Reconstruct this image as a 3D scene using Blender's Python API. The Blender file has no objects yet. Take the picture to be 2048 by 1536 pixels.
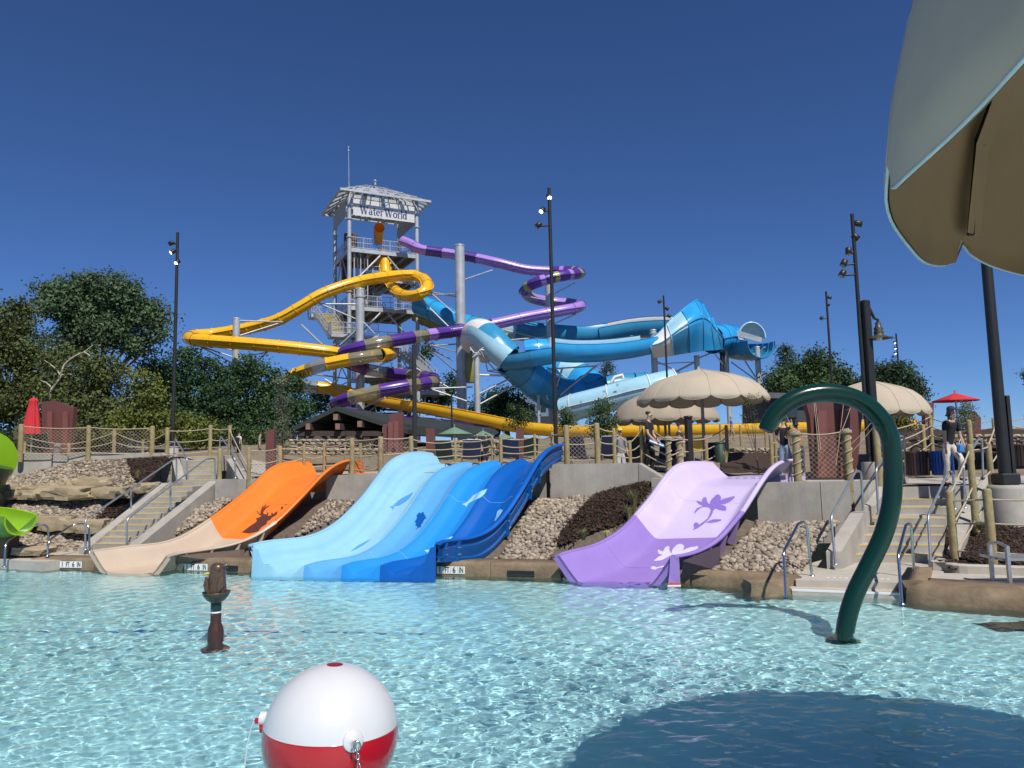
import bpy, bmesh, math, random
import numpy as np
from mathutils import Vector, Matrix, Quaternion
from mathutils.geometry import tessellate_polygon

rad = math.radians
S = bpy.context.scene
COL = S.collection
random.seed(7)
RNG = np.random.default_rng(7)
V = Vector

# ---------------------------------------------------------------- camera
FOC, CAM, PITCH, ROLL = 1480.0, V((0, 0, 2.35)), 5.8, -1.25
cam = bpy.data.cameras.new('camera')
cam.sensor_fit = 'HORIZONTAL'
cam.sensor_width = 36.0
cam.lens = FOC / 2048 * 36.0
cam.clip_start, cam.clip_end = 0.05, 6000
camera = bpy.data.objects.new('camera', cam)
COL.objects.link(camera)
RC = Matrix.Rotation(rad(90 + PITCH), 3, 'X') @ Matrix.Rotation(rad(ROLL), 3, 'Z')
camera.matrix_world = Matrix.Translation(CAM) @ RC.to_4x4()
S.camera = camera

# ---------------------------------------------------------------- light
SUN_DIR = V((-1.05, 2.3, -3.3)).normalized()          # the way the light travels
sun_data = bpy.data.lights.new('sun', 'SUN')
sun_data.energy = 5.0
sun_data.angle = rad(0.53)
sun_data.color = (1.0, 0.955, 0.88)
sun_data.cycles.is_caustics_light = True               # lets the water focus the sun on the pool floor
sun = bpy.data.objects.new('sun', sun_data)
COL.objects.link(sun)
sun.rotation_euler = SUN_DIR.to_track_quat('-Z', 'Y').to_euler()

world = bpy.data.worlds.new('World')
S.world = world
world.use_nodes = True
wn = world.node_tree
sky = wn.nodes.new('ShaderNodeTexSky')
sky.sky_type = 'NISHITA'
sky.sun_disc = False
sky.sun_elevation = math.asin(-SUN_DIR.z)
sky.sun_rotation = math.atan2(-SUN_DIR.x, -SUN_DIR.y)
sky.altitude = 3000
sky.air_density = 1.0
sky.dust_density = 0.0
sky.ozone_density = 7.0
hsv = wn.nodes.new('ShaderNodeMix')            # clear dry mountain air: a little less red in the whole sky
hsv.data_type, hsv.blend_type = 'RGBA', 'MULTIPLY'
hsv.inputs['Factor'].default_value = 1.0
hsv.inputs['B'].default_value = (.70, .87, 1.12, 1)
wn.links.new(sky.outputs[0], hsv.inputs['A'])
wn.links.new(hsv.outputs['Result'], wn.nodes['Background'].inputs[0])
wn.nodes['Background'].inputs[1].default_value = 0.085

vs = S.view_settings
vs.view_transform, vs.look, vs.exposure, vs.gamma = 'Standard', 'None', 0.0, 1.0
vs.use_curve_mapping = False
cy = S.cycles
cy.use_denoising = True
cy.max_bounces, cy.transmission_bounces, cy.transparent_max_bounces = 8, 6, 12
cy.diffuse_bounces, cy.glossy_bounces = 3, 3
cy.sample_clamp_indirect = 6.0
cy.caustics_refractive = True


# ---------------------------------------------------------------- measuring the place
def ray(x, y):
    return RC @ V(((x - 1024) / FOC, -(y - 768) / FOC, -1.0))


def at(x, y, d):
    r = ray(x, y)
    return CAM + r * (d / r.y)


def atz(x, y, z):
    r = ray(x, y)
    return CAM + r * ((z - CAM.z) / r.z)


RCI = RC.transposed()


def pix(p):
    q = RCI @ (V(p) - CAM)
    return 1024 + FOC * q.x / -q.z, 768 - FOC * q.y / -q.z


def px2m(n, d):
    return n * d / FOC


def inpoly(x, y, poly):
    c = False
    j = len(poly) - 1
    for i in range(len(poly)):
        xi, yi = poly[i]
        xj, yj = poly[j]
        if (yi > y) != (yj > y) and x < (xj - xi) * (y - yi) / (yj - yi) + xi:
            c = not c
        j = i
    return c


def lerp(a, b, t):
    return a + (b - a) * t


def spline(pts, n):
    """Catmull-Rom through pts (any tuples), n samples in all, even in arc length"""
    P = np.array([tuple(p) for p in pts], float)
    if len(P) == 2:
        t = np.linspace(0, 1, n)[:, None]
        return P[0] * (1 - t) + P[1] * t
    Q = np.vstack([2 * P[0] - P[1], P, 2 * P[-1] - P[-2]])
    out = []
    for i in range(len(P) - 1):
        p0, p1, p2, p3 = Q[i:i + 4]
        for t in np.linspace(0, 1, 24, endpoint=False):
            out.append(.5 * ((2 * p1) + (-p0 + p2) * t + (2 * p0 - 5 * p1 + 4 * p2 - p3) * t * t + (-p0 + 3 * p1 - 3 * p2 + p3) * t ** 3))
    out.append(P[-1])
    out = np.array(out)
    s = np.concatenate([[0], np.cumsum(np.linalg.norm(np.diff(out[:, :3], axis=0), axis=1))])
    u = np.linspace(0, s[-1], n)
    return np.stack([np.interp(u, s, out[:, k]) for k in range(out.shape[1])], 1)


def noise2(x, y, seed=0):
    return (math.sin(x * 1.7 + seed) * math.cos(y * 1.3 - seed * 2.1) + .5 * math.sin(x * 3.9 + y * 2.7 + seed * 1.7) + .3 * math.sin(x * 7.3 - y * 6.1 + seed)) / 1.8


# ---------------------------------------------------------------- materials
MATS = {}


def mk(name, col, rough=.5, metal=0., var=.12, scale=5., bump=0., bscale=30., spec=.5, coat=0., col2=None, stain=0., alpha=1., rnd=0., trans=0., streak=0.):
    if name in MATS:
        return MATS[name]
    m = bpy.data.materials.new(name)
    MATS[name] = m
    m.use_nodes = True
    nt = m.node_tree
    N, L = nt.nodes, nt.links
    b = N['Principled BSDF']
    b.inputs['Roughness'].default_value = rough
    b.inputs['Metallic'].default_value = metal
    b.inputs['Specular IOR Level'].default_value = spec
    b.inputs['Coat Weight'].default_value = coat
    b.inputs['Coat Roughness'].default_value = .08
    geo = N.new('ShaderNodeNewGeometry')
    n1 = N.new('ShaderNodeTexNoise')
    n1.inputs['Scale'].default_value = scale
    n1.inputs['Detail'].default_value = 6
    n1.inputs['Roughness'].default_value = .62
    L.new(geo.outputs['Position'], n1.inputs['Vector'])
    mx = N.new('ShaderNodeMix')
    mx.data_type = 'RGBA'
    c = V(col)
    a2 = c * (1 - var)
    b2 = V(col2) if col2 else c * (1 + var)
    mx.inputs['A'].default_value = (*a2, 1)
    mx.inputs['B'].default_value = (*b2, 1)
    rp = N.new('ShaderNodeMapRange')
    rp.inputs['From Min'].default_value = .3
    rp.inputs['From Max'].default_value = .7
    L.new(n1.outputs['Fac'], rp.inputs['Value'])
    L.new(rp.outputs['Result'], mx.inputs['Factor'])
    last = mx.outputs['Result']
    if stain:
        n2 = N.new('ShaderNodeTexNoise')
        n2.inputs['Scale'].default_value = .9
        n2.inputs['Detail'].default_value = 8
        n2.inputs['Roughness'].default_value = .7
        mp = N.new('ShaderNodeMapping')
        mp.inputs['Scale'].default_value = (1, 1, .45)
        L.new(geo.outputs['Position'], mp.inputs['Vector'])
        L.new(mp.outputs[0], n2.inputs['Vector'])
        r2 = N.new('ShaderNodeMapRange')
        r2.inputs['From Min'].default_value = .48
        r2.inputs['From Max'].default_value = .68
        r2.inputs['To Max'].default_value = stain
        L.new(n2.outputs['Fac'], r2.inputs['Value'])
        m2 = N.new('ShaderNodeMix')
        m2.data_type = 'RGBA'
        m2.inputs['B'].default_value = (c.x * .45, c.y * .43, c.z * .4, 1)
        L.new(last, m2.inputs['A'])
        L.new(r2.outputs['Result'], m2.inputs['Factor'])
        last = m2.outputs['Result']
    if streak:
        n2 = N.new('ShaderNodeTexNoise')
        n2.inputs['Scale'].default_value = 3
        n2.inputs['Detail'].default_value = 5
        mp = N.new('ShaderNodeMapping')
        mp.inputs['Scale'].default_value = (6, 6, .5)
        L.new(geo.outputs['Position'], mp.inputs['Vector'])
        L.new(mp.outputs[0], n2.inputs['Vector'])
        m2 = N.new('ShaderNodeMix')
        m2.data_type = 'RGBA'
        m2.blend_type = 'MULTIPLY'
        m2.inputs['Factor'].default_value = streak
        L.new(last, m2.inputs['A'])
        L.new(n2.outputs['Color'], m2.inputs['B'])
        last = m2.outputs['Result']
    if rnd:
        oi = N.new('ShaderNodeObjectInfo')
        at_ = N.new('ShaderNodeAttribute')
        at_.attribute_name = 'tone'
        ad = N.new('ShaderNodeMath')
        ad.operation = 'ADD'
        L.new(oi.outputs['Random'], ad.inputs[0])
        L.new(at_.outputs['Fac'], ad.inputs[1])
        fr = N.new('ShaderNodeMath')
        fr.operation = 'FRACT'
        L.new(ad.outputs[0], fr.inputs[0])
        hs = N.new('ShaderNodeMapRange')
        hs.inputs['To Min'].default_value = 1 - rnd
        hs.inputs['To Max'].default_value = 1 + rnd
        L.new(fr.outputs[0], hs.inputs['Value'])
        vm = N.new('ShaderNodeVectorMath')
        vm.operation = 'SCALE'
        L.new(last, vm.inputs[0])
        L.new(hs.outputs[0], vm.inputs['Scale'])
        last = vm.outputs[0]
    L.new(last, b.inputs['Base Color'])
    if bump:
        n3 = N.new('ShaderNodeTexNoise')
        n3.inputs['Scale'].default_value = bscale
        n3.inputs['Detail'].default_value = 5
        L.new(geo.outputs['Position'], n3.inputs['Vector'])
        bp = N.new('ShaderNodeBump')
        bp.inputs['Strength'].default_value = bump
        bp.inputs['Distance'].default_value = .02
        L.new(n3.outputs['Fac'], bp.inputs['Height'])
        L.new(bp.outputs[0], b.inputs['Normal'])
    if alpha < 1:
        b.inputs['Alpha'].default_value = alpha
    if trans:
        tr = N.new('ShaderNodeBsdfTranslucent')
        L.new(last, tr.inputs['Color'])
        ms = N.new('ShaderNodeMixShader')
        ms.inputs[0].default_value = trans
        L.new(b.outputs[0], ms.inputs[1])
        L.new(tr.outputs[0], ms.inputs[2])
        L.new(ms.outputs[0], N['Material Output'].inputs[0])
    return m


# ---------------------------------------------------------------- mesh builder
class MB:
    def __init__(s):
        s.v, s.f, s.sm, s.mi, s.tone = [], [], [], [], []
        s.t = 0.

    def add(s, vs_, fs, smooth=False, mi=0):
        o = len(s.v)
        s.v.extend([tuple(p) for p in vs_])
        s.tone.extend([s.t] * len(vs_))
        s.f.extend([tuple(i + o for i in f) for f in fs])
        s.sm.extend([smooth] * len(fs))
        s.mi.extend([mi] * len(fs))

    def box(s, c, size, rot=None, mi=0, bev=0.):
        h = V(size) / 2
        if bev:
            b = min(bev, min(h) * .9)
            vs_, fs = [], []
            pr = [(-h.x + b, -h.y), (h.x - b, -h.y), (h.x, -h.y + b), (h.x, h.y - b), (h.x - b, h.y), (-h.x + b, h.y), (-h.x, h.y - b), (-h.x, -h.y + b)]
            for z, k in ((-h.z, 1), (-h.z + b, 0), (h.z - b, 0), (h.z, 1)):
                for x, y in pr:
                    vs_.append(V((x * (1 - b / max(h.x, 1e-6) * k), y * (1 - b / max(h.y, 1e-6) * k), z)))
            for r in range(3):
                for i in range(8):
                    j = (i + 1) % 8
                    fs.append((r * 8 + i, r * 8 + j, r * 8 + 8 + j, r * 8 + 8 + i))
            fs += [tuple(range(7, -1, -1)), tuple(range(24, 32))]
        else:
            vs_ = [V((x * h.x, y * h.y, z * h.z)) for z in (-1, 1) for y in (-1, 1) for x in (-1, 1)]
            fs = [(0, 2, 3, 1), (4, 5, 7, 6), (0, 1, 5, 4), (2, 6, 7, 3), (0, 4, 6, 2), (1, 3, 7, 5)]
        c = V(c)
        if rot is not None:
            vs_ = [rot @ p + c for p in vs_]
        else:
            vs_ = [p + c for p in vs_]
        s.add(vs_, fs, False, mi)
        return s

    def beam(s, a, b, w, h, up=(0, 0, 1), mi=0):
        a, b = V(a), V(b)
        d = b - a
        L = d.length
        if L < 1e-6:
            return s
        x = d / L
        u = V(up)
        if abs(x.dot(u)) > .98:
            u = V((0, 1, 0))
        y = u.cross(x).normalized()
        z = x.cross(y)
        s.box((a + b) / 2, (L, w, h), Matrix((x, y, z)).transposed(), mi)
        return s

    def rings(s, rings, close=True, caps=True, smooth=True, mi=0):
        n = len(rings[0])
        vs_ = [p for r in rings for p in r]
        fs = []
        for k in range(len(rings) - 1):
            for i in range(n if close else n - 1):
                j = (i + 1) % n
                fs.append((k * n + i, k * n + j, k * n + n + j, k * n + n + i))
        s.add(vs_, fs, smooth, mi)
        if caps and close:
            s.add(rings[0], [tuple(range(n - 1, -1, -1))], False, mi)
            s.add(rings[-1], [tuple(range(n))], False, mi)
        return s

    def tube(s, pts, r, seg=8, caps=True, smooth=True, mi=0, up=(0, 0, 1)):
        pts = [V(p) for p in pts]
        n = len(pts)
        rr = r if hasattr(r, '__len__') else [r] * n
        rg = []
        prev = None
        for i, p in enumerate(pts):
            t = (pts[min(i + 1, n - 1)] - pts[max(i - 1, 0)]).normalized()
            if prev is None:
                u = V(up)
                if abs(t.dot(u)) > .95:
                    u = V((0, 1, 0))
                x = u.cross(t).normalized()
            else:
                x = (prev - t * prev.dot(t)).normalized()
            prev = x
            y = t.cross(x)
            rg.append([p + (x * math.cos(2 * math.pi * k / seg) + y * math.sin(2 * math.pi * k / seg)) * rr[i] for k in range(seg)])
        return s.rings(rg, True, caps, smooth, mi)

    def cyl(s, a, b, r, r2=None, seg=12, mi=0):
        return s.tube([a, b], [r, r if r2 is None else r2], seg, mi=mi)

    def lathe(s, c, prof, seg=20, mi=0, axis=None, smooth=True, caps=True):
        c = V(c)
        rg = []
        for r, z in prof:
            ring = [V((r * math.cos(2 * math.pi * k / seg), r * math.sin(2 * math.pi * k / seg), z)) for k in range(seg)]
            if axis is not None:
                ring = [axis @ p for p in ring]
            rg.append([p + c for p in ring])
        return s.rings(rg, True, caps, smooth, mi)

    def quad(s, a, b, c, d, mi=0):
        s.add([a, b, c, d], [(0, 1, 2, 3)], False, mi)
        return s

    def prism(s, poly, off, mi=0):
        """poly: list of 3-D points in a plane; extruded by off"""
        n = len(poly)
        off = V(off)
        tri = tessellate_polygon([[V(p) for p in poly]])
        vs_ = [V(p) for p in poly] + [V(p) + off for p in poly]
        fs = [tuple(t) for t in tri] + [tuple(i + n for i in reversed(t)) for t in tri]
        fs += [(i, (i + 1) % n, (i + 1) % n + n, i + n) for i in range(n)]
        s.add(vs_, fs, False, mi)
        return s

    def mesh(s, name, mats):
        me = bpy.data.meshes.new(name)
        me.from_pydata(s.v, [], s.f)
        me.polygons.foreach_set('use_smooth', s.sm)
        me.polygons.foreach_set('material_index', s.mi)
        for m in (mats if isinstance(mats, (list, tuple)) else [mats]):
            me.materials.append(m)
        if any(s.tone):
            a = me.attributes.new('tone', 'FLOAT', 'POINT')
            a.data.foreach_set('value', s.tone)
        bm = bmesh.new()
        bm.from_mesh(me)
        bmesh.ops.recalc_face_normals(bm, faces=bm.faces)
        bm.to_mesh(me)
        bm.free()
        return me

    def build(s, name, mats, parent=None, **tags):
        return link(name, s.mesh(name, mats), parent, **tags)


def link(name, me, parent=None, label=None, cat=None, group=None, kind=None, wet=False):
    o = bpy.data.objects.new(name, me)
    COL.objects.link(o)
    if parent is not None:
        o.parent = parent
        o.matrix_parent_inverse = parent_inv(parent)
    tag(o, label, cat, group, kind)
    if wet:
        o.cycles.is_caustics_receiver = True
    return o


def parent_inv(p):
    m = p.matrix_basis.copy()
    if p.parent is not None:
        m = parent_inv(p.parent).inverted() @ Matrix.Identity(4) if False else (p.parent.matrix_basis @ p.matrix_parent_inverse @ m)
    return m.inverted()


def tag(o, label=None, cat=None, group=None, kind=None):
    for k, v_ in (('label', label), ('category', cat), ('group', group), ('kind', kind)):
        if v_:
            o[k] = v_
    return o


def thing(name, label, cat, loc=(0, 0, 0), group=None):
    o = bpy.data.objects.new(name, None)
    o.empty_display_size = .2
    COL.objects.link(o)
    o.location = loc
    return tag(o, label, cat, group)


def dup(root, loc, rotz=0., scale=1., label=None, group=None):
    r = root.copy()
    COL.objects.link(r)
    r.location = loc
    r.rotation_euler = (0, 0, rotz)
    r.scale = (scale,) * 3
    tag(r, label, None, group)
    for ch in list(root.children):
        c = ch.copy()
        COL.objects.link(c)
        c.parent = r
        for g in list(ch.children):
            e = g.copy()
            COL.objects.link(e)
            e.parent = c
    return r


def text_mesh(name, body, size, mat, thick=.002, align='CENTER'):
    cu = bpy.data.curves.new(name, 'FONT')
    cu.body, cu.size, cu.align_x, cu.align_y = body, size, align, 'CENTER'
    cu.extrude = thick
    cu.offset = size * .018
    tmp = bpy.data.objects.new(name, cu)
    COL.objects.link(tmp)
    bpy.context.view_layer.update()
    me = bpy.data.meshes.new_from_object(tmp.evaluated_get(bpy.context.evaluated_depsgraph_get()))
    bpy.data.objects.remove(tmp)
    me.materials.clear()
    me.materials.append(mat)
    return me


def frame_from(x, z):
    x = V(x).normalized()
    z = V(z)
    z = (z - x * z.dot(x)).normalized()
    y = z.cross(x)
    return Matrix((x, y, z)).transposed()
# ================================================================ THE SETTING
m_conc = mk('concrete', (.42, .385, .335), .85, var=.14, scale=2.2, bump=.25, bscale=60, stain=.35, streak=.25)
m_deck = mk('deck_concrete', (.42, .385, .335), .85, var=.1, scale=3, bump=.2, bscale=60, stain=.25)
m_soil = mk('soil', (.13, .10, .075), .95, var=.3, scale=9, bump=.6, bscale=40)
m_ground = mk('dry_ground', (.20, .16, .105), .95, var=.3, scale=1.2, bump=.4, bscale=12)
m_mulch = mk('mulch', (.045, .026, .018), .95, var=.45, scale=30, bump=1., bscale=60)
m_chip = mk('mulch_chip', (.06, .034, .022), .95, var=.3, scale=40, rnd=.7)
m_stone = mk('river_stone', (.30, .245, .185), .8, var=.15, scale=14, rnd=.42, bump=.2, bscale=50)
m_boulder = mk('sandstone', (.36, .285, .18), .9, var=.22, scale=3.5, bump=.7, bscale=9, stain=.4)
m_plaster = mk('pool_plaster', (.39, .61, .63), .6, var=.05, scale=2, stain=.06)
m_coping = mk('stained_concrete', (.21, .15, .09), .8, var=.35, scale=3.2, bump=.5, bscale=14, stain=.55)
m_yellow_nose = mk('yellow_nosing', (.60, .45, .14), .7, var=.12, scale=10, stain=.3)
m_galv = mk('galvanised_steel', (.42, .45, .47), .42, .75, var=.14, scale=5, stain=.15)
m_steel = mk('stainless_steel', (.55, .55, .54), .22, 1., var=.05)
m_dark = mk('black_plastic', (.012, .013, .015), .5, var=.2)
m_white = mk('white_tile', (.78, .78, .75), .35, var=.04)
m_black = mk('black_ink', (.01, .01, .011), .5, var=.0)
m_darkblue = mk('dark_blue_tile', (.04, .12, .32), .4, var=.1)

# the line where the water meets the far side of the pool (image measure, z = 0)
EDGE_PX = [(-420, 1120), (-150, 1128), (0, 1134), (60, 1136), (186, 1138), (333, 1139), (503, 1144), (700, 1147), (868, 1149), (1120, 1155), (1348, 1164), (1460, 1172), (1560, 1186), (1580, 1180), (1800, 1188), (1812, 1202), (1900, 1210), (2048, 1220), (2300, 1245), (2700, 1290)]
EDGE = [atz(x, y, 0) for x, y in EDGE_PX]
EDGE_SIMPLE = [EDGE[i] for i in (0, 1, 3, 5, 7, 9, 11, 14, 17, 18, 19)]


def edge_y(x):
    for a, b in zip(EDGE_SIMPLE, EDGE_SIMPLE[1:]):
        if a.x <= x <= b.x:
            return lerp(a.y, b.y, (x - a.x) / (b.x - a.x))
    return EDGE_SIMPLE[0].y if x < EDGE_SIMPLE[0].x else EDGE_SIMPLE[-1].y


# ---- pool floor, pool wall, water
def grid_mesh(name, xs, ys, zf, keep=None, mats=()):
    X, Y = np.meshgrid(xs, ys)
    Z = zf(X, Y)
    co = np.stack([X, Y, Z], -1).reshape(-1, 3)
    nx, ny = len(xs), len(ys)
    i = np.arange(nx * ny).reshape(ny, nx)
    q = np.stack([i[:-1, :-1], i[:-1, 1:], i[1:, 1:], i[1:, :-1]], -1).reshape(-1, 4)
    if keep is not None:
        c = co[q].mean(1)
        q = q[keep(c[:, 0], c[:, 1])]
        used, inv = np.unique(q, return_inverse=True)
        co = co[used]
        q = inv.reshape(-1, 4)
    me = bpy.data.meshes.new(name)
    me.vertices.add(len(co))
    me.vertices.foreach_set('co', co.ravel())
    me.loops.add(q.size)
    me.loops.foreach_set('vertex_index', q.ravel())
    me.polygons.add(len(q))
    me.polygons.foreach_set('loop_start', np.arange(0, q.size, 4))
    me.update()
    me.shade_smooth()
    for m in mats:
        me.materials.append(m)
    return me


POOL_Z = -.45
link('pool_floor', grid_mesh('pool_floor', np.arange(-24, 18, 1.), np.arange(-6, 24, 1.), lambda X, Y: X * 0 + POOL_Z, None, [m_plaster]), kind='structure', wet=True)
mb = MB()
pw = [EDGE_SIMPLE[0] + V((-6, 1, 0))] + EDGE_SIMPLE + [EDGE_SIMPLE[-1] + V((5, -3, 0))]
mb.rings([[p + V((.01, .06, POOL_Z - .05)), p + V((.01, .06, -.14)), p + V((.1, .5, -.14))] for p in pw], close=False, smooth=False)
mb.build('pool_wall', m_plaster, kind='structure', wet=True)

WAVES = []
for i in range(90):
    lam = .048 * (10.0 ** (RNG.random() ** 1.7))
    WAVES.append((2 * math.pi / lam, RNG.normal(.55, 1.1), RNG.random() * 7, .033 * lam ** 1.25 / math.sqrt(90)))


def wave(X, Y):
    Z = X * 0
    for k, a, ph, h in WAVES:
        Z = Z + (1.65 * h * np.clip(1.25 - .09 * (Y - 6) * (.09 / (2 * math.pi / k)), .12, 1)) * np.sin(k * (math.cos(a) * X * .85 + math.sin(a) * Y) + ph)
    M = .78 + .3 * np.sin(X * .55 + Y * .35 + 1) * np.sin(Y * .6 - X * .2)
    return Z * M


exs, eys = [p.x for p in EDGE_SIMPLE], [p.y for p in EDGE_SIMPLE]
m_water = bpy.data.materials.new('water')
m_water.use_nodes = True
wnn = m_water.node_tree
wnn.nodes.clear()
wo = wnn.nodes.new('ShaderNodeOutputMaterial')
wg = wnn.nodes.new('ShaderNodeBsdfGlass')
wg.inputs['IOR'].default_value = 1.333
wg.inputs['Roughness'].default_value = 0.0
wg.inputs['Color'].default_value = (.90, .965, .975, 1)
wnn.links.new(wg.outputs[0], wo.inputs[0])
wy = [3.4]
while wy[-1] < 19.2:
    wy.append(wy[-1] + .0155 * (1 + max(0, wy[-1] - 5) * .09))
wy = np.array(wy)


def water_mesh():
    s = np.arange(-.84, .70, .00235)
    Sg, Yg = np.meshgrid(s, wy)
    Xg = Sg * (Yg + 1.6)
    co = np.stack([Xg, Yg, wave(Xg, Yg)], -1).reshape(-1, 3)
    i = np.arange(Sg.size).reshape(Sg.shape)
    q = np.stack([i[:-1, :-1], i[:-1, 1:], i[1:, 1:], i[1:, :-1]], -1).reshape(-1, 4)
    c = co[q].mean(1)
    q = q[c[:, 1] < np.interp(c[:, 0], exs, eys) + .35]
    used, inv = np.unique(q, return_inverse=True)
    co, q = co[used], inv.reshape(-1, 4)
    me = bpy.data.meshes.new('water')
    me.vertices.add(len(co))
    me.vertices.foreach_set('co', co.ravel())
    me.loops.add(q.size)
    me.loops.foreach_set('vertex_index', q.ravel())
    me.polygons.add(len(q))
    me.polygons.foreach_set('loop_start', np.arange(0, q.size, 4))
    me.update()
    me.shade_smooth()
    me.materials.append(m_water)
    return me


water = link('water', water_mesh(), kind='structure')
water.cycles.is_caustics_caster = True

# dark tile line and a drain grate on the pool floor
mb = MB()
ln = spline([atz(x, y, POOL_Z + .2) for x, y in ((-250, 1286), (0, 1285), (200, 1284), (430, 1283), (640, 1285), (880, 1288))], 40)
for a, b in zip(ln, ln[1:]):
    a, b = V(a), V(b)
    n = V((-(b - a).y, (b - a).x, 0)).normalized() * .028
    a.z = b.z = POOL_Z + .006
    mb.quad(a - n, b - n, b + n, a + n)
mb.build('floor_line', m_darkblue, label='dark blue tile line running across the pool floor', cat='tile line', wet=True)
gr = thing('drain_grate', 'dark grate lying on the pool floor by the right edge', 'drain grate', atz(2040, 1276, POOL_Z + .2))
c = atz(2040, 1276, POOL_Z + .2)
mb = MB()
mb.box((c.x + .1, c.y, POOL_Z + .03), (1.15, .5, .05))
mb.build('frame', mk('grate', (.03, .03, .032), .6), gr, wet=True)
for k in range(14):
    mb = MB()
    mb.box((c.x - .42 + k * .08, c.y, POOL_Z + .065), (.03, .46, .02))
    mb.build('slat', MATS['grate'], gr, wet=True)

# ---- the banks between the pool and the decks
LOW = [(-150, 1118), (40, 1108), (120, 1103), (178, 1099), (255, 1096), (335, 1098), (500, 1110), (700, 1115), (880, 1118), (1000, 1122), (1110, 1124), (1250, 1128), (1400, 1142), (1590, 1146)]
UPP = [(-60, 985, 23), (40, 955, 23.3), (150, 926, 24), (345, 914, 24.5), (440, 1000, 21.3), (555, 1000, 21), (730, 1003, 20.3), (900, 1005, 19.3), (1090, 1002, 18.6), (1190, 995, 18.3), (1290, 970, 18.0), (1420, 1020, 17), (1520, 1050, 16.4), (1672, 1046, 15.6)]
lowp = [atz(x, y, .22) for x, y in LOW]
uppp = [at(x, y, d) for x, y, d in UPP]


SLIDE_PX = [[(1112, 1175), (1112, 1100), (1250, 1050), (1340, 940), (1450, 925), (1585, 918), (1492, 1030), (1412, 1112), (1352, 1180)],
            [(180, 1150), (180, 1098), (330, 1080), (420, 1035), (540, 935), (640, 920), (700, 918), (566, 1050), (480, 1108), (335, 1150)],
            [(498, 1160), (498, 1080), (600, 1070), (680, 1035), (780, 920), (860, 900), (1122, 885), (1035, 1010), (1000, 1070), (930, 1100), (868, 1160)]]


def bank_point(u, t):
    i = min(int(u), len(lowp) - 2)
    f = u - i
    a = lerp(lowp[i], lowp[i + 1], f)
    b = lerp(uppp[i], uppp[i + 1], f)
    p = lerp(a, b, t)
    p.z += .07 * noise2(p.x * 1.4, p.y * 1.4, 3) * math.sin(math.pi * t) + .1 * math.sin(math.pi * t)
    fx, fy = pix(p)
    if any(inpoly(fx, fy, q) for q in SLIDE_PX):
        p.z -= .7
    return p


def bank_mesh(name, u0, u1):
    mb = MB()
    mb.rings([[bank_point(lerp(u0, u1, i / 240), -.06 + j / 40 * 1.1) for j in range(41)] for i in range(241)], close=False)
    return mb.build(name, m_soil, kind='structure')


bank_l = bank_mesh('bank_left', 0, 3.0)
bank_r = bank_mesh('bank_right', 4.0, 13.0)
MULCH = [[(255, 918), (335, 912), (352, 950), (275, 972), (262, 945), (258, 930)],
         [(215, 1015), (265, 985), (280, 965), (340, 950), (255, 1030), (190, 1042)],
         [(1095, 1128), (1120, 1075), (1160, 1020), (1215, 972), (1250, 962), (1300, 962), (1330, 1000), (1300, 1060), (1240, 1128)],
         [(1180, 1130), (1300, 1060), (1400, 1130), (1400, 1160), (1180, 1160)]]


def is_mulch(p):
    x, y = pix(p)
    return any(inpoly(x, y, q) for q in MULCH)


# mulch beds lie on the banks
for nm, u0, u1, nu, parent, lab in (('mulch_bed', 0., 3., 90, bank_l, None), ('mulch_bed', 4., 13., 200, bank_r, None)):
    mb = MB()
    chips = MB()
    nt_ = 46
    P = [[bank_point(lerp(u0, u1, i / nu), j / nt_ * 1.03) + V((0, 0, .055 + .03 * noise2(i * .9, j * 1.1, 5))) for j in range(nt_ + 1)] for i in range(nu + 1)]
    for i in range(nu):
        for j in range(nt_):
            c = (P[i][j] + P[i + 1][j + 1]) / 2
            if is_mulch(c) and not any(inpoly(*pix(c), q_) for q_ in SLIDE_PX) and max(abs(P[i][j].z - P[i + 1][j + 1].z), abs(P[i + 1][j].z - P[i][j + 1].z)) < .35:
                mb.add([P[i][j], P[i + 1][j], P[i + 1][j + 1], P[i][j + 1]], [(0, 1, 2, 3)], True)
                for k in range(7):
                    q = c + V((random.uniform(-.1, .1), random.uniform(-.1, .1), random.uniform(.0, .035)))
                    chips.t = random.random()
                    chips.box(q, (random.uniform(.03, .11), random.uniform(.012, .03), .01), Matrix.Rotation(random.random() * 6, 3, 'Z') @ Matrix.Rotation(random.uniform(-.6, .6), 3, 'Y'))
    mb.build(nm, m_mulch, parent)
    chips.build('mulch_chips', m_chip, parent, kind='stuff')

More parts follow.
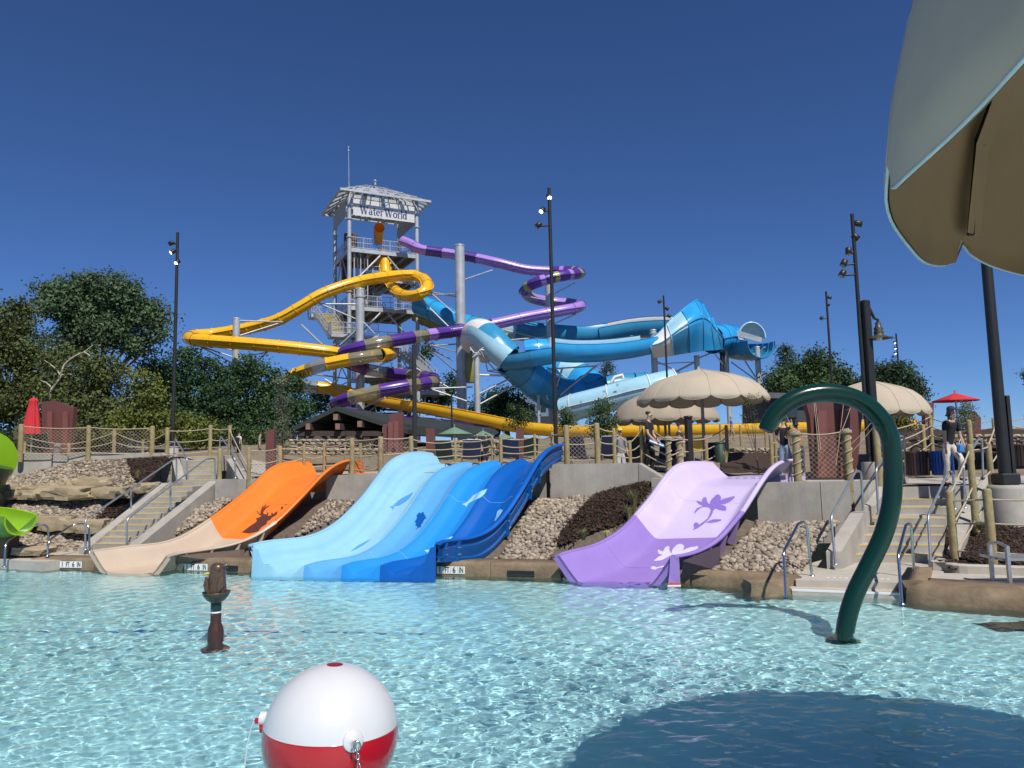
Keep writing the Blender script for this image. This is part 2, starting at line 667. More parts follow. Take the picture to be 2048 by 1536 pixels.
# river stones: the ones that show largest are single stones, the rest one mass
STONES = []
for k in range(6):
    bm = bmesh.new()
    bmesh.ops.create_icosphere(bm, subdivisions=1, radius=1)
    sx, sy, sz = random.uniform(.85, 1.25), random.uniform(.7, 1), random.uniform(.5, .75)
    for v_ in bm.verts:
        v_.co = V((v_.co.x * sx, v_.co.y * sy, v_.co.z * sz)) * random.uniform(.86, 1.1)
    me = bpy.data.meshes.new('stone')
    bm.to_mesh(me)
    bm.free()
    me.shade_smooth()
    me.materials.append(m_stone)
    STONES.append(me)
BOULDERS = [(14, 978, 30, 14, 21.9), (40, 978, 24, 13, 21.9), (66, 977, 32, 13, 22), (98, 975, 32, 15, 22), (121, 972, 18, 13, 22), (139, 968, 22, 16, 22.1), (155, 965, 20, 18, 22.1), (186, 967, 54, 19, 22.1),
            (18, 990, 40, 15, 21.3), (54, 991, 50, 17, 21.3), (125, 986, 100, 22, 21.4), (214, 986, 62, 20, 21.4), (289, 976, 42, 18, 22.2),
            (66, 1043, 34, 14, 20), (104, 1048, 54, 26, 20), (150, 1052, 34, 22, 19.9), (184, 1054, 56, 24, 19.9), (60, 1102, 70, 14, 18.4), (-30, 1000, 60, 24, 21.2)]
BOULD3 = [(at(x, y, d), px2m(w, d), px2m(h, d)) for x, y, w, h, d in BOULDERS]
cand = []
for u0, u1, par in ((0., 3.02, bank_l), (4.0, 13.05, bank_r)):
    us = np.arange(u0, u1, .012)
    for ui in range(int((u1 - u0) / .025)):
        for tj in range(46 if par is bank_l else 40):
            if par is bank_r and random.random() < .12:
                continue
            u = u0 + (ui + random.random()) * .025
            t = -.02 + (tj + random.random()) / (46 if par is bank_l else 40) * 1.04
            p = bank_point(min(u, 13.04), t)
            if is_mulch(p):
                continue
            r = random.choice((.032, .04, .047, .055, .065, .085))
            sx_, sy_ = pix(p)
            if any(inpoly(sx_, sy_ - 45, q) for q in SLIDE_PX):
                continue
            cand.append((r * FOC / p.y, r, p, par))
cand.sort(key=lambda c: -c[0])
mass = {bank_l: MB(), bank_r: MB()}
single = 0
for n_, (s_, r, p, par) in enumerate(cand):
    q = p + V((0, 0, r * random.uniform(.1, .45)))
    rot = Quaternion((random.gauss(0, 1), random.gauss(0, 1), random.gauss(0, 1), random.gauss(0, 1))).normalized()
    fx, fy = pix(p)
    vis = 0 < fx < 2048 and not (1100 < fx < 1420) and not (560 < fx < 980)
    if single < 300 and vis and n_ % 2 == 0:
        single += 1
        o = bpy.data.objects.new('stone', random.choice(STONES))
        COL.objects.link(o)
        o.parent = par
        o.location = q
        o.scale = (r,) * 3
        o.rotation_euler = Quaternion((0, 0, 1), random.random() * 6.28).to_euler()
    else:
        me = random.choice(STONES)
        M3 = rot.to_matrix() if random.random() < .4 else Matrix.Rotation(random.random() * 6.28, 3, 'Z')
        mb = mass[par]
        mb.t = random.uniform(.01, 1)
        mb.add([M3 @ v_.co * r + q for v_ in me.vertices], [tuple(f.vertices) for f in me.polygons], True)
for par, mb in mass.items():
    mb.build('stone_bed', m_stone, par, kind='stuff')


# boulders set into the left bank
def boulder_mesh(w, h, dp, seed):
    bm = bmesh.new()
    bmesh.ops.create_cube(bm, size=1)
    bmesh.ops.subdivide_edges(bm, edges=bm.edges, cuts=3, use_grid_fill=True)
    rg = random.Random(seed)
    ox, oy = rg.random() * 20, rg.random() * 20
    for v_ in bm.verts:
        n = v_.co.normalized() * .62
        c = v_.co.lerp(n, .3)
        k = 1 + .2 * noise2(c.x * 4 + ox, c.y * 4 + c.z * 5 + oy, seed)
        v_.co = V((c.x * w * 1.1 * k, c.y * dp * k, c.z * h * 1.08 * k + .06 * h * noise2(c.x * 5 + oy, c.y * 3, seed)))
    me = bpy.data.meshes.new('boulder')
    bm.to_mesh(me)
    bm.free()
    me.materials.append(m_boulder)
    me.shade_smooth()
    me.set_sharp_from_angle(angle=rad(24))
    return me


BL = ['small flat sandstone at the left end of the upper ledge', 'second small sandstone of the upper ledge beside the green slide', 'third sandstone of the upper ledge, flat and low', 'fourth sandstone of the upper ledge, middling and flat',
      'smallest greyish sandstone in the middle of the upper ledge', 'pale rounded sandstone sitting on the upper ledge', 'upright sandstone beside the longest slab of the upper ledge', 'long shelf-like sandstone slab at the right end of the upper ledge',
      'low sandstone under the left end of the upper ledge', 'broad sandstone left of the longest slab in the middle ledge', 'longest sandstone slab on the left bank, in the middle ledge', 'sandstone slab right of the longest slab in the middle ledge',
      'sandstone tucked against the cheek wall of the left stairs, topmost', 'small pale sandstone at the left end of the lower ledge', 'big square tan sandstone of the lower ledge by the green bowl', 'sandstone between the square one and the last of the lower ledge',
      'broad sandstone at the right end of the lower ledge by the stairs', 'low grey sandstone by the water next to the leftmost hand loop', 'sandstone half behind the green slide at the left edge']
for i, ((c, w, h), lb) in enumerate(zip(BOULD3, BL)):
    o = link('boulder', boulder_mesh(w, h, max(w * .6, .5), i), None, lb, 'boulder', 'sandstone boulders on the left bank')
    o.location = c + V((0, .15, 0))
    o.rotation_euler = (random.uniform(-.08, .08), random.uniform(-.06, .06), random.uniform(-.35, .1))

# ---- decks, walls, far ground
def sheet(name, pts, mat, kind='structure', th=.0):
    mb = MB()
    pts = [V(p) for p in pts]
    if th:
        mb.prism(pts, (0, 0, -th))
    else:
        tri = tessellate_polygon([pts])
        mb.add(pts, [tuple(t) for t in tri])
    return mb.build(name, mat, kind=kind)


def G(x, y):
    """height of the ground behind the decks"""
    base = np.interp(x, [-26, -11, -8.5, 3.5, 6, 9, 20], [2.66, 2.66, 2.0, 2.0, 1.62, 1.56, 1.5])
    d0 = np.interp(x, [-20, -8, 0, 8, 20], [30, 27, 24, 22, 20])
    hill = np.interp(y - d0, [0, 4, 12, 22, 40, 70, 400], [0, .25, 1.15, 1.68, 1.8, 1.8, 1.8])
    ofs = np.interp(x, [-12, -8, 3, 7, 12], [0, .5, .4, .6, .6])
    return base + hill * np.interp(x, [-12, -8, 3, 7, 12], [.75, 1, 1, 1.15, 1.25]) + 0 * ofs


FRONT = [(-40, 25), (-17, 24.0), (-10.6, 24.8), (-8.4, 25.4), (-7.9, 22.2), (-6.9, 21.9), (-6.5, 22.9), (-4.5, 21.7), (-4.3, 20.9), (-3.2, 20.6), (-2.6, 21.7), (1.3, 19.7), (1.5, 18.9), (4.0, 18.3), (4.6, 18.9), (5.0, 19.4), (6.9, 18.4), (7.05, 17.4), (8.6, 17.2), (12, 17.2), (40, 16)]
fx_, fy_ = [p[0] for p in FRONT], [p[1] for p in FRONT]
xs = np.concatenate([np.linspace(-300, -40, 8), np.arange(-38, -14, .8), np.arange(-14, 12, .2), np.arange(12, 30, .8), np.linspace(31, 300, 8)])
rows = [0, .02, .5, 1, 2, 3, 4.5, 6, 8, 10, 13, 17, 22, 30, 42, 70, 150, 400, 1200, 4000]
mb = MB()
mb.rings([[V((x + (x * r / 40 if r > 100 else 0), np.interp(x, fx_, fy_) + r, float(G(x, np.interp(x, fx_, fy_) + r)) - .02)) for r in rows] for x in xs], close=False)
mb.build('ground', m_ground, kind='structure')
mb = MB()
mb.rings([[V((x, np.interp(x, fx_, fy_) + .01, float(G(x, np.interp(x, fx_, fy_))) - .03)), V((x, np.interp(x, fx_, fy_) + .01, -.8))] for x in xs if abs(x) < 41], close=False)
mb.build('embankment', m_conc, kind='structure')
mb = MB()
prow = [-.02, .5, 1, 2, 3, 4.2]
pxs = np.arange(-24, 16, .2)
mb.rings([[V((x, np.interp(x, fx_, fy_) + r, float(G(x, np.interp(x, fx_, fy_) + r)) + .005)) for r in prow] for x in pxs], close=False)
mb.build('deck_pavement', m_deck, kind='structure')


# ================================================================ WALLS AND STAIRS
def wall(tops, drop, th, label, npan=1, back=None):
    P = [at(*t) for t in tops]
    root = thing('retaining_wall', label, 'wall', P[0] - V((0, 0, drop)), 'concrete retaining walls')
    for a, b in zip(P, P[1:]):
        n = V((-(b - a).y, (b - a).x, 0)).normalized()
        if n.y < 0:
            n = -n
        k = max(1, round((b - a).length / 1.9))
        for i in range(k):
            p, q = lerp(a, b, i / k), lerp(a, b, (i + 1) / k)
            g = (q - p).normalized() * .007
            p, q = p + g, q - g
            mb = MB()
            lowz = V((0, 0, -drop))
            mb.prism([p + lowz, q + lowz, q, q + n * .0, p], n * th)
            o = mb.build('panel', m_conc, root)
    return root


wall([(-90, 903, 23.2), (104, 906, 23.9)], 1.3, .25, 'pale concrete wall right of the tall green slide, lower panels')
wall([(106, 907, 23.95), (136, 912, 24.1)], 1.3, .25, 'short notched piece of concrete wall under the litter bin post')
wall([(137, 905, 24.05), (322, 906, 24.6), (346, 922, 24.6)], 1.3, .25, 'concrete wall above the river stones left of the stairs')
wall([(430, 959, 21.6), (546, 957, 21.25)], 1.2, .3, 'concrete wall between the left stairs and the orange slide')
wall([(652, 951, 20.75), (780, 946, 20.4)], 1.2, .3, 'concrete wall between the orange slide and the blue slide')
wall([(782, 947, 20.4), (1000, 940, 19.4), (1092, 934, 18.95)], 1.2, .3, 'concrete wall hidden behind the top of the blue slide')
wall([(1100, 929, 18.75), (1276, 926, 18.2), (1326, 957, 17.9)], 1.2, .3, 'concrete wall with sloping end between the blue and purple slides')
wall([(1302, 957, 17.75), (1340, 958, 17.6)], 1.2, .3, 'short concrete wall end touching the left side of the purple slide')
wall([(1512, 966, 17.0), (1640, 963, 16.6), (1700, 962, 16.45)], 1.35, .3, 'grey concrete wall right of the purple slide')


def stairs(root, steps, zs=None, foot=.2, nose=True, back=None):
    """steps: list of (left point, right point) of each nosing, bottom to top"""
    n = len(steps)
    for k, (l, r) in enumerate(steps):
        if k + 1 < n:
            l2, r2 = steps[k + 1]
        else:
            l2, r2 = l + (back or V((.3, .5, 0))), r + (back or V((.3, .5, 0)))
        z = l.z
        A, B = V((l.x, l.y, z)), V((r.x, r.y, z))
        C, D = V((r2.x, r2.y, z)), V((l2.x, l2.y, z))
        dd = (D - A)
        C, D = C + dd * .3, D + dd * .3
        mb = MB()
        mb.prism([A, B, C, D], (0, 0, -min(z - foot + .1, .5)))
        st = mb.build('step', m_conc, root)
        if nose:
            e = dd.normalized() * .05
            mb = MB()
            f = -dd.normalized() * .004
            mb.prism([A + f + V((0, 0, .004)), B + f + V((0, 0, .004)), B + e + V((0, 0, .004)), A + e + V((0, 0, .004))], (0, 0, -.022))
            mb.build('nosing', m_yellow_nose, st)


# right stairs
rs = []
for (xl, yl, xr, yr, z) in ((1674, 1108, 1886, 1109, .36), (1684, 1090, 1887, 1090, .51), (1695, 1070, 1889, 1070, .66), (1703, 1052, 1890, 1053, .81), (1712, 1036, 1890, 1036, .96),
                            (1761, 1014, 1892, 1014, 1.11), (1768, 998, 1894, 998, 1.25), (1775, 982, 1896, 982, 1.39), (1782, 967, 1898, 967, 1.53)):
    l = atz(xl, yl, z)
    r = atz(xr, yr, z)
    rs.append((l, r))
for k in range(1, len(rs)):       # even out the treads
    for s_ in (0, 1):
        if rs[k][s_].y < rs[k - 1][s_].y + .2:
            rs[k][s_].y = rs[k - 1][s_].y + .2
st_r = thing('stairs', 'concrete stairs with yellow nosings behind the green spray pipe', 'stairs', rs[0][0])
stairs(st_r, rs, foot=.1, back=V((.8, 1.6, 0)))


def cheek(root, a, b, w, drop, mat=m_conc, name='cheek_wall'):
    """sloping side wall from a (low) to b (high), w sideways vector"""
    mb = MB()
    a, b, w = V(a), V(b), V(w)
    lo = V((0, 0, -drop))
    al, bl = a + lo, b + lo
    mb.add([al, bl, b, a, al + w, bl + w, b + w, a + w], [(0, 1, 2, 3), (7, 6, 5, 4), (0, 4, 5, 1), (3, 2, 6, 7), (0, 3, 7, 4), (1, 5, 6, 2)])
    mb.build(name, mat, root)


cheek(st_r, at(1652, 1103, 14.0), at(1700, 1026, 15.4), V((.28, -.02, 0)), .6)
cheek(st_r, at(1702, 1024, 15.45), at(1714, 1022, 15.9), V((.28, -.02, 0)), .9)
cheek(st_r, at(1706, 962, 16.4), at(1790, 955, 18.2), V((.3, -.05, 0)), .9)
cheek(st_r, at(1728, 1012, 15.8), at(1776, 948, 17.4), V((.22, -.02, 0)), .8)
cheek(st_r, at(1893, 1104, 14.0), at(1932, 1000, 16.4), V((.25, .0, 0)), .7)
cheek(st_r, at(1934, 998, 16.4), at(1965, 950, 17.6), V((.25, .0, 0)), .7)
# lower landing and the pool entry
m_entry = mk('entry_concrete', (.44, .40, .34), .85, var=.1, scale=4, bump=.2, stain=.25)
sheet('entry_pavement', [atz(x, y, .2) for x, y in ((1592, 1160), (1560, 1144), (1650, 1118), (1900, 1112), (2080, 1118), (2300, 1160), (2300, 1180), (2060, 1172), (1806, 1166))], m_entry, th=.6)
es = thing('entry_steps', 'white-edged steps going down into the pool between the two hand loops', 'steps', atz(1690, 1190, 0))
for k in range(3):
    l, r = atz(1584 - k * 3, 1179 + k * 9, .09 - k * .12), atz(1804 + k * 3, 1187 + k * 9, .09 - k * .12)
    mb = MB()
    bk = V((.1, .55, 0))
    mb.prism([l, r, r + bk, l + bk], (0, 0, -.5))
    o = mb.build('step', m_entry if k == 0 else m_white, es, wet=True)
    mb = MB()
    u = (r - l).normalized()
    e = V((0, .05, 0))
    z_ = V((0, -.004, .004))
    mb.prism([l + z_, r + z_, r + e + z_, l + e + z_], (0, 0, -.03))
    mb.build('nosing', m_white if k != 1 else m_black, o, wet=True)

fm = thing('floor_marking', 'row of small white painted marks on the paving before the entry steps', 'marking', atz(1715, 1158, .2))
for q in range(11):
    mb = MB()
    a = atz(1654 + q * 12, 1155 + q * .35, .205)
    mb.prism([a, a + V((.055, 0, 0)), a + V((.06, .05, 0)), a + V((.005, .05, 0))], (0, 0, -.004))
    mb.build('mark', m_white, fm)
# left stairs
ls = []
low_l = [(184, 1087, 250), (201, 1074, 272), (217, 1062, 286), (231, 1050, 300), (247, 1038, 314), (262, 1027, 328), (276, 1016, 340), (291, 1005, 352), (304, 994, 363), (317, 984, 374), (330, 974, 385)]
for k, (xl, yl, xr) in enumerate(low_l):
    d = 19.0 + k * .31
    l = at(xl, yl, d)
    r = at(xr, yl - 1, d - .25)
    r.z = l.z
    ls.append((l, r))
for k, (xl, yl, xr) in enumerate(((366, 960, 430), (369, 950, 432), (372, 941, 434), (375, 931, 436), (378, 922, 438), (382, 913, 440))):
    d = 23.3 + k * .3
    l = at(xl, yl, d)
    r = at(xr, yl, d - .2)
    r.z = l.z
    ls.append((l, r))
st_l = thing('stairs', 'long concrete stairs with yellow nosings left of the orange slide', 'stairs', ls[0][0])
stairs(st_l, ls, foot=.1, back=V((.4, 1.2, 0)))
cheek(st_l, at(158, 1094, 18.9), at(318, 967, 22.3), V((.3, -.05, 0)), .8)
cheek(st_l, at(320, 966, 22.3), at(348, 965, 23.0), V((.3, -.05, 0)), .8)
cheek(st_l, at(344, 918, 24.6), at(352, 958, 23.6), V((.3, -.05, 0)), .8)
cheek(st_l, at(255, 1092, 18.7), at(418, 962, 22.0), V((.3, -.08, 0)), 1.0)
cheek(st_l, at(420, 960, 22.0), at(432, 959, 22.3), V((.3, -.05, 0)), 1.0)
cheek(st_l, at(478, 958, 22.6), at(448, 911, 25.4), V((.25, .1, 0)), .8)


# ================================================================ HANDRAILS
def bent(pts, r, name, mat, label, group, seg=10, fillet=.12, cat='handrail', extra=()):
    root = thing(name, label, cat, pts[0], group)
    pts = [V(p) for p in pts]
    path = [pts[0]]
    for i in range(1, len(pts) - 1):
        p = pts[i]
        a, b = (pts[i - 1] - p), (pts[i + 1] - p)
        f = min(fillet, a.length * .45, b.length * .45)
        a, b = p + a.normalized() * f, p + b.normalized() * f
        for t in np.linspace(0, 1, 6):
            path.append(a.lerp(p, t).lerp(p.lerp(b, t), t))
    path.append(pts[-1])
    mb = MB()
    mb.tube(path, r, seg)
    mb.build('rail', mat, root, wet=True)
    for f in (pts[0], pts[-1]):
        mb = MB()
        mb.lathe(f, [(r * 2.2, -.01), (r * 2.2, .012), (r * 1.2, .02)], 12)
        mb.build('flange', mat, root, wet=True)
    for a, b in extra:
        mb = MB()
        mb.cyl(a, b, r)
        mb.build('post', mat, root)
    return root


g1, g2 = 'stainless loops at the pool entries', 'galvanised stair handrails'
bent([at(9, 1133, 17.6), at(11, 1084, 17.7), at(64, 1049, 19.2), at(96, 1049, 19.4), at(98, 1106, 19.4)], .024, 'hand_loop', m_steel, 'leftmost stainless hand loop by the green slide', g1, fillet=.18)
bent([at(95, 1112, 18.0), at(96, 1082, 18.0), at(146, 1049, 18.9), at(178, 1047, 18.9), at(179, 1104, 18.8)], .024, 'hand_loop', m_steel, 'stainless hand loop at the foot of the left stairs', g1, fillet=.18)
bent([at(1572, 1197, 11.95), at(1567, 1104, 12.1), at(1597, 1046, 13.2), at(1612, 1044, 13.3), at(1624, 1152, 13.3)], .024, 'hand_loop', m_steel, 'stainless hand loop left of the green spray pipe', g1, fillet=.1)
bent([at(1804, 1208, 11.6), at(1796, 1108, 11.8), at(1812, 1049, 12.7), at(1822, 1047, 12.8), at(1829, 1160, 12.85)], .024, 'hand_loop', m_steel, 'stainless hand loop right of the green spray pipe', g1, fillet=.1)
bent([at(171, 1099, 18.8), at(170, 1040, 18.8), at(350, 917, 22.7), at(353, 918, 22.8), at(353, 968, 22.8)], .024, 'handrail', m_galv, 'galvanised handrail on the left side of the left stairs, lower flight', g2, extra=[(at(262, 1031, 20.8), at(262, 979, 20.8))])
bent([at(253, 1093, 18.6), at(254, 1038, 18.6), at(412, 918, 21.8), at(430, 916, 22.1), at(431, 962, 22.1)], .024, 'handrail', m_galv, 'galvanised handrail on the right side of the left stairs, lower flight', g2, extra=[(at(341, 1020, 20.4), at(341, 972, 20.4))])
bent([at(376, 972, 23.3), at(374, 916, 23.3), at(350, 876, 25.2), at(347, 916, 25.2)], .024, 'handrail', m_galv, 'galvanised handrail on the left side of the left stairs, upper flight', g2)
bent([at(471, 956, 22.9), at(470, 915, 22.9), at(441, 872, 25.2), at(438, 913, 25.2)], .024, 'handrail', m_galv, 'galvanised handrail on the right side of the left stairs, upper flight', g2)
bent([at(1671, 1129, 13.9), at(1662, 1033, 14.0), at(1711, 943, 15.6), at(1722, 942, 15.8), at(1727, 1032, 15.8)], .024, 'handrail', m_galv, 'galvanised handrail left of the green pipe, on the lower right stairs', g2)
bent([at(1757, 1028, 15.6), at(1752, 938, 15.6), at(1800, 872, 17.4), at(1808, 872, 17.6), at(1812, 950, 17.6)], .024, 'handrail', m_galv, 'galvanised handrail passing behind the green pipe, upper right stairs', g2)
bent([at(1862, 1136, 13.7), at(1856, 1031, 13.9), at(1896, 944, 15.6), at(1906, 943, 15.8), at(1909, 1018, 15.8)], .024, 'handrail', m_galv, 'galvanised handrail right of the green pipe, on the lower right stairs', g2)
bent([at(1930, 1016, 15.7), at(1927, 930, 15.7), at(1955, 880, 17.2), at(1964, 878, 17.4), at(1966, 955, 17.4)], .024, 'handrail', m_galv, 'galvanised handrail beside the rope posts, upper right stairs', g2)


# ================================================================ POOL COPING
def coping(px, top, label, depth=.55, rough_=.0, n=14, r=.07):
    fr = spline([atz(x, y, 0) for x, y in px], n)
    root = thing('pool_coping', label, 'coping', V(fr[0]), 'brown rock-look coping along the pool')
    rings = []
    for i, p in enumerate(fr):
        p = V(p)
        t = V(fr[min(i + 1, n - 1)]) - V(fr[max(i - 1, 0)])
        nrm = V((-t.y, t.x, 0)).normalized()
        if nrm.y < 0:
            nrm = -nrm
        w = [rough_ * noise2(i * 1.1 + k * 2, k, 4) for k in range(8)]
        endk = 1 - .12 * (i in (0, n - 1))
        prof = [(-.03, POOL_Z), (-.02 + w[0], -.05), (0 + w[1], top * .45), (.015 + w[2], (top - r)), (r * .4, top - r * .25 + w[3] * .5), (r * 1.2, top * endk + w[4] * .3), (depth, top * endk), (depth + .02, -.1)]
        rings.append([p + nrm * a + V((0, 0, z)) for a, z in prof])
    nb = max(1, round(sum((V(b) - V(a)).length for a, b in zip(fr, fr[1:])) / 1.5))
    for q in range(nb):                        # cast pieces with open joints between them
        i0, i1 = round(q * (n - 1) / nb), round((q + 1) * (n - 1) / nb)
        part = [list(g) for g in rings[i0:i1 + 1]]
        t = (part[-1][0] - part[0][0]).normalized()
        part[0] = [p + t * .006 for p in part[0]]
        part[-1] = [p - t * .006 for p in part[-1]]
        mb = MB()
        mb.rings(part, close=True, caps=True)
        mb.build('beam', m_coping, root, wet=True)
    return root, fr


def on_face(fr, x, y, off=.0):
    """point on the front face of a coping seen at pixel x, y, with its direction and outward normal"""
    best = None
    for a, b in zip(fr, fr[1:]):
        a, b = V(a), V(b)
        xa, xb = pix(a)[0], pix(b)[0]
        if xa <= x <= xb or best is None or (x > xb):
            best = (a, b)
            if xa <= x <= xb:
                break
    a, b = best
    t = (b - a).normalized()
    n = V((t.y, -t.x, 0))
    if n.y > 0:
        n = -n
    # intersect the view ray with the vertical plane through a-b
    r = ray(x, y)
    k = (a - CAM).dot(n) / r.dot(n)
    p = CAM + r * k + n * off
    return p, t, n


def depth_marker(root, fr, x, y):
    for k, s_ in enumerate(('1', 'FT', '6', 'IN')):
        p, t, n = on_face(fr, x, y, .022)
        p = p + t * (k - 1.5) * .155
        R = frame_from(t, V((0, 0, 1)))
        mb = MB()
        mb.box(p, (.148, .012, .148), R, bev=.004)
        tile = mb.build('depth_tile', m_white, root, wet=True)
        me = text_mesh('numeral', s_, .15, m_black, .0015)
        M4 = Matrix.Translation(p + n * .0078) @ (Matrix((t, V((0, 0, 1)), n)).transposed()).to_4x4() @ Matrix.Diagonal((.62 if len(s_) > 1 else .9, 1.1, 1, 1))
        me.transform(M4)
        link('numeral', me, tile)


def slot(root, fr, x, y, w=.6, h=.11):
    p, t, n = on_face(fr, x, y, .02)
    mb = MB()
    R = frame_from(t, V((0, 0, 1)))
    mb.box(p, (w, .02, h), R)
    s_ = mb.build('skimmer_slot', m_dark, root, wet=True)
    mb = MB()
    mb.box(p + n * .012 + V((0, 0, -.03)), (w * .96, .012, .02), R)
    mb.build('flap', mk('dark_grey_plastic', (.03, .032, .035), .5), s_, wet=True)


c1, f1 = coping([(58, 1137), (120, 1138), (188, 1139)], .25, 'brown coping with a depth marker left of the tan slide end')
depth_marker(c1, f1, 143, 1129)
slot(c1, f1, 92, 1132, .46)
c2, f2 = coping([(332, 1140), (420, 1142), (505, 1145)], .27, 'brown coping with a depth marker behind the eagle statue')
depth_marker(c2, f2, 393, 1134)
slot(c2, f2, 462, 1136, .4)
c3, f3 = coping([(866, 1150), (1000, 1153), (1122, 1156)], .28, 'brown coping with a depth marker between the blue and purple slides')
depth_marker(c3, f3, 902, 1140)
slot(c3, f3, 1042, 1147, .56)
c4, f4 = coping([(1346, 1165), (1400, 1169), (1470, 1175), (1530, 1183), (1562, 1188)], .25, 'rock-like coping right of the purple slide', .6, .03, 22, .1)
mb = MB()
cr = atz(1537, 1190, 0)
rk = link('coping_rock', boulder_mesh(.62, .42, .5, 91), None, 'squared tan rock ending the coping at the left entry rail', 'rock', wet=True)
rk.location = cr + V((0, .12, -.0))
rk.data.materials[0] = m_coping
c5, f5 = coping([(1812, 1203), (1830, 1206), (1880, 1210), (1960, 1216), (2048, 1222), (2200, 1236), (2400, 1258)], .28, 'thick rounded rock-look coping in the right corner of the pool', .8, .035, 30, .13)
mb = MB()
mb.rings([[p + V((0, 0, z)) + V((-.02 * k, .0, 0)) for k, z in ((0, -.3), (0, .2), (2, .3), (4, .32))] + [p + V((.35, 0, .32)), p + V((.36, 0, -.3))] for p in (atz(1812, 1203, 0) + V((.03, .05, 0)), atz(1815, 1172, 0) + V((.1, .0, 0)))], close=True)
mb.build('return', m_coping, c5, wet=True)
c6, f6 = coping([(-420, 1122), (-150, 1130), (8, 1135)], .2, 'low pale coping left of the leftmost hand loop', .5)
sheet('landing_pavement', [atz(x, y, .21) for x, y in ((-20, 1118), (90, 1124), (180, 1112), (262, 1094), (180, 1086), (60, 1100), (-40, 1108))], m_entry, th=.5)
# ================================================================ POOL SLIDES
from mathutils.bvhtree import BVHTree


def plastic(name, col, rough=.32):
    return mk(name, col, rough, 0, var=.05, scale=1.6, spec=.5, stain=.12, bump=.03, bscale=3, streak=.06)


def rail_samples(P, cuts, ns):
    """P: (x, y, d) list; cuts: fractional indices splitting it; ns: samples per stretch"""
    out = []
    idx = np.arange(len(P))
    Q = np.array([tuple(at(*p)) for p in P])
    for (a, b), n in zip(zip(cuts, cuts[1:]), ns):
        u = np.linspace(a, b, 60)
        seg = np.stack([np.interp(u, idx, Q[:, k]) for k in range(3)], 1)
        sp = np.concatenate([[0], np.cumsum(np.linalg.norm(np.diff(seg, axis=0), axis=1))])
        w = np.linspace(0, sp[-1], n + 1)
        r = np.stack([np.interp(w, sp, seg[:, k]) for k in range(3)], 1)
        out.append(r)
    pts = np.vstack([o[(1 if i else 0):] for i, o in enumerate(out)])
    for _ in range(3):                       # ease the corners
        pts[1:-1] = .25 * pts[:-2] + .5 * pts[1:-1] + .25 * pts[2:]
    return [V(p) for p in pts]


def section(L, R, h, prof):
    up = V((0, 0, 1))
    return [lerp(L, R, q) + up * (-h * z) for q, z in prof]


WALLP = [(0, 0), (.010, .012), (.045, .22), (.085, .46), (.13, .71), (.165, .88), (.185, .95), (.21, .99), (.24, 1.0)]


def floor_profile(lanes=1, n=8, ridge=.13):
    mid = []
    lo, hi = .24, .76
    if lanes == 1:
        mid = [(lerp(lo, hi, k / n), 1.0) for k in range(1, n)]
        return WALLP + mid + [(1 - q, z) for q, z in reversed(WALLP)]
    return None


def poly_decal(root, bvh, polys, mat, name, cell=1.0, off=.006, label=None):
    mb = MB()
    allp = [p for q in polys for p in q]
    xs_, ys_ = [p[0] for p in allp], [p[1] for p in allp]
    cache = {}

    def hit(i, j):
        if (i, j) not in cache:
            r = ray(min(xs_) + i * cell, min(ys_) + j * cell).normalized()
            h = bvh.ray_cast(CAM, r)
            cache[(i, j)] = None if h[0] is None else h[0] - r * off + V((0, 0, off * .5))
        return cache[(i, j)]
    for i in range(int((max(xs_) - min(xs_)) / cell) + 1):
        for j in range(int((max(ys_) - min(ys_)) / cell) + 1):
            x, y = min(xs_) + (i + .5) * cell, min(ys_) + (j + .5) * cell
            if any(inpoly(x, y, q) for q in polys):
                q = [hit(i, j), hit(i + 1, j), hit(i + 1, j + 1), hit(i, j + 1)]
                if all(q):
                    mb.add(q, [(0, 1, 2, 3)], True)
    o = mb.build(name, mat, root)
    bm = bmesh.new()
    bm.from_mesh(o.data)
    bmesh.ops.remove_doubles(bm, verts=bm.verts, dist=.0004)
    bmesh.ops.recalc_face_normals(bm, faces=bm.faces)
    bm.to_mesh(o.data)
    bm.free()
    if label:
        o['label'] = label
    return o


def smooth_poly(pts, n=None):
    P = list(pts) + [pts[0]]
    return [tuple(p[:2]) for p in spline([(x, y, 0) for x, y in P], n or len(pts) * 4)[:-1]]


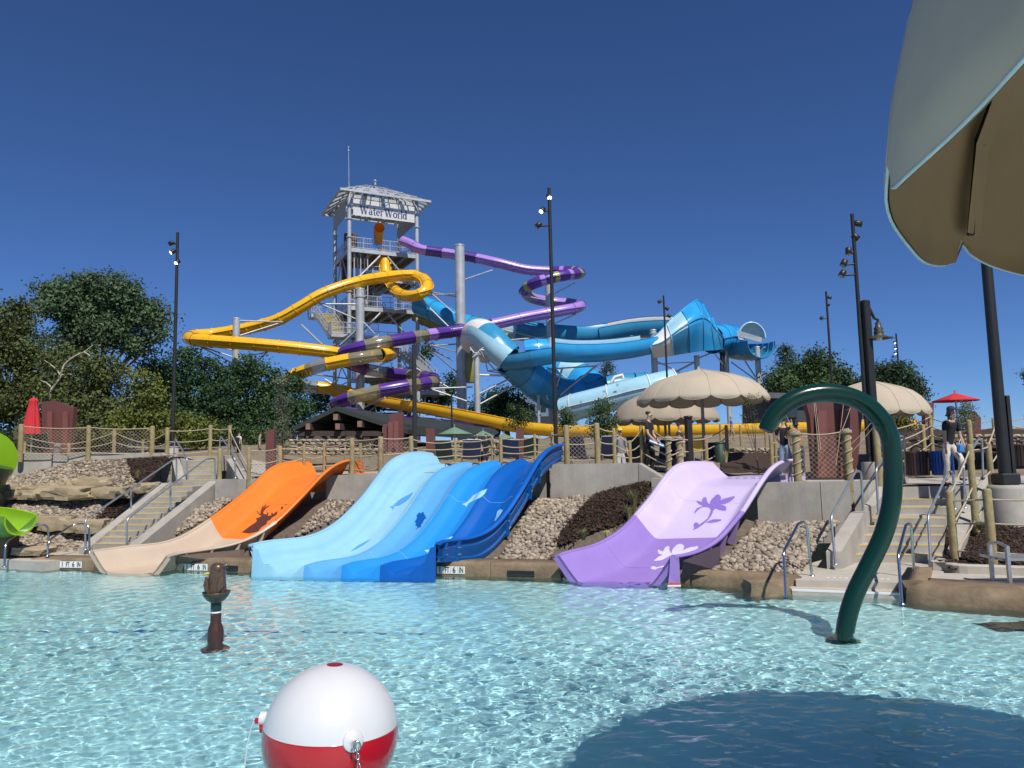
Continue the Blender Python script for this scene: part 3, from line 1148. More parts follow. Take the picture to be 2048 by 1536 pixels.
def chute(root, L, R, h, stretches, mats, names, prof, th=.05, ribs=(), rib_mat=None, lip=.03):
    """open slide between two rails; stretches = [(i0, i1)], one shell per stretch"""
    tri_v, tri_f = [], []
    secs = [section(L[i], R[i], h[i], prof) for i in range(len(L))]
    for (a, b), m, nm in zip(stretches, mats, names):
        mb = MB()
        inner = secs[a:b + 1]
        mb.rings(inner, close=False)
        o = len(tri_v)
        n = len(prof)
        for s_ in inner:
            tri_v.extend(s_)
        for k in range(len(inner) - 1):
            for i in range(n - 1):
                tri_f.append((o + k * n + i, o + k * n + i + 1, o + k * n + n + i + 1, o + k * n + n + i))
        outer = []
        for i in range(a, b + 1):
            w = (R[i] - L[i]).normalized()
            s_ = secs[i]
            ring = []
            for k, p in enumerate(s_):
                q = prof[k][0]
                side = -1 if q < .5 else 1
                amt = max(0., 1 - min(q, 1 - q) / .24)
                ring.append(p + w * side * th * amt * 1.2 + V((0, 0, -th * (1 - amt * .9))))
            outer.append(ring)
        mb.rings(outer, close=False)
        for e in (0, -1):                    # end edges
            mb.rings([inner[e], outer[e]], close=False, smooth=False)
        if a == 0:
            nw = len(WALLP) - 1
            fl_ = inner[0][nw - 1:len(prof) - nw + 1]
            mb.rings([fl_, [V((p.x, p.y - .015, min(p.z - .04, -.02))) for p in fl_], [V((p.x, p.y, -.38)) for p in fl_]], close=False)
            w0 = (R[0] - L[0]).normalized()
            for sgn, pts in ((-1, inner[0][:nw + 1]), (1, inner[0][len(prof) - nw - 1:])):
                mb.rings([pts, [p + w0 * sgn * .13 + V((0, 0, -.05)) for p in pts]], close=False)
        part = mb.build(nm, m, root, wet=True)
        for j in ((7,) if a == 0 else (a + 9,)):
            mb = MB()
            mb.tube([p + V((0, 0, .002)) for p in secs[j]], .0035, 4)
            mb.build('joint', m, part)
        for side, rail in (('left', L), ('right', R)):
            mb = MB()
            sgn = -1 if side == 'left' else 1
            rr = []
            for i in range(a, b + 1):
                w = (R[i] - L[i]).normalized() * sgn
                p = rail[i]
                rr.append([p + w * -.012 + V((0, 0, -.012)), p + w * -.008 + V((0, 0, lip * .8)), p + w * .025 + V((0, 0, lip)), p + w * (.085) + V((0, 0, lip * .6)), p + w * .095 + V((0, 0, -lip)), p + w * .05 + V((0, 0, -lip * .9))])
            mb.rings(rr, close=True)
            mb.build('rail_edge', m, part, wet=True)
    for i in ribs:                            # stiffening ribs outside the right wall
        w = (R[i] - L[i]).normalized()
        t = (L[i + 1] - L[i]).normalized()
        p = R[i] + w * .05
        mb = MB()
        mb.beam(p + V((0, 0, -.02)), R[i] + w * .015 + V((0, 0, -h[i] * .95)) - w * .1, .03, .13, up=w)
        mb.build('rib', rib_mat or mats[0], root, wet=True)
    return BVHTree.FromPolygons(tri_v, tri_f)


def entry_floor(root, L, R, H, mat):
    t = ((L[-1] - L[-8]) + (R[-1] - R[-8]))
    t.z = 0
    t = t.normalized()
    a, b = lerp(L[-1], R[-1], .1) + V((0, 0, -H[-1] + .003)), lerp(L[-1], R[-1], .88) + V((0, 0, -H[-1] + .003))
    a, b = a - t * .12, b - t * .12
    mb = MB()
    mb.prism([a, b, b + t * 1.5, a + t * 1.5], (0, 0, -.5))
    mb.build('entry_floor', mat, root)


def hs(vals, n):
    k = np.linspace(0, 1, len(vals))
    return [float(np.interp(u, k, vals)) for u in np.linspace(0, 1, n)]


m_tan = plastic('tan_gelcoat', (.52, .41, .305))
m_orange = plastic('orange_gelcoat', (.85, .20, .025))
m_brown = plastic('brown_print', (.10, .035, .025))
m_dkbrown = plastic('brown_support_and_shade', (.13, .095, .07))  # for the slide supports and the painted shade under the rail
m_lav = plastic('lavender_gelcoat', (.60, .50, .76))
m_pur = plastic('purple_gelcoat', (.30, .195, .53))

# ---- orange and tan slide
OL = [(186, 1103, 17.0), (254, 1093, 17.5), (330, 1088, 18), (372, 1072, 18.4), (422, 1039, 19), (463, 1008, 19.6), (505, 974, 20.3), (530, 947, 20.8), (549, 932, 21.1), (570, 925, 21.5), (596, 924, 21.9), (622, 925, 22.3)]
OR = [(332, 1113, 16.5), (345, 1107, 16.9), (403, 1100, 17.5), (455, 1092, 17.8), (497, 1078, 18.1), (528, 1060, 18.4), (553, 1041, 18.6), (601, 993, 19.2), (642, 949, 20), (663, 932, 20.3), (684, 923, 20.7), (697, 921, 21)]
L_ = rail_samples(OL, (0, 4, 11), (14, 22))
R_ = rail_samples(OR, (0, 5.9, 11), (14, 22))
sl = thing('water_slide', 'orange slide with a tan lower end and a dark deer silhouette', 'slide', atz(260, 1140, 0), 'wide body slides running into the pool')
H_ = hs([.42, .44, .45, .46, .45, .45, .42, .38], 37)
bv = chute(sl, L_, R_, H_, [(0, 14), (14, 36)], [m_tan, m_orange], ['runout', 'chute'], floor_profile(), ribs=(3, 6, 9, 12), rib_mat=m_tan)
deer = [(484, 1064), (500, 1052), (512, 1044), (515, 1040), (513, 1036), (521, 1033), (524, 1031), (520, 1029), (516, 1025), (514, 1020), (516, 1021), (519, 1026), (522, 1027), (522, 1021), (525, 1014), (527, 1009), (528, 1012), (526, 1018), (529, 1012), (533, 1007), (534, 1009), (529, 1016), (535, 1011), (541, 1010), (534, 1015), (528, 1022), (528, 1027), (534, 1028), (537, 1022), (538, 1026), (536, 1031), (544, 1030), (543, 1026), (546, 1024), (547, 1028), (552, 1024), (556, 1021), (554, 1026), (558, 1024), (552, 1030), (544, 1035), (541, 1039), (536, 1041), (534, 1047), (523, 1054), (517, 1062), (500, 1066)]
entry_floor(sl, L_, R_, H_, m_orange)
poly_decal(sl, bv, [[(x - 1, y + 1) for x, y in deer]], m_brown, 'deer_silhouette', .6, label='dark brown stag silhouette printed on the orange floor')
poly_decal(sl, bv, [[(561, 1018), (564, 1013), (567, 1014), (564, 1019)], [(570, 1010), (573, 1008), (573, 1011)]], m_brown, 'antler_tip', .6)
mb = MB()                                      # the end panel of the entry, right of the fence post
mb.prism([at(700, 921, 21.1), at(722, 921, 21.3), at(727, 946, 21.3), at(696, 946, 21.1)], (.02, .06, 0))
mb.build('entry_panel', m_orange, sl)
for i in (4, 8, 12):
    mb = MB()
    p = lerp(L_[i], R_[i], .8) + V((0, 0, -H_[i] - .05))
    mb.beam(p, V((p.x, p.y, .1)), .12, .12)
    mb.build('support', m_dkbrown, sl)
mb = MB()                                      # dark sheet painting in the shade of the cavity under the rail
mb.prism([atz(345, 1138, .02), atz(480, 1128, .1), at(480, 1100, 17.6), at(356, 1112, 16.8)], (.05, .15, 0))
mb.build('cavity_shade', m_dkbrown, sl, wet=True)

# ---- purple slide
PL = [(1118, 1112, 14.5), (1129, 1104, 14.6), (1164, 1100, 14.8), (1206, 1086, 15.15), (1247, 1060, 15.5), (1272, 1033, 15.9), (1310, 989, 16.6), (1331, 956, 17.1), (1352, 933, 17.5), (1366, 926, 17.8), (1395, 924, 18.3), (1426, 926, 18.8)]
PR = [(1343, 1113, 13.75), (1372, 1110, 14.0), (1404, 1098, 14.3), (1435, 1079, 14.5), (1466, 1041, 14.8), (1480, 1025, 15.1), (1500, 993, 15.7), (1518, 964, 16.3), (1538, 937, 16.9), (1557, 923, 17.3), (1583, 920, 17.8)]
L_ = rail_samples(PL, (0, 5, 11), (14, 22))
R_ = rail_samples(PR, (0, 5, 10), (14, 22))
sl = thing('water_slide', 'lavender slide with a purple lower end and flower prints', 'slide', atz(1240, 1165, 0), 'wide body slides running into the pool')
H_ = hs([.52, .5, .49, .48, .47, .46, .44, .36], 37)
bv = chute(sl, L_, R_, H_, [(0, 14), (14, 36)], [m_pur, m_lav], ['runout', 'chute'], floor_profile(), ribs=(3, 6, 9, 12), rib_mat=mk('purple_shade', (.2, .13, .26), .5))
entry_floor(sl, L_, R_, H_, m_lav)
k = 4.8
c2p = lambda pts: [(1060 + x / k, 860 + y / k) for x, y in pts]
petals = [smooth_poly(c2p(q)) for q in (
    [(1720, 745), (1660, 740), (1610, 770), (1575, 805), (1600, 755), (1650, 735), (1690, 725)],
    [(1700, 740), (1640, 720), (1600, 690), (1605, 680), (1650, 690), (1655, 660), (1690, 645), (1702, 690), (1725, 720)],
    [(1730, 745), (1730, 690), (1760, 650), (1800, 618), (1832, 640), (1828, 680), (1800, 712), (1770, 745)],
    [(1790, 715), (1840, 670), (1900, 650), (1968, 636), (1930, 680), (1870, 710), (1810, 716)],
    [(1770, 735), (1800, 715), (1850, 722), (1880, 735), (1880, 772), (1830, 770), (1790, 755)],
    [(1690, 715), (1800, 700), (1800, 735), (1755, 770), (1715, 745)])]
stem = [smooth_poly(c2p(q)) for q in (
    [(1742, 755), (1760, 755), (1752, 800), (1720, 850), (1680, 890), (1620, 935), (1560, 962), (1600, 925), (1660, 885), (1710, 840)],
    [(1690, 888), (1730, 868), (1780, 856), (1840, 862), (1800, 882), (1740, 890)],
    [(1585, 950), (1570, 920), (1580, 895), (1600, 888), (1620, 905), (1620, 930)])]
m_flower = plastic('violet_print', (.25, .16, .53))
poly_decal(sl, bv, petals + stem, m_flower, 'flower_print', .7, label='violet flower print on the lavender floor')
white_fl = [smooth_poly(c2p(q)) for q in (
    [(1185, 1258), (1240, 1215), (1310, 1190), (1380, 1190), (1330, 1215), (1260, 1252)],
    [(1270, 1198), (1235, 1188), (1228, 1150), (1275, 1165), (1300, 1125), (1335, 1118), (1340, 1160), (1360, 1195)],
    [(1360, 1200), (1365, 1155), (1400, 1110), (1440, 1094), (1478, 1110), (1470, 1150), (1430, 1190)],
    [(1420, 1195), (1480, 1150), (1540, 1128), (1618, 1120), (1580, 1160), (1500, 1195)],
    [(1160, 1335), (1165, 1315), (1195, 1310), (1220, 1318), (1290, 1302), (1292, 1312), (1225, 1330), (1200, 1342)])]
m_flower2 = plastic('pale_print', (.66, .60, .80))
poly_decal(sl, bv, white_fl, m_flower2, 'pale_flower_print', .7, label='pale flower print on the purple floor')
# small printed marks along the entry lip
mb = MB()
m_mark = mk('grey_print', (.33, .29, .40), .6)
marks = []
for q in range(6):
    x0 = 1455 + q * 15.5
    for row in range(3):
        marks.append([(x0, 951 + row * 2.6), (x0 + 9, 951 + row * 2.6), (x0 + 9, 952.2 + row * 2.6), (x0, 952.2 + row * 2.6)])
poly_decal(sl, bv, marks, m_mark, 'lip_markings', .6)
mb = MB()                                      # front foot of the right wall
p = R_[0]
mb.prism([p + V((-.03, -.02, .0)), p + V((.13, -.03, .0)), V((p.x + .13, p.y - .06, -.1)), V((p.x - .13, p.y - .1, -.1)), p + V((-.06, -.04, -.3))], (.01, .06, 0))
mb.build('end_flange', m_pur, sl, wet=True)
mb = MB()
q = V((p.x + .0, p.y - .1, .02))
mb.box(q + V((0, 0, .03)), (.24, .05, .03), mi=0)
mb.build('foot_strip', mk('red_strip', (.5, .09, .06), .5), sl)
mb = MB()
mb.box(q + V((0, 0, .0)), (.24, .05, .028))
mb.build('foot_strip', m_white, sl)
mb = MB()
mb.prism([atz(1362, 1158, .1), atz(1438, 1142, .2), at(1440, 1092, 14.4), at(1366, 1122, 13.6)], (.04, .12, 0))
mb.build('cavity_shade', mk('purple_cavity_shade', (.05, .035, .05), .7), sl)  # near-black sheet standing in for the shade in the cavity here

# ---- blue four-lane slide
BLp = [(506, 1090, 16.0), (535, 1082, 16.3), (601, 1078, 16.7), (642, 1068, 17.1), (684, 1041, 17.7), (730, 993, 18.6), (778, 926, 19.8), (800, 911, 20.2), (824, 905, 20.6), (853, 904, 21.1), (866, 908, 21.3)]
BRp = [(872, 1087, 15.1), (884, 1081, 15.4), (935, 1077, 15.8), (966, 1066, 16.1), (988, 1050, 16.3), (1014, 1019, 16.7), (1043, 973, 17.2), (1072, 922, 18), (1090, 900, 18.4), (1110, 891, 18.9), (1122, 889, 19.2)]
L_ = rail_samples(BLp, (0, 4, 10), (14, 24))
R_ = rail_samples(BRp, (0, 4, 10), (14, 24))
NB = len(L_)
H_ = hs([.60, .57, .55, .54, .54, .54, .52, .42], NB)
sl = thing('water_slide', 'four-lane slide in four shades of blue with fish prints', 'slide', atz(690, 1150, 0), 'wide body slides running into the pool')
blues = [plastic('ice_blue_gelcoat', (.27, .53, .69)), plastic('sky_blue_gelcoat', (.105, .37, .70)), plastic('mid_blue_gelcoat', (.022, .27, .72)), plastic('deep_blue_gelcoat', (.004, .105, .44))]
sideb = plastic('navy_gelcoat_shaded', (.006, .085, .30), .28)  # navy of the right wall, its shade darkened into the colour


def lane_prof(i):
    q0, q1 = .085 + i * .2075, .085 + (i + 1) * .2075
    w = q1 - q0
    pts = []
    for u, z in ((0, .60), (.06, .60), (.12, .64), (.18, .74), (.24, .88), (.31, .97), (.38, 1.), (.5, 1.), (.6, 1.0), (.68, 1.), (.75, .97), (.82, .88), (.88, .74), (.94, .64), (1, .60)):
        pts.append((q0 + w * u, .28 + .72 * z))
    return pts


tv, tf = [], []
lane_parts = []
seams = (10, 24)
for i in range(4):
    pr = lane_prof(i)
    if i == 0:
        pr = [(0, 0), (.006, .01), (.012, .12), (.02, .14), (.032, .16), (.045, .42), (.06, .62), (.075, .7)] + pr[1:]
    if i == 3:
        pr = pr[:-1] + [(.925, .7), (.94, .62), (.955, .42), (.968, .16), (.98, .14), (.988, .12), (.994, .01), (1, 0)]
    mb = MB()
    secs = [section(L_[k_], R_[k_], H_[k_], pr) for k_ in range(NB)]
    mb.rings(secs, close=False)
    under = [[p + V((0, 0, -.06)) for p in s_] for s_ in secs]
    mb.rings(under, close=False)
    s0 = secs[0]
    mb.rings([s0, [V((p.x - .01, p.y - .05, min(p.z - .10, .02))) for p in s0], [V((p.x - .01, p.y - .04, -.35)) for p in s0]], close=False)

    mb.rings([secs[-1], [p + V((.05, .12, -.25)) for p in secs[-1]]], close=False)
    part = mb.build('lane', blues[i], sl, wet=True)
    part['label'] = ('palest blue lane on the left', 'light blue lane second from left', 'bright blue lane third from left', 'deep blue lane on the right')[i]
    lane_parts.append(part)
    o = len(tv)
    n = len(pr)
    for s_ in secs:
        tv.extend(s_)
    for a in range(NB - 1):
        for b in range(n - 1):
            tf.append((o + a * n + b, o + a * n + b + 1, o + a * n + n + b + 1, o + a * n + n + b))
    for sm_ in seams:                          # pale joint lines between mouldings
        mb = MB()
        mb.tube([p + V((0, 0, .002)) for p in secs[sm_]], .004, 4)
        mb.build('joint', mk('joint_sealant', (.30, .52, .75), .5), part)
bv = BVHTree.FromPolygons(tv, tf)
for side, rail, m in ((-1, L_, blues[0]), (1, R_, sideb)):
    mb = MB()
    rr, out = [], []
    for i in range(NB):
        w = (R_[i] - L_[i]).normalized() * side
        p = rail[i]
        rr.append([p + w * -.012 + V((0, 0, -.012)), p + w * -.008 + V((0, 0, .025)), p + w * .03 + V((0, 0, .03)), p + w * .10 + V((0, 0, .02)), p + w * .11 + V((0, 0, -.03)), p + w * .05 + V((0, 0, -.03))])
        h = H_[i]
        g = .62 + .38 * min(1, i / 10)
        out.append([p + w * .04 + V((0, 0, -.02)), p + w * .03 + V((0, 0, -.28 * h * g)), p + w * .06 + V((0, 0, -.32 * h * g)), p + w * .0 + V((0, 0, -.74 * h * g)), p + w * .04 + V((0, 0, -.79 * h * g)), p + w * .0 + V((0, 0, -h * g)), p + w * -.35 + V((0, 0, -h * g - .04))])
    mb.rings(rr, close=True)
    e = mb.build('rail_edge', m if side < 0 else blues[3], sl, wet=True)
    mb = MB()
    mb.rings(out, close=False, smooth=False)
    mb.build('side_wall', m, sl, wet=True)
    if side > 0:
        for i in (2, 5, 17, 25, 29):
            w = (R_[i] - L_[i]).normalized()
            mb = MB()
            g = .62 + .38 * min(1, i / 10)
            mb.beam(R_[i] + w * .08 + V((0, 0, -.02)), R_[i] + w * .03 + V((0, 0, -H_[i] * g)), .025, .12, up=w)
            rb = mb.build('rib', sideb, sl, wet=True)
            for z in (.35, .65):
                mb = MB()
                t_ = (R_[i + 1] - R_[i]).normalized()
                mb.cyl(R_[i] + w * .11 + V((0, 0, -H_[i] * z * g)) - t_ * .04, R_[i] + w * .11 + V((0, 0, -H_[i] * z * g)) + t_ * .04, .010, seg=6)
                mb.build('bolt', m_galv, rb)
for i in range(3):                             # small ladder-like handles on the ridges at the top
    p = lerp(L_[-6], R_[-6], .085 + (i + 1) * .2075 - .02) + V((0, 0, -H_[-6] * .73))
    mb = MB()
    mb.tube([p, p + V((0, 0, .06)), p + V((.16, -.05, .06)), p + V((.16, -.05, 0))], .014, 6)
    mb.build('handle', m_black, sl)
k1 = 1897 / 420
c1p = lambda pts: [(700 + x / k1, 820 + y / k1) for x, y in pts]
fish_mid = plastic('fish_print_mid', (.075, .30, .62))
fish_dark = plastic('fish_print_dark', (.004, .09, .36))
fish_pale = plastic('fish_print_pale', (.33, .60, .80))
poly_decal(lane_parts[0], bv, [c1p([(355, 875), (385, 868), (430, 825), (470, 795), (530, 765), (572, 742), (540, 795), (500, 830), (440, 862), (400, 868), (388, 902), (378, 885)])], fish_mid, 'fish_print', .6)
poly_decal(lane_parts[0], bv, [c1p([(70, 1225), (110, 1205), (195, 1162), (130, 1212), (60, 1255), (5, 1280)])], fish_mid, 'fish_print', .6)
poly_decal(lane_parts[1], bv, [c1p([(592, 1085), (612, 1055), (588, 1040), (600, 1020), (582, 1012), (604, 980), (600, 950), (625, 925), (640, 935), (660, 918), (672, 945), (690, 978), (670, 988), (655, 1022), (640, 1035), (642, 1058), (620, 1062)])], fish_dark, 'fish_print', .6)
poly_decal(lane_parts[2], bv, [c1p([(1008, 852), (1050, 838), (1090, 800), (1110, 775), (1165, 740), (1240, 712), (1215, 760), (1180, 790), (1120, 820), (1070, 845), (1050, 878), (1040, 862)])], fish_pale, 'fish_print', .6)
poly_decal(lane_parts[2], bv, [c1p([(668, 1268), (710, 1262), (760, 1230), (797, 1200), (780, 1245), (740, 1270), (700, 1290)]), c1p([(830, 1185), (880, 1155), (932, 1142), (905, 1168), (850, 1180)])], fish_pale, 'fish_print', .6)
poly_decal(lane_parts[3], bv, [c1p([(1300, 1005), (1320, 960), (1330, 920), (1355, 895), (1380, 905), (1360, 940), (1335, 975), (1318, 1000)])], fish_pale, 'fish_print', .6)

# ---- green tube slide at the left edge
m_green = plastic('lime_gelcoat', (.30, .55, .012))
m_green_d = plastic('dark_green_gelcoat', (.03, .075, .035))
gs = thing('tube_slide', 'lime green tube slide with an open bowl end at the left edge', 'slide', atz(-20, 1110, .2))
pth = [V(p) for p in spline([at(-420, 1000, 22), at(-250, 1010, 20.5), at(-110, 1022, 19.2), at(-20, 1030, 18.5), at(42, 1042, 18.0)], 22)]
rgI, rgO, rm = [], [], []
for i, p in enumerate(pth):
    t = (pth[min(i + 1, 21)] - pth[max(i - 1, 0)]).normalized()
    x = t.cross(V((0, 0, 1))).normalized()
    u = x.cross(t)
    k = 1 - .35 * max(0, (i - 17) / 4) ** 2
    a0, a1 = rad(178 - 10), rad(362 + 10)
    ri, ro = [], []
    for a in np.linspace(a0, a1, 15):
        ri.append(p + (x * math.cos(a) + u * math.sin(a)) * .55 * k + u * (.14 if i > 17 else 0) * (1 - k))
        ro.append(p + (x * math.cos(a) + u * math.sin(a)) * .61 * k + u * (.14 if i > 17 else 0) * (1 - k))
    rgI.append(ri)
    rgO.append(ro)
mb = MB()
mb.rings(rgI, close=False)
mb.rings([rgI[-1], rgO[-1]], close=False)
mb.rings([[a_, b_] for a_, b_ in zip([r[0] for r in rgI], [r[0] for r in rgO])], close=False)
mb.rings([[a_, b_] for a_, b_ in zip([r[-1] for r in rgI], [r[-1] for r in rgO])], close=False)
mb.build('bowl', m_green, gs)
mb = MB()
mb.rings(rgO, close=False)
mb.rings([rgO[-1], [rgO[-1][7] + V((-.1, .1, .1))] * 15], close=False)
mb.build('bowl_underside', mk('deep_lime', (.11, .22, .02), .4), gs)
mb = MB()
pr_ = atz(12, 1100, .3)
mb.box(at(14, 1082, 18.5) + V((-.4, .1, -.15)), (1.0, .5, .62), bev=.04)
mb.build('support', mk('brown_support', (.13, .075, .05), .8), gs)
mb = MB()
cc = at(-26, 902, 21.0)
tp = spline([cc + V((-2.6, 1.6, .5)), cc + V((-1.2, .7, .35)), cc + V((-.3, .05, 0)), cc + V((.2, -.5, -.25))], 14)
mb.tube([V(p) for p in tp], [.62] * 14, 22, caps=False)
mb.build('upper_tube', m_green, gs)
mb = MB()
e0, e1 = V(tp[-2]), V(tp[-1])
dd = (e1 - e0).normalized()
mb.tube([e1 - dd * .06, e1 - dd * .02, e1 + dd * .02], [.66, .86, .86], 22)
mb.build('flange', m_green, gs)
mb = MB()
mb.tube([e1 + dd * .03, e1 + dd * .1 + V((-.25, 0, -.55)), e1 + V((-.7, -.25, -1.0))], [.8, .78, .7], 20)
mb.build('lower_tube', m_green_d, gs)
# ================================================================ SLIDE TOWER AND ITS FLUMES
m_tgalv = mk('tower_galvanised', (.47, .49, .50), .45, .3, var=.15, scale=1.5, stain=.2)
m_tdeck = mk('tower_grating', (.16, .17, .18), .7, .3, var=.2)
m_tread = mk('tower_tread', (.55, .47, .20), .7, var=.1)
m_roofp = mk('roof_sheet', (.42, .44, .46), .4, .3, var=.15, scale=.8, trans=.15)
m_banner = mk('banner', (.74, .74, .73), .8, var=.06, trans=.25)
m_bannerback = mk('banner_back', (.35, .36, .37), .8, var=.2)
m_navy = mk('navy_print', (.02, .045, .16), .6, var=.0)
m_skyprint = mk('sky_print', (.12, .36, .62), .6, var=.1)
m_maroon = mk('maroon_paint', (.125, .042, .036), .6, var=.1, scale=2, stain=.2)

TB = V((-14.6, 66.0, 0))
TU = V((.894, .447, 0))
TW = V((-.447, .894, 0))
LU, LW = 6.5, 5.6
GZ = 3.5


def tp(u, w, z):
    return TB + TU * u + TW * w + V((0, 0, z))


tower = thing('slide_tower', 'tall galvanised slide tower with hipped roof and name banner', 'tower', tp(LU / 2, LW / 2, GZ))
EAVE = 27.2
for u, w in ((0, 0), (LU, 0), (0, LW), (LU, LW)):
    mb = MB()
    mb.cyl(tp(u, w, GZ), tp(u, w, EAVE), .19, seg=14)
    col_ = mb.build('column', m_tgalv, tower)
    for z in (9, 13.4, 17.8, 22.9, 24.6):
        mb = MB()
        mb.lathe(tp(u, w, z), [(.28, -.04), (.28, .04)], 14, smooth=False)
        mb.build('flange', m_tgalv, col_)


def railing(root, a, b, h=1.07, n=None, gap=.16):
    a, b = V(a), V(b)
    L = (b - a).length
    mb = MB()
    k = max(2, round(L / 1.3) + 1)
    for i in range(k):
        p = lerp(a, b, i / (k - 1))
        mb.beam(p, p + V((0, 0, h)), .05, .05)
    for z in (.12, h * .55, h):
        mb.beam(a + V((0, 0, z)), b + V((0, 0, z)), .045, .045)
    m = int(L / gap)
    for i in range(1, m):
        p = lerp(a, b, i / m)
        mb.beam(p + V((0, 0, .12)), p + V((0, 0, h)), .016, .016)
    return mb.build('railing', m_tgalv, root)


def platform(root, u0, u1, w0, w1, z, rails='fblr'):
    mb = MB()
    mb.prism([tp(u0, w0, z), tp(u1, w0, z), tp(u1, w1, z), tp(u0, w1, z)], (0, 0, -.06))
    o = mb.build('platform', m_tdeck, root)
    mb = MB()
    for a, b in ((tp(u0, w0, z - .17), tp(u1, w0, z - .17)), (tp(u1, w0, z - .17), tp(u1, w1, z - .17)), (tp(u1, w1, z - .17), tp(u0, w1, z - .17)), (tp(u0, w1, z - .17), tp(u0, w0, z - .17))):
        mb.beam(a, b, .12, .36)
    mb.build('edge_beam', m_tgalv, o)
    mb = MB()
    for i in range(1, 6):
        t = i / 6
        mb.beam(tp(lerp(u0, u1, t), w0, z - .2), tp(lerp(u0, u1, t), w1, z - .2), .1, .26)
    mb.build('joists', m_tgalv, o, kind='stuff')
    z += .01
    if 'f' in rails:
        railing(o, tp(u0 + .1, w0 + .06, z), tp(u1 - .1, w0 + .06, z))
    if 'b' in rails:
        railing(o, tp(u0 + .1, w1 - .06, z), tp(u1 - .1, w1 - .06, z))
    if 'l' in rails:
        railing(o, tp(u0 + .06, w0 + .1, z), tp(u0 + .06, w1 - .1, z))
    if 'r' in rails:
        railing(o, tp(u1 - .06, w0 + .1, z), tp(u1 - .06, w1 - .1, z))
    return o


platform(tower, 0, LU, 0, LW, 21.9)
platform(tower, 2.2, LU, .2, LW - .5, 19.4)
platform(tower, 0, LU, 0, LW, 16.5)
platform(tower, .0, 5.0, 0.4, LW, 13.3)
platform(tower, 1.5, LU, .2, LW - .4, 10.4)
platform(tower, 3.5, 9.6, 1.0, LW, 9.0)
# diagonal braces under the platforms
for z in (21.7, 16.3):
    for s_ in (1, -1):
        mb = MB()
        mb.cyl(tp(LU / 2 + s_ * .35, .0, z - .25), tp(LU / 2 + s_ * (LU / 2 - .3), .0, z - 3.1), .09, seg=8)
        mb.build('brace', m_tgalv, tower)
        mb = MB()
        mb.cyl(tp(0, LW / 2 + s_ * .3, z - .25), tp(0, LW / 2 + s_ * (LW / 2 - .2), z - 3.1), .08, seg=8)
        mb.build('brace', m_tgalv, tower)
for z0, z1 in ((5.0, 9.5), (9.5, 13.0)):
    for a, b in (((0, 0), (0, LW)), ((LU, 0), (LU, LW)), ((0, LW), (LU, LW))):
        for q0, q1 in ((a, b), (b, a)):
            mb = MB()
            mb.cyl(tp(*q0, z0), tp(*q1, z1), .06, seg=6)
            mb.build('brace', m_tgalv, tower)


def tower_stair(root, a, b, width, n, side):
    """a low end, b high end, width along side vector"""
    a, b, side = V(a), V(b), V(side).normalized()
    fl = MB()
    fl.beam(a - side * 0, b - side * 0, .06, .32)
    fl.beam(a + side * width, b + side * width, .06, .32)
    st = fl.build('stair_flight', m_tgalv, root)
    hd = V((b.x - a.x, b.y - a.y, 0)).normalized()
    for i in range(n):
        p = lerp(a, b, (i + .5) / n) + V((0, 0, .12))
        mb = MB()
        R = frame_from(side, V((0, 0, 1)))
        mb.box(p + side * width / 2, (width - .08, .27, .05), R)
        mb.build('tread', m_tread, st)
    for s_ in (0, width / 2, width):
        railing(st, a + side * s_ + V((0, 0, .15)), b + side * s_ + V((0, 0, .15)), 1.0, gap=.3 if s_ else .18)
    return st


# the stair with yellow treads on the left, its landings
A0, A1 = at(657, 672, 66.5), at(627, 628, 70.0)
lowz, hiz = A0.z, A1.z
tower_stair(tower, A0, A1, 2.7, 16, TU)
mb = MB()
q = [A0 - TW * 1.6 - TU * .1, A0 - TW * 1.6 + TU * 4.2, A0 + TU * 4.2, A0 - TU * .1]
mb.prism(q, (0, 0, -.3))
lp = mb.build('landing', m_tgalv, tower)
railing(lp, q[0] + V((0, .05, 0)), q[1] + V((0, .05, 0)))
railing(lp, q[3] + V((.05, 0, 0)), q[0] + V((.05, 0, 0)))
q = [A1 - TU * .2, A1 + TU * 3.2, A1 + TU * 3.2 + TW * 1.6, A1 - TU * .2 + TW * 1.6]
mb = MB()
mb.prism(q, (0, 0, -.3))
lp = mb.build('landing', m_tgalv, tower)
railing(lp, q[3], q[2])
railing(lp, q[0], q[3])
for f, g in ((at(603, 650, 70.5), at(645, 690, 66)), (at(640, 690, 66), at(668, 716, 66))):
    mb = MB()
    mb.cyl(f, g, .1, seg=8)
    mb.build('brace', m_tgalv, tower)
tower_stair(tower, at(862, 768, 66), at(800, 708, 67), 1.5, 14, -TW)
tower_stair(tower, tp(4.6, LW - 1.6, 16.6), tp(.8, LW - 1.6, 19.3), 1.4, 12, TW)
tower_stair(tower, tp(1.0, 2.0, 16.6), tp(4.8, 2.0, 19.3), 1.2, 12, TW)
mb = MB()                                       # pipes and ducts between the upper decks
for i, u in enumerate((.55, .85, 1.15, 1.5, 1.8)):
    mb = MB()
    mb.cyl(tp(u, .35, 16.6), tp(u, .35, 21.6), .10 if i % 2 else .06, seg=8)
    mb.build('riser_pipe', m_tgalv if i % 2 == 0 else mk('dark_pipe', (.05, .055, .06), .5), tower)
for u, w, z, sx in ((1.0, 3.5, 22.0, 1.2), (2.4, 3.0, 16.6, 1.0), (.9, 4.4, 19.5, 1.0)):
    mb = MB()
    mb.box(tp(u, w, z + 1.2), (sx, .5, 2.2), frame_from(TU, V((0, 0, 1))), bev=.03)
    mb.build('cabinet', m_maroon, tower)

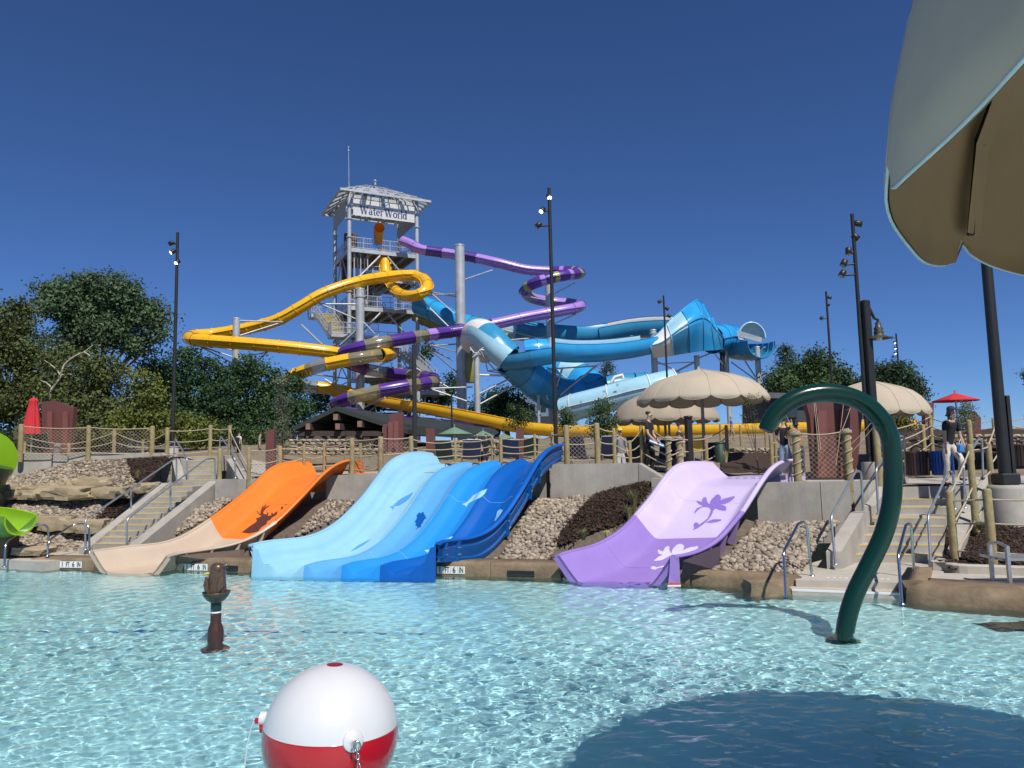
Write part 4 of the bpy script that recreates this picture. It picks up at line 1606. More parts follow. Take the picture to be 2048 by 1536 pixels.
# roof
apex = tp(LU / 2, LW / 2, 29.3)
ridge = [tp(LU / 2 - .9, LW / 2, 29.2), tp(LU / 2 + .9, LW / 2, 29.2)]
OV = 1.05
ec = [tp(-OV, -OV, 27.05), tp(LU + OV, -OV, 27.05), tp(LU + OV, LW + OV, 27.05), tp(-OV, LW + OV, 27.05)]
faces = [[ec[0], ec[1], ridge[1], ridge[0]], [ec[1], ec[2], ridge[1]], [ec[2], ec[3], ridge[0], ridge[1]], [ec[3], ec[0], ridge[0]]]
roof = None
for f in faces:
    # corrugated sheets laid side by side down the slope
    e0, e1 = f[0], f[1]
    n = 9
    top0 = f[-1] if len(f) == 4 else f[2]
    top1 = f[2]
    for i in range(0, n, 2):
        t0, t1 = i / n + .016, (i + 1) / n - .046
        mb = MB()
        a, b = lerp(e0, e1, t0), lerp(e0, e1, t1)
        c, d = lerp(top0, top1, t1), lerp(top0, top1, t0)
        mb.add([a, b, c, d, a + V((0, 0, -.03)), b + V((0, 0, -.03)), c + V((0, 0, -.03)), d + V((0, 0, -.03))], [(0, 1, 2, 3), (7, 6, 5, 4), (0, 4, 5, 1), (1, 5, 6, 2), (2, 6, 7, 3), (3, 7, 4, 0)])
        mb.build('roof_sheet', m_roofp, tower)
    for i in range(0, n + 1):
        mb = MB()
        a, c = lerp(e0, e1, i / n), lerp(top0, top1, i / n)
        mb.beam(a + V((0, 0, -.12)), c + V((0, 0, -.12)), .09, .18)
        mb.build('rafter', m_tgalv, tower)
    for t in (.0, .3, .6):
        mb = MB()
        mb.beam(lerp(e0, top0, t) + V((0, 0, -.1)), lerp(e1, top1, t) + V((0, 0, -.1)), .12, .2)
        mb.build('purlin', m_tgalv, tower)
mb = MB()
for a, b in (((0, 0), (LU, 0)), ((LU, 0), (LU, LW)), ((LU, LW), (0, LW)), ((0, LW), (0, 0))):
    mb = MB()
    mb.beam(tp(*a, 26.8), tp(*b, 26.8), .16, .3)
    mb.build('ring_beam', m_tgalv, tower)
mb = MB()
mb.lathe(apex, [(.12, 0), (.12, .35), (.2, .4), (.02, .55)], 10)
mb.build('finial', m_tgalv, tower)
mb = MB()
mast = at(697, 385, 66)
mb.tube([tp(0, 0, 26.0), at(697, 296, 66)], [.045, .02], 6)
mm = mb.build('mast', m_tgalv, tower)
for y in (295, 301):
    mb = MB()
    mb.lathe(at(697, y, 66), [(.02, -.1), (.07, -.05), (.07, .05), (.02, .1)], 8)
    mb.build('beacon', m_tgalv, mm)


# banners: the front one with the name
def glyph(ch):
    """strokes in a unit box (x to the right, y up): (x0, y0, x1, y1, width); dots of serif letters"""
    T, t = .15, .055
    cap, xh = .72, .48

    def arc(cx, cy, rx, ry, a0, a1, w0, w1, n=10):
        out = []
        for i in range(n):
            p, q = rad(lerp(a0, a1, i / n)), rad(lerp(a0, a1, (i + 1) / n))
            m = (p + q) / 2
            w = w0 + (w1 - w0) * abs(math.cos(m))
            out.append((cx + rx * math.cos(p), cy + ry * math.sin(p), cx + rx * math.cos(q), cy + ry * math.sin(q), w))
        return out
    if ch == 'W':
        s_ = [(.07, cap, .30, 0, T), (.30, 0, .47, cap, t), (.43, cap, .66, 0, T), (.66, 0, .88, cap, t)]
        s_ += [(0, cap - .02, .2, cap - .02, .04), (.36, cap - .02, .56, cap - .02, .04), (.80, cap - .02, .96, cap - .02, .04)]
        return s_, .98
    if ch == 'a':
        return arc(.2, .14, .15, .13, 0, 360, t, .12) + [(.34, .02, .34, .36, .12), (.34, .02, .44, .02, .05)] + arc(.21, .34, .13, .13, 10, 170, t, .06), .47
    if ch == 't':
        return [(.16, .06, .16, .64, .12), (.02, xh - .02, .32, xh - .02, .05)] + arc(.27, .1, .11, .09, 180, 300, .07, .1), .36
    if ch == 'e':
        return arc(.22, .24, .17, .22, 0, 310, t, .13) + [(.07, .26, .39, .26, .045)], .46
    if ch == 'r':
        return [(.12, 0, .12, xh, .12), (.02, .02, .24, .02, .04), (.02, xh - .02, .14, xh - .02, .04)] + arc(.25, .34, .13, .12, 40, 170, .06, .09), .38
    if ch == 'o':
        return arc(.24, .24, .19, .22, 0, 360, t, .13, 14), .50
    if ch == 'l':
        return [(.12, 0, .12, .76, .12), (.02, .02, .22, .02, .04), (.02, .74, .13, .74, .04)], .26
    if ch == 'd':
        return arc(.2, .24, .16, .22, 0, 360, t, .12) + [(.37, 0, .37, .76, .12), (.26, .74, .38, .74, .04), (.37, .02, .47, .02, .04)], .50
    return [], .3


def banner(a, b, h, mat, name='banner'):
    mb = MB()
    a, b = V(a), V(b)
    n = (b - a).cross(V((0, 0, 1))).normalized()
    mb.prism([a, b, b + V((0, 0, h)), a + V((0, 0, h))], n * .03)
    return mb.build(name, mat, tower)


b0, b1 = tp(.3, -.22, 24.95), tp(LU - .3, -.22, 24.95)
bn = banner(b0, b1, 1.55, m_banner)
banner(tp(-.22, LW - .3, 24.9), tp(-.22, .3, 24.9), 1.55, m_bannerback)
banner(tp(LU - .1, LW - .3, 24.9), tp(LU - .1, .3, 24.9), 1.55, m_bannerback)
ux = (b1 - b0).normalized()
nz = ux.cross(V((0, 0, 1))).normalized()
if nz.y > 0:
    nz = -nz
word = 'Water World'
W_ = sum(glyph(c)[1] if c != ' ' else .12 for c in word)
sc_ = 4.55 / W_
x0 = .62
for ch in word:
    st_, w = glyph(ch)
    if ch == ' ':
        x0 += .12 * sc_
        continue
    mb = MB()
    for n_, (ax, ay, bx, by, sw) in enumerate(st_):
        A_ = b0 + ux * (x0 + ax * sc_) + V((0, 0, .22 + ay * sc_ * 1.25)) + nz * (.05 + .0006 * (n_ % 5))
        B_ = b0 + ux * (x0 + bx * sc_) + V((0, 0, .22 + by * sc_ * 1.25)) + nz * (.05 + .0006 * (n_ % 5))
        d_ = (B_ - A_).normalized()
        nn = d_.cross(nz).normalized() * sw * sc_ / 2
        ext = d_ * (.01 * sc_)
        mb.quad(A_ - nn - ext, B_ - nn + ext, B_ + nn + ext, A_ + nn - ext)
    mb.build('letter', m_navy, bn)
    x0 += w * sc_
mb = MB()                                       # small wave emblem above the word
for k in range(3):
    pts = [b0 + ux * (2.6 + .55 * i / 8 + .12 * k) + V((0, 0, 1.22 + .1 * math.sin(i * .9 + k) + .05 * k)) + nz * .05 for i in range(9)]
    for p, q in zip(pts, pts[1:]):
        mb.quad(p, q, q + V((0, 0, .09)), p + V((0, 0, .09)))
mb.build('emblem', m_skyprint, bn)


# ---------------------------------------------------------------- flumes
m_yel = plastic('yellow_gelcoat', (.80, .44, .015), .28)
m_yel_d = plastic('amber_gelcoat', (.55, .25, .008), .28)
m_vio = plastic('violet_gelcoat', (.085, .03, .24), .28)
m_lil = plastic('lilac_gelcoat', (.36, .21, .58), .28)
m_clear = mk('smoked_gelcoat', (.30, .27, .17), .12, 0, var=.08, scale=1, alpha=.6)
m_tblue = plastic('azure_gelcoat', (.03, .33, .68), .25)
m_tteal = plastic('teal_gelcoat', (.035, .26, .47), .28)
m_tpale = plastic('pale_blue_gelcoat', (.36, .62, .74), .25)
m_twhite = plastic('white_gelcoat', (.74, .73, .69), .35)
m_olive = plastic('olive_gelcoat', (.30, .31, .10), .35)


def sweep_frames(ctrl, n):
    P = [V(p[:3]) for p in spline([tuple(at(*c)) for c in ctrl], n)]
    F = []
    for i, p in enumerate(P):
        t = (P[min(i + 1, n - 1)] - P[max(i - 1, 0)]).normalized()
        x = t.cross(V((0, 0, 1)))
        x = x.normalized() if x.length > 1e-3 else V((1, 0, 0))
        u = x.cross(t)
        F.append((p, t, x, u))
    return F


def flume(root, ctrl, r, segs, n=90, mode='tube', side=14, joint=True, jmat=None, bank=None):
    """segs: list of (material, share of the length)"""
    F = sweep_frames(ctrl, n)
    tot = sum(s[1] for s in segs)
    i0 = 0
    acc = 0
    for m, sh in segs:
        acc += sh
        i1 = min(n - 1, max(i0 + 1, round(acc / tot * (n - 1))))
        mb = MB()
        rg = []
        for i in range(i0, i1 + 1):
            p, t, x, u = F[i]
            rr = r(i / (n - 1)) if callable(r) else r
            a0, a1 = (0, 360) if mode == 'tube' else (172, 368)
            if bank:
                k = bank(i / (n - 1))
                a0, a1 = a0 + k[0], a1 + k[1]
            cnt = side if mode == 'tube' else side + 1
            rg.append([p + (x * math.cos(rad(lerp(a0, a1, j / side))) + u * math.sin(rad(lerp(a0, a1, j / side)))) * rr for j in range(cnt)])
        mb.rings(rg, close=(mode == 'tube'), caps=False)
        if mode != 'tube':
            ctr = [F[i][0] for i in range(i0, i1 + 1)]
            mb.rings([[c + (q - c) * 1.05 for q in g] for c, g in zip(ctr, rg)], close=False)
            for e in (0, -1):
                mb.rings([[g[e], c + (g[e] - c) * 1.09] for c, g in zip(ctr, rg)], close=False)
        o = mb.build('flume_segment', m, root)
        fl = MB()                                # side flanges where the halves are bolted
        for s_ in ((-1, 1) if mode == 'tube' else ()):
            fr = []
            for i in range(i0, i1 + 1):
                p, t, x, u = F[i]
                rr = r(i / (n - 1)) if callable(r) else r
                q = p + x * s_ * rr * .99
                fr.append([q + u * .025, q + x * s_ * .09 + u * .025, q + x * s_ * .09 - u * .025, q - u * .025])
            fl.rings(fr, close=True)
        if joint:
            p, t, x, u = F[i1]
            rr = r(i1 / (n - 1)) if callable(r) else r
            a0, a1 = (0, 360) if mode == 'tube' else (172, 368)
            if bank:
                k = bank(i1 / (n - 1))
                a0, a1 = a0 + k[0], a1 + k[1]
            ar = [p + (x * math.cos(rad(lerp(a0, a1, j / side))) + u * math.sin(rad(lerp(a0, a1, j / side)))) * (rr + .05) for j in range(side + 1)]
            fl.rings([[q - t * .04, q + t * .04] for q in ar], close=False)
            fl.rings([[q - t * .04, q - t * .04 + (p - q) * .12 / max(rr, .1)] for q in ar], close=False)
        if fl.v:
            fl.build('flange', jmat or m, o)
        i0 = i1
    return F


ys = thing('body_slide', 'yellow enclosed body slide looping down from the tower to the long runout', 'slide', at(720, 840, 60))
flume(ys, [(770, 520, 68), (772, 548, 67.6), (784, 572, 66.5), (800, 588, 64), (828, 592, 62), (852, 580, 62), (852, 562, 64), (830, 551, 66)], .48, [(m_yel, 1)] * 8, 50)
flume(ys, [(830, 551, 66), (790, 552, 65), (720, 563, 62.5), (650, 586, 61), (600, 615, 60.5), (555, 640, 60.5), (500, 656, 61), (430, 668, 61), (392, 671, 60)], .50, [(m_yel, 1)] * 14, 90)
flume(ys, [(392, 671, 60), (379, 675, 58.6), (386, 679, 57.2), (420, 682, 56.6), (500, 688, 56.4), (580, 695, 56.8), (650, 703, 57.4), (690, 709, 58.2)], .50, [(m_yel, 1)] * 9, 80)
flume(ys, [(690, 709, 58.2), (735, 712, 60), (766, 712, 60.8), (782, 709, 59.5), (779, 707, 57.5), (760, 710, 56)], .50, [(m_yel_d, 1), (m_yel, 1), (m_yel, 1), (m_yel, 1)], 44)
flume(ys, [(760, 710, 56), (720, 716, 55.2), (680, 723, 55), (640, 732, 55), (605, 744, 55.4), (580, 757, 56.4), (577, 770, 58), (598, 773, 59.4), (640, 775, 60.2), (700, 784, 60.6)], .50,
      [(m_clear, 1.2), (m_clear, .6), (m_yel, 1.3), (m_clear, 1.2), (m_yel, 1), (m_yel, .9), (m_yel, .9), (m_yel, .9), (m_yel, .7), (m_clear, 1), (m_yel, 1), (m_yel, 1)], 110)
flume(ys, [(700, 784, 60.6), (745, 796, 60), (790, 805, 58), (850, 814, 55.5), (950, 833, 52), (1040, 850, 50), (1130, 858, 49), (1250, 859, 48), (1400, 858, 47), (1550, 855, 46), (1700, 852, 45), (1830, 850, 44)], .52, [(m_yel, 1)] * 16, 140, 'open', side=12, bank=lambda t: (-22, 22))
mb = MB()
mb.tube([at(758, 488, 67.8), at(757, 470, 67.4), at(757, 460, 66.9), at(759, 455, 66.4)], [.42, .45, .48, .5], 14, caps=False)
mb.tube([at(763, 500, 68.2), at(764, 530, 68.2)], [.5, .5], 14)
mb.build('start_tube', mk('amber_tube', (.62, .25, .015), .3), ys)

vs_ = thing('body_slide', 'purple enclosed body slide with lilac and smoked sections spiralling right of the tower', 'slide', at(920, 850, 58))
flume(vs_, [(806, 482, 67.6), (820, 488, 66.9), (842, 499, 66.5), (880, 505, 66.5), (940, 514, 66.4), (1000, 527, 66.2), (1050, 539, 66.4), (1100, 543, 66.8)], .46,
      [(m_lil, 1), (m_lil, .8), (m_vio, 1), (m_lil, 1), (m_vio, 1), (m_lil, 1.1), (m_lil, 1.1), (m_lil, 1.1), (m_lil, 1)], 70)
st_ = []
for i in range(13):
    st_ += [(m_vio if i < 9 else m_lil, .8), (m_olive if i % 2 else m_lil, .35)]
flume(vs_, [(1100, 543, 66.8), (1148, 543, 66), (1160, 547, 64), (1135, 550, 62.4), (1095, 558, 61.8), (1062, 570, 62), (1050, 584, 63.4), (1064, 596, 65), (1100, 604, 66), (1140, 607, 66)], .48, st_, 130, joint=False)
flume(vs_, [(1140, 607, 66), (1160, 611, 64.8), (1152, 616, 63.2), (1110, 624, 62.4), (1050, 635, 62), (990, 648, 61.5), (940, 658, 61), (900, 664, 60.4)], .48, [(m_lil, .7), (m_lil, .8), (m_lil, 1), (m_lil, 1), (m_lil, 1), (m_vio, .7), (m_vio, .8)], 80)
flume(vs_, [(900, 664, 60.4), (870, 668, 59.4), (820, 676, 57.8), (760, 686, 56.5), (710, 698, 56.2), (686, 709, 57.2), (690, 722, 59.4), (730, 738, 61)], .50,
      [(m_vio, .8), (m_lil, .5), (m_clear, .7), (m_vio, 1), (m_clear, 1.1), (m_vio, 1.1), (m_clear, .9), (m_vio, .6), (m_vio, 1)], 90)
flume(vs_, [(730, 738, 61), (780, 747, 61.4), (830, 752, 60.8), (862, 756, 59.4), (866, 764, 57.6), (840, 768, 56), (790, 776, 55), (730, 788, 54.6), (690, 800, 55), (672, 810, 56.5), (682, 822, 58.5), (730, 832, 59)], .50,
      [(m_clear, 1), (m_vio, 1), (m_clear, .9), (m_vio, .9), (m_vio, .7), (m_clear, .6), (m_vio, .5), (m_clear, .6), (m_vio, 1.1), (m_clear, 1.2), (m_vio, 1.1), (m_clear, .9), (m_vio, .7), (m_vio, .8)], 120)
flume(vs_, [(730, 832, 59), (800, 838, 57), (860, 843, 55), (930, 851, 53), (990, 862, 51)], .5, [(m_vio, 1), (m_vio, 1), (m_lil, 1), (m_vio, .4)], 40, 'open', bank=lambda t: (-20, 20))

# ---- blue raft slide
rs_ = thing('raft_slide', 'large blue and white raft slide sweeping right of the tower', 'slide', at(1200, 850, 60))
flume(rs_, [(838, 610, 67.5), (870, 622, 66.4), (905, 640, 65.4), (940, 652, 64.6), (975, 660, 64.4)], .95, [(m_tblue, 1), (m_tblue, 1), (m_tblue, 1), (m_tteal, .8)], 40)
flume(rs_, [(832, 628, 69.5), (870, 645, 69), (900, 660, 68.6)], .75, [(m_olive, 1)] * 4, 24)
flume(rs_, [(985, 656, 64.4), (1040, 658, 65.4), (1100, 664, 66.6), (1160, 667, 67.8), (1210, 662, 68.4)], 1.0, [(m_tpale, .6), (m_tteal, 1), (m_tteal, 1), (m_tteal, 1)], 50, 'open', bank=lambda t: (0, 22))
flume(rs_, [(1190, 664, 68.2), (1240, 655, 68.6), (1290, 650, 68.6), (1340, 649, 68.4), (1390, 652, 68)], 1.15, [(m_tteal, 1)] * 4, 50, 'open', bank=lambda t: (8, 0))
flume(rs_, [(1172, 658, 68.6), (1240, 644, 69.0), (1290, 638, 69.1), (1340, 637, 69), (1392, 640, 68.6)], 1.22, [(m_twhite, .35), (m_twhite, 1), (m_twhite, 1), (m_twhite, 1)], 50, 'open', bank=lambda t: (150, -8), side=8)
# big curl: a tall banked panel wall, its seams as measured
CT = [(1300, 677, 57.2), (1317, 666, 57.2), (1352, 631, 57.8), (1390, 602, 58.8), (1403, 605, 60.2), (1424, 634, 61.6), (1444, 668, 62.6)]
CM = [(1301, 692, 56.3), (1327, 683, 56.2), (1362, 656, 56.4), (1397, 637, 57.0), (1415, 640, 58.4), (1432, 660, 60.2), (1450, 682, 61.8)]
CB = [(1307, 716, 57.2), (1341, 712, 57.4), (1389, 704, 58.2), (1418, 701, 59.4), (1436, 700, 60.4), (1446, 698, 61.6), (1455, 698, 62.6)]
CK = [(1304, 690, 59.0), (1325, 684, 59.4), (1362, 668, 60.4), (1396, 650, 61.6), (1410, 650, 62.4), (1430, 664, 63.2), (1446, 680, 63.8)]
NS = 7
CT3, CM3, CB3, CK3 = [[V(q) for q in spline([tuple(at(*q)) for q in Q], 37)] for Q in (CT, CM, CB, CK)]
colsA = [m_twhite, m_tpale, m_tblue, m_tblue, m_tblue, m_tteal]
colsB = [m_twhite, m_tteal, m_tblue, m_tblue, m_tteal, m_tteal]
for k in range(NS - 1):
    def strip(P0, P1, P2, seg, lo, hi):
        out = []
        for f in np.linspace(0, 1, seg):
            u_ = (k + f) * 6
            a_, b_, c_ = [lerp(Q[min(int(u_), 35)], Q[min(int(u_), 35) + 1], u_ - min(int(u_), 35)) for Q in (P0, P1, P2)]
            cur = spline([tuple(a_), tuple(b_), tuple(c_)], 15)
            out.append([V(q) for q in cur[lo:hi]])
        return out
    for nm, lo, hi, m in (('curl_panel', 0, 8, colsA[k]), ('curl_panel', 7, 15, colsB[k])):
        rg = strip(CT3, CM3, CB3, 6, lo, hi)
        mb = MB()
        mb.rings(rg, close=False)
        bk = [[q + V((0, .07, .0)) for q in g] for g in rg]
        mb.rings(bk, close=False)
        for e in (0, -1):
            mb.rings([[g[e], h[e]] for g, h in zip(rg, bk)], close=False)
            mb.rings([rg[e], bk[e]], close=False)
        mb.build(nm, m, rs_)
    rg = strip(CT3, CK3, CB3, 6, 0, 15)
    mb = MB()
    mb.rings(rg, close=False)
    mb.build('inner_wall', m_tteal if k else m_twhite, rs_)
    mb = MB()
    g = strip(CT3, CM3, CB3, 2, 0, 15)[0]
    mb.tube([q + V((0, -.03, 0)) for q in g], .055, 6)
    mb.build('curl_flange', m_tblue if k > 1 else m_tpale, rs_)
mb = MB()
mb.tube([V(q) + V((0, -.02, 0)) for q in spline([tuple(at(*q)) for q in CM], 40)], .05, 6)
mb.build('curl_flange', m_tteal, rs_)
mb = MB()
mb.tube([V(q) for q in spline([tuple(at(*q)) for q in CT], 50)], .07, 6)
mb.build('curl_rim', m_tblue, rs_)
flume(rs_, [(1424, 680, 62), (1444, 676, 63.2), (1462, 678, 64.6)], 1.2, [(m_tblue, 1)] * 3, 14)
flume(rs_, [(1452, 684, 64), (1482, 690, 63), (1505, 690, 61.6), (1522, 686, 60.4)], 1.25, [(m_tteal, 1)] * 6, 30, 'open')
# white scoop
mb = MB()
c = at(1504, 676, 62.5)
rg = []
for i in range(13):
    a = lerp(0, 180, i / 12)
    rg.append([c + V((-.9 + 1.85 * math.cos(rad(b)) * .55 + .5, .5 * math.cos(rad(a)), 0)) * 0 + V((1.15 * math.cos(rad(a)) * math.sin(rad(b)), .9 * math.sin(rad(b)) * 0 + .9 * math.cos(rad(b)), 1.35 * math.sin(rad(a)) * math.sin(rad(b)))) for b in np.linspace(10, 90, 8)])
mb.rings(rg, close=False)
sc = mb.build('scoop', m_twhite, rs_)
mb = MB()
mb.tube([c + V((1.15 * math.cos(rad(a)), 0, 1.35 * math.sin(rad(a)))) for a in np.linspace(0, 180, 16)], .08, 6)
mb.build('scoop_rim', m_tpale, sc)
mb = MB()
mb.prism([at(1474, 660, 61.8), at(1524, 675, 60), at(1523, 685, 60), at(1474, 672, 61.8)], (.02, .1, 0))
mb.build('splash_guard', m_twhite, rs_)
# near flume
flume(rs_, [(1106, 696, 55), (1150, 699, 55.2), (1210, 697, 55.8), (1260, 691, 56.6), (1302, 683, 57.4)], .95, [(m_tblue, 1)] * 7, 50, 'open', bank=lambda t: (4, 6))
flume(rs_, [(1106, 684, 56.8), (1150, 688, 57), (1210, 686, 57.6), (1270, 679, 58.2)], .9, [(m_tpale, 1)] * 3, 50, 'open', bank=lambda t: (120, 2), side=8)
flume(rs_, [(1050, 704, 55.0), (1072, 702, 55), (1092, 702, 55.2)], .92, [(m_tblue, 1), (m_tblue, 1)], 12)
mb = MB()
mb.lathe((0, 0, 0), [(.9, 0), (.7, .02), (.72, .3)], 18, caps=False)
flume(rs_, [(1106, 700, 55.1), (1080, 704, 55), (1040, 712, 55.2), (1010, 716, 55.6)], 1.0, [(m_tblue, .8), (m_tteal, 1)], 24, 'open', bank=lambda t: (4, 4))
# white and blue scooped turn
tf_ = sweep_frames([(1018, 716, 55.5), (1000, 700, 55.6), (984, 682, 56), (966, 668, 57), (952, 668, 58.6), (948, 682, 60)], 30)
for k in range(5):
    for half, m in ((0, m_tteal if k < 2 else m_twhite), (1, m_tpale if k < 3 else m_twhite)):
        mb = MB()
        rg = []
        for i in range(k * 6, min(29, k * 6 + 6) + 1):
            p, t, x, u = tf_[i]
            aa = np.linspace(60, 150, 8) if half == 0 else np.linspace(150, 250, 8)
            rg.append([p + (x * math.cos(rad(q)) + u * math.sin(rad(q))) * 1.15 for q in aa])
        mb.rings(rg, close=False)
        mb.rings([[p + V((0, .04, -.04)) for p in g] for g in rg], close=False)
        mb.build('turn_panel', m, rs_)
mb = MB()
mb.lathe(at(970, 690, 58), [(.3, -1.4), (1.0, -.8), (1.15, 0), (1.0, .7), (.55, 1.2), (.1, 1.35)], 16)
mb.build('turn_shell', m_twhite, rs_)
flume(rs_, [(1016, 722, 56), (1050, 748, 57), (1085, 772, 58), (1120, 788, 58.5), (1170, 795, 58.5), (1215, 785, 58)], lambda t: 1.15 + .25 * math.sin(t * 3), [(m_tteal, 1), (m_tblue, .8), (m_tteal, 1), (m_tteal, 1), (m_tblue, .8), (m_tteal, 1)], 60)
flume(rs_, [(1080, 735, 61), (1130, 745, 60.5), (1165, 765, 59.5), (1190, 782, 59)], 1.4, [(m_tblue, 1), (m_tpale, .8), (m_tblue, 1)], 30)
flume(rs_, [(1180, 788, 62), (1215, 775, 62.5), (1260, 768, 63), (1330, 768, 64)], .95, [(m_twhite, .7), (m_tteal, 2), (m_tteal, 1)], 30)
flume(rs_, [(1128, 822, 54), (1150, 814, 53.6), (1190, 804, 53), (1240, 791, 52.5), (1290, 778, 52), (1350, 765, 52)], .98, [(m_tpale, .5), (m_tpale, 1.4), (m_tpale, 1.6), (m_tpale, 1)], 50, jmat=m_twhite)
flume(rs_, [(932, 690, 63), (950, 680, 62.4), (980, 678, 62), (1008, 688, 62)], .95, [(m_olive, 1), (m_olive, 1), (m_olive, .8)], 30)
mb = MB()
mb.lathe(at(940, 730, 62), [(.5, -1.5), (.85, -.6), (.8, .6), (.5, 1.3)], 14)
mb.build('bend_shell', m_olive, rs_)
mb = MB()
mb.prism([at(1195, 760, 66), at(1250, 766, 66), at(1250, 772, 66), at(1190, 772, 66)], (0, .3, 0))
mb.build('upper_lip', m_olive, rs_)
mb = MB()
mb.tube([at(1222, 766, 60), at(1230, 754, 60), at(1245, 750, 60), at(1246, 757, 60)], .14, 8)
mb.build('spray_horn', m_twhite, rs_)
# snowflake-like bolt marks on the pale tube
m_mark2 = mk('grey_blue_print', (.16, .30, .38), .5)
for x, y in ((1205, 785), (1232, 772), (1262, 782), (1275, 770), (1222, 800), (1160, 806), (1255, 798)):
    mb = MB()
    p = at(x, y, 52.1) - V((0, 0.75, 0))
    for k in range(3):
        a = k * math.pi / 3
        mb.beam(p - V((math.cos(a), 0, math.sin(a))) * .13, p + V((math.cos(a), 0, math.sin(a))) * .13, .02, .03)
    mb.build('star_mark', m_mark2, rs_)


# ---- steel columns and struts
def steel_column(x, y0, y1, w, d, label, fl=()):
    a, b = at(x, y0, d), at(x, y1, d)
    b = V((a.x, a.y, b.z))
    b.z = GZ
    r = px2m(w, d) / 2
    root = thing('steel_column', label, 'column', b, 'galvanised columns carrying the tower slides')
    mb = MB()
    mb.cyl(b, a, r, seg=18)
    mb.build('shaft', m_tgalv, root)
    mb = MB()
    mb.lathe(a, [(r * 1.08, -.05), (r * 1.08, .02), (r * .9, .03)], 18)
    mb.build('cap', m_tgalv, root)
    for y in fl:
        mb = MB()
        p = at(x, y, d)
        p.x, p.y = a.x, a.y
        mb.lathe(p, [(r * 1.18, -.06), (r * 1.18, .06)], 18, smooth=False)
        mb.build('flange', m_tgalv, root)
    return root


def struts(root, L):
    for x0, y0, d0, x1, y1, d1, w in L:
        mb = MB()
        mb.cyl(at(x0, y0, d0), at(x1, y1, d1), px2m(w, d0) / 2, seg=8)
        mb.build('strut', m_tgalv, root)


c = steel_column(473, 637, 880, 14, 58, 'leftmost tall steel column under the yellow slide', (690, 760))
struts(c, [(476, 641, 58, 565, 644, 60, 3), (480, 671, 58, 562, 645, 60, 3), (468, 715, 58, 394, 690, 57, 3), (466, 727, 58, 396, 691, 57, 3), (466, 700, 58, 408, 690, 57, 2.5), (478, 716, 58, 535, 704, 56.5, 2.5), (478, 755, 58, 535, 704, 56.5, 3)])
c = steel_column(720, 578, 830, 18, 62, 'steel column standing before the slide tower', (594, 690))
struts(c, [(630, 603, 60.8, 712, 638, 62, 3), (640, 608, 61, 720, 608, 62, 3), (728, 645, 62, 750, 668, 58, 3), (625, 748, 57, 715, 760, 62, 3), (600, 778, 59, 716, 778, 62, 3.5), (640, 782, 59, 700, 806, 62, 3), (680, 690, 62, 712, 660, 62, 3), (728, 800, 62, 790, 780, 58, 3), (728, 815, 62, 770, 795, 56, 3), (650, 758, 60, 690, 785, 60, 3)])
c = steel_column(919, 491, 815, 20, 61.5, 'tallest steel column right of the tower', (648, 760))
struts(c, [(838, 580, 64, 914, 594, 61.5, 3), (838, 592, 64, 910, 588, 61.5, 2.5), (835, 592, 64, 900, 656, 63, 3), (850, 575, 63, 914, 632, 61.5, 2.5), (926, 560, 61.5, 985, 540, 64, 2.5), (860, 692, 58.5, 914, 688, 61.5, 3), (862, 690, 58.5, 914, 704, 61.5, 2.5), (862, 700, 59, 914, 745, 61.5, 3), (845, 690, 59, 905, 720, 61.5, 3), (862, 777, 56.5, 945, 774, 57, 3), (865, 779, 56.5, 944, 806, 57, 3.5), (830, 735, 62, 905, 780, 61.5, 3)])
c = steel_column(953, 706, 880, 12, 55.5, 'steel column holding the white scooped turn', (712,))
struts(c, [(958, 708, 55.5, 975, 716, 56, 4), (958, 750, 55.5, 1036, 752, 56, 4), (960, 787, 55.5, 1030, 752, 56, 3.5), (960, 808, 55.5, 1030, 770, 57, 3), (940, 695, 56, 955, 715, 55.5, 3)])
# lattice under the scoop
lat = [(945, 715), (960, 700), (975, 690), (990, 700), (970, 718), (1000, 716), (1012, 730), (990, 740), (975, 742), (1030, 742), (1010, 748), (1028, 760)]
c2_ = thing('support_lattice', 'light steel lattice under the white scooped turn', 'lattice', at(990, 745, 55.5))
for i, j in ((0, 1), (1, 2), (2, 3), (1, 3), (3, 5), (1, 4), (4, 3), (4, 5), (5, 6), (4, 8), (8, 7), (7, 6), (6, 9), (7, 10), (8, 10), (10, 9), (9, 11), (10, 11), (4, 7)):
    mb = MB()
    mb.cyl(at(*lat[i], 55 + .1 * i), at(*lat[j], 55 + .1 * j), .05, seg=6)
    mb.build('bar', m_tgalv, c2_)
c = steel_column(1097, 552, 860, 15, 63.6, 'steel column in the middle of the purple spiral', (672,))
struts(c, [(1103, 590, 63.6, 1150, 566, 63, 2.5), (1090, 600, 63.6, 1052, 592, 63, 2.5), (1103, 650, 63.6, 1152, 628, 63, 2.5), (1090, 674, 63.6, 1020, 680, 62, 3), (1090, 680, 63.6, 1010, 660, 63, 2.5)])
c = steel_column(1113, 664, 860, 7, 67, 'slim steel column just right of the purple spiral')
c = steel_column(1075, 735, 870, 6, 57, 'slim raking steel support under the ringed blue tube')
struts(c, [(1075, 735, 57, 1096, 800, 57, 4), (1125, 735, 57, 1108, 790, 57, 4), (1120, 790, 57, 1195, 730, 56.5, 4), (1070, 740, 57, 1100, 755, 57, 3), (1100, 738, 57, 1190, 732, 56.5, 3)])
c = steel_column(1306, 660, 800, 13, 59.5, 'steel column left of the big blue curl', (667,))
struts(c, [(1312, 722, 59.5, 1360, 745, 60, 2.5), (1312, 728, 59.5, 1388, 724, 60, 2), (1262, 672, 66, 1300, 682, 60, 3)])
c = steel_column(1393, 712, 800, 11, 60, 'steel column under the big blue curl')
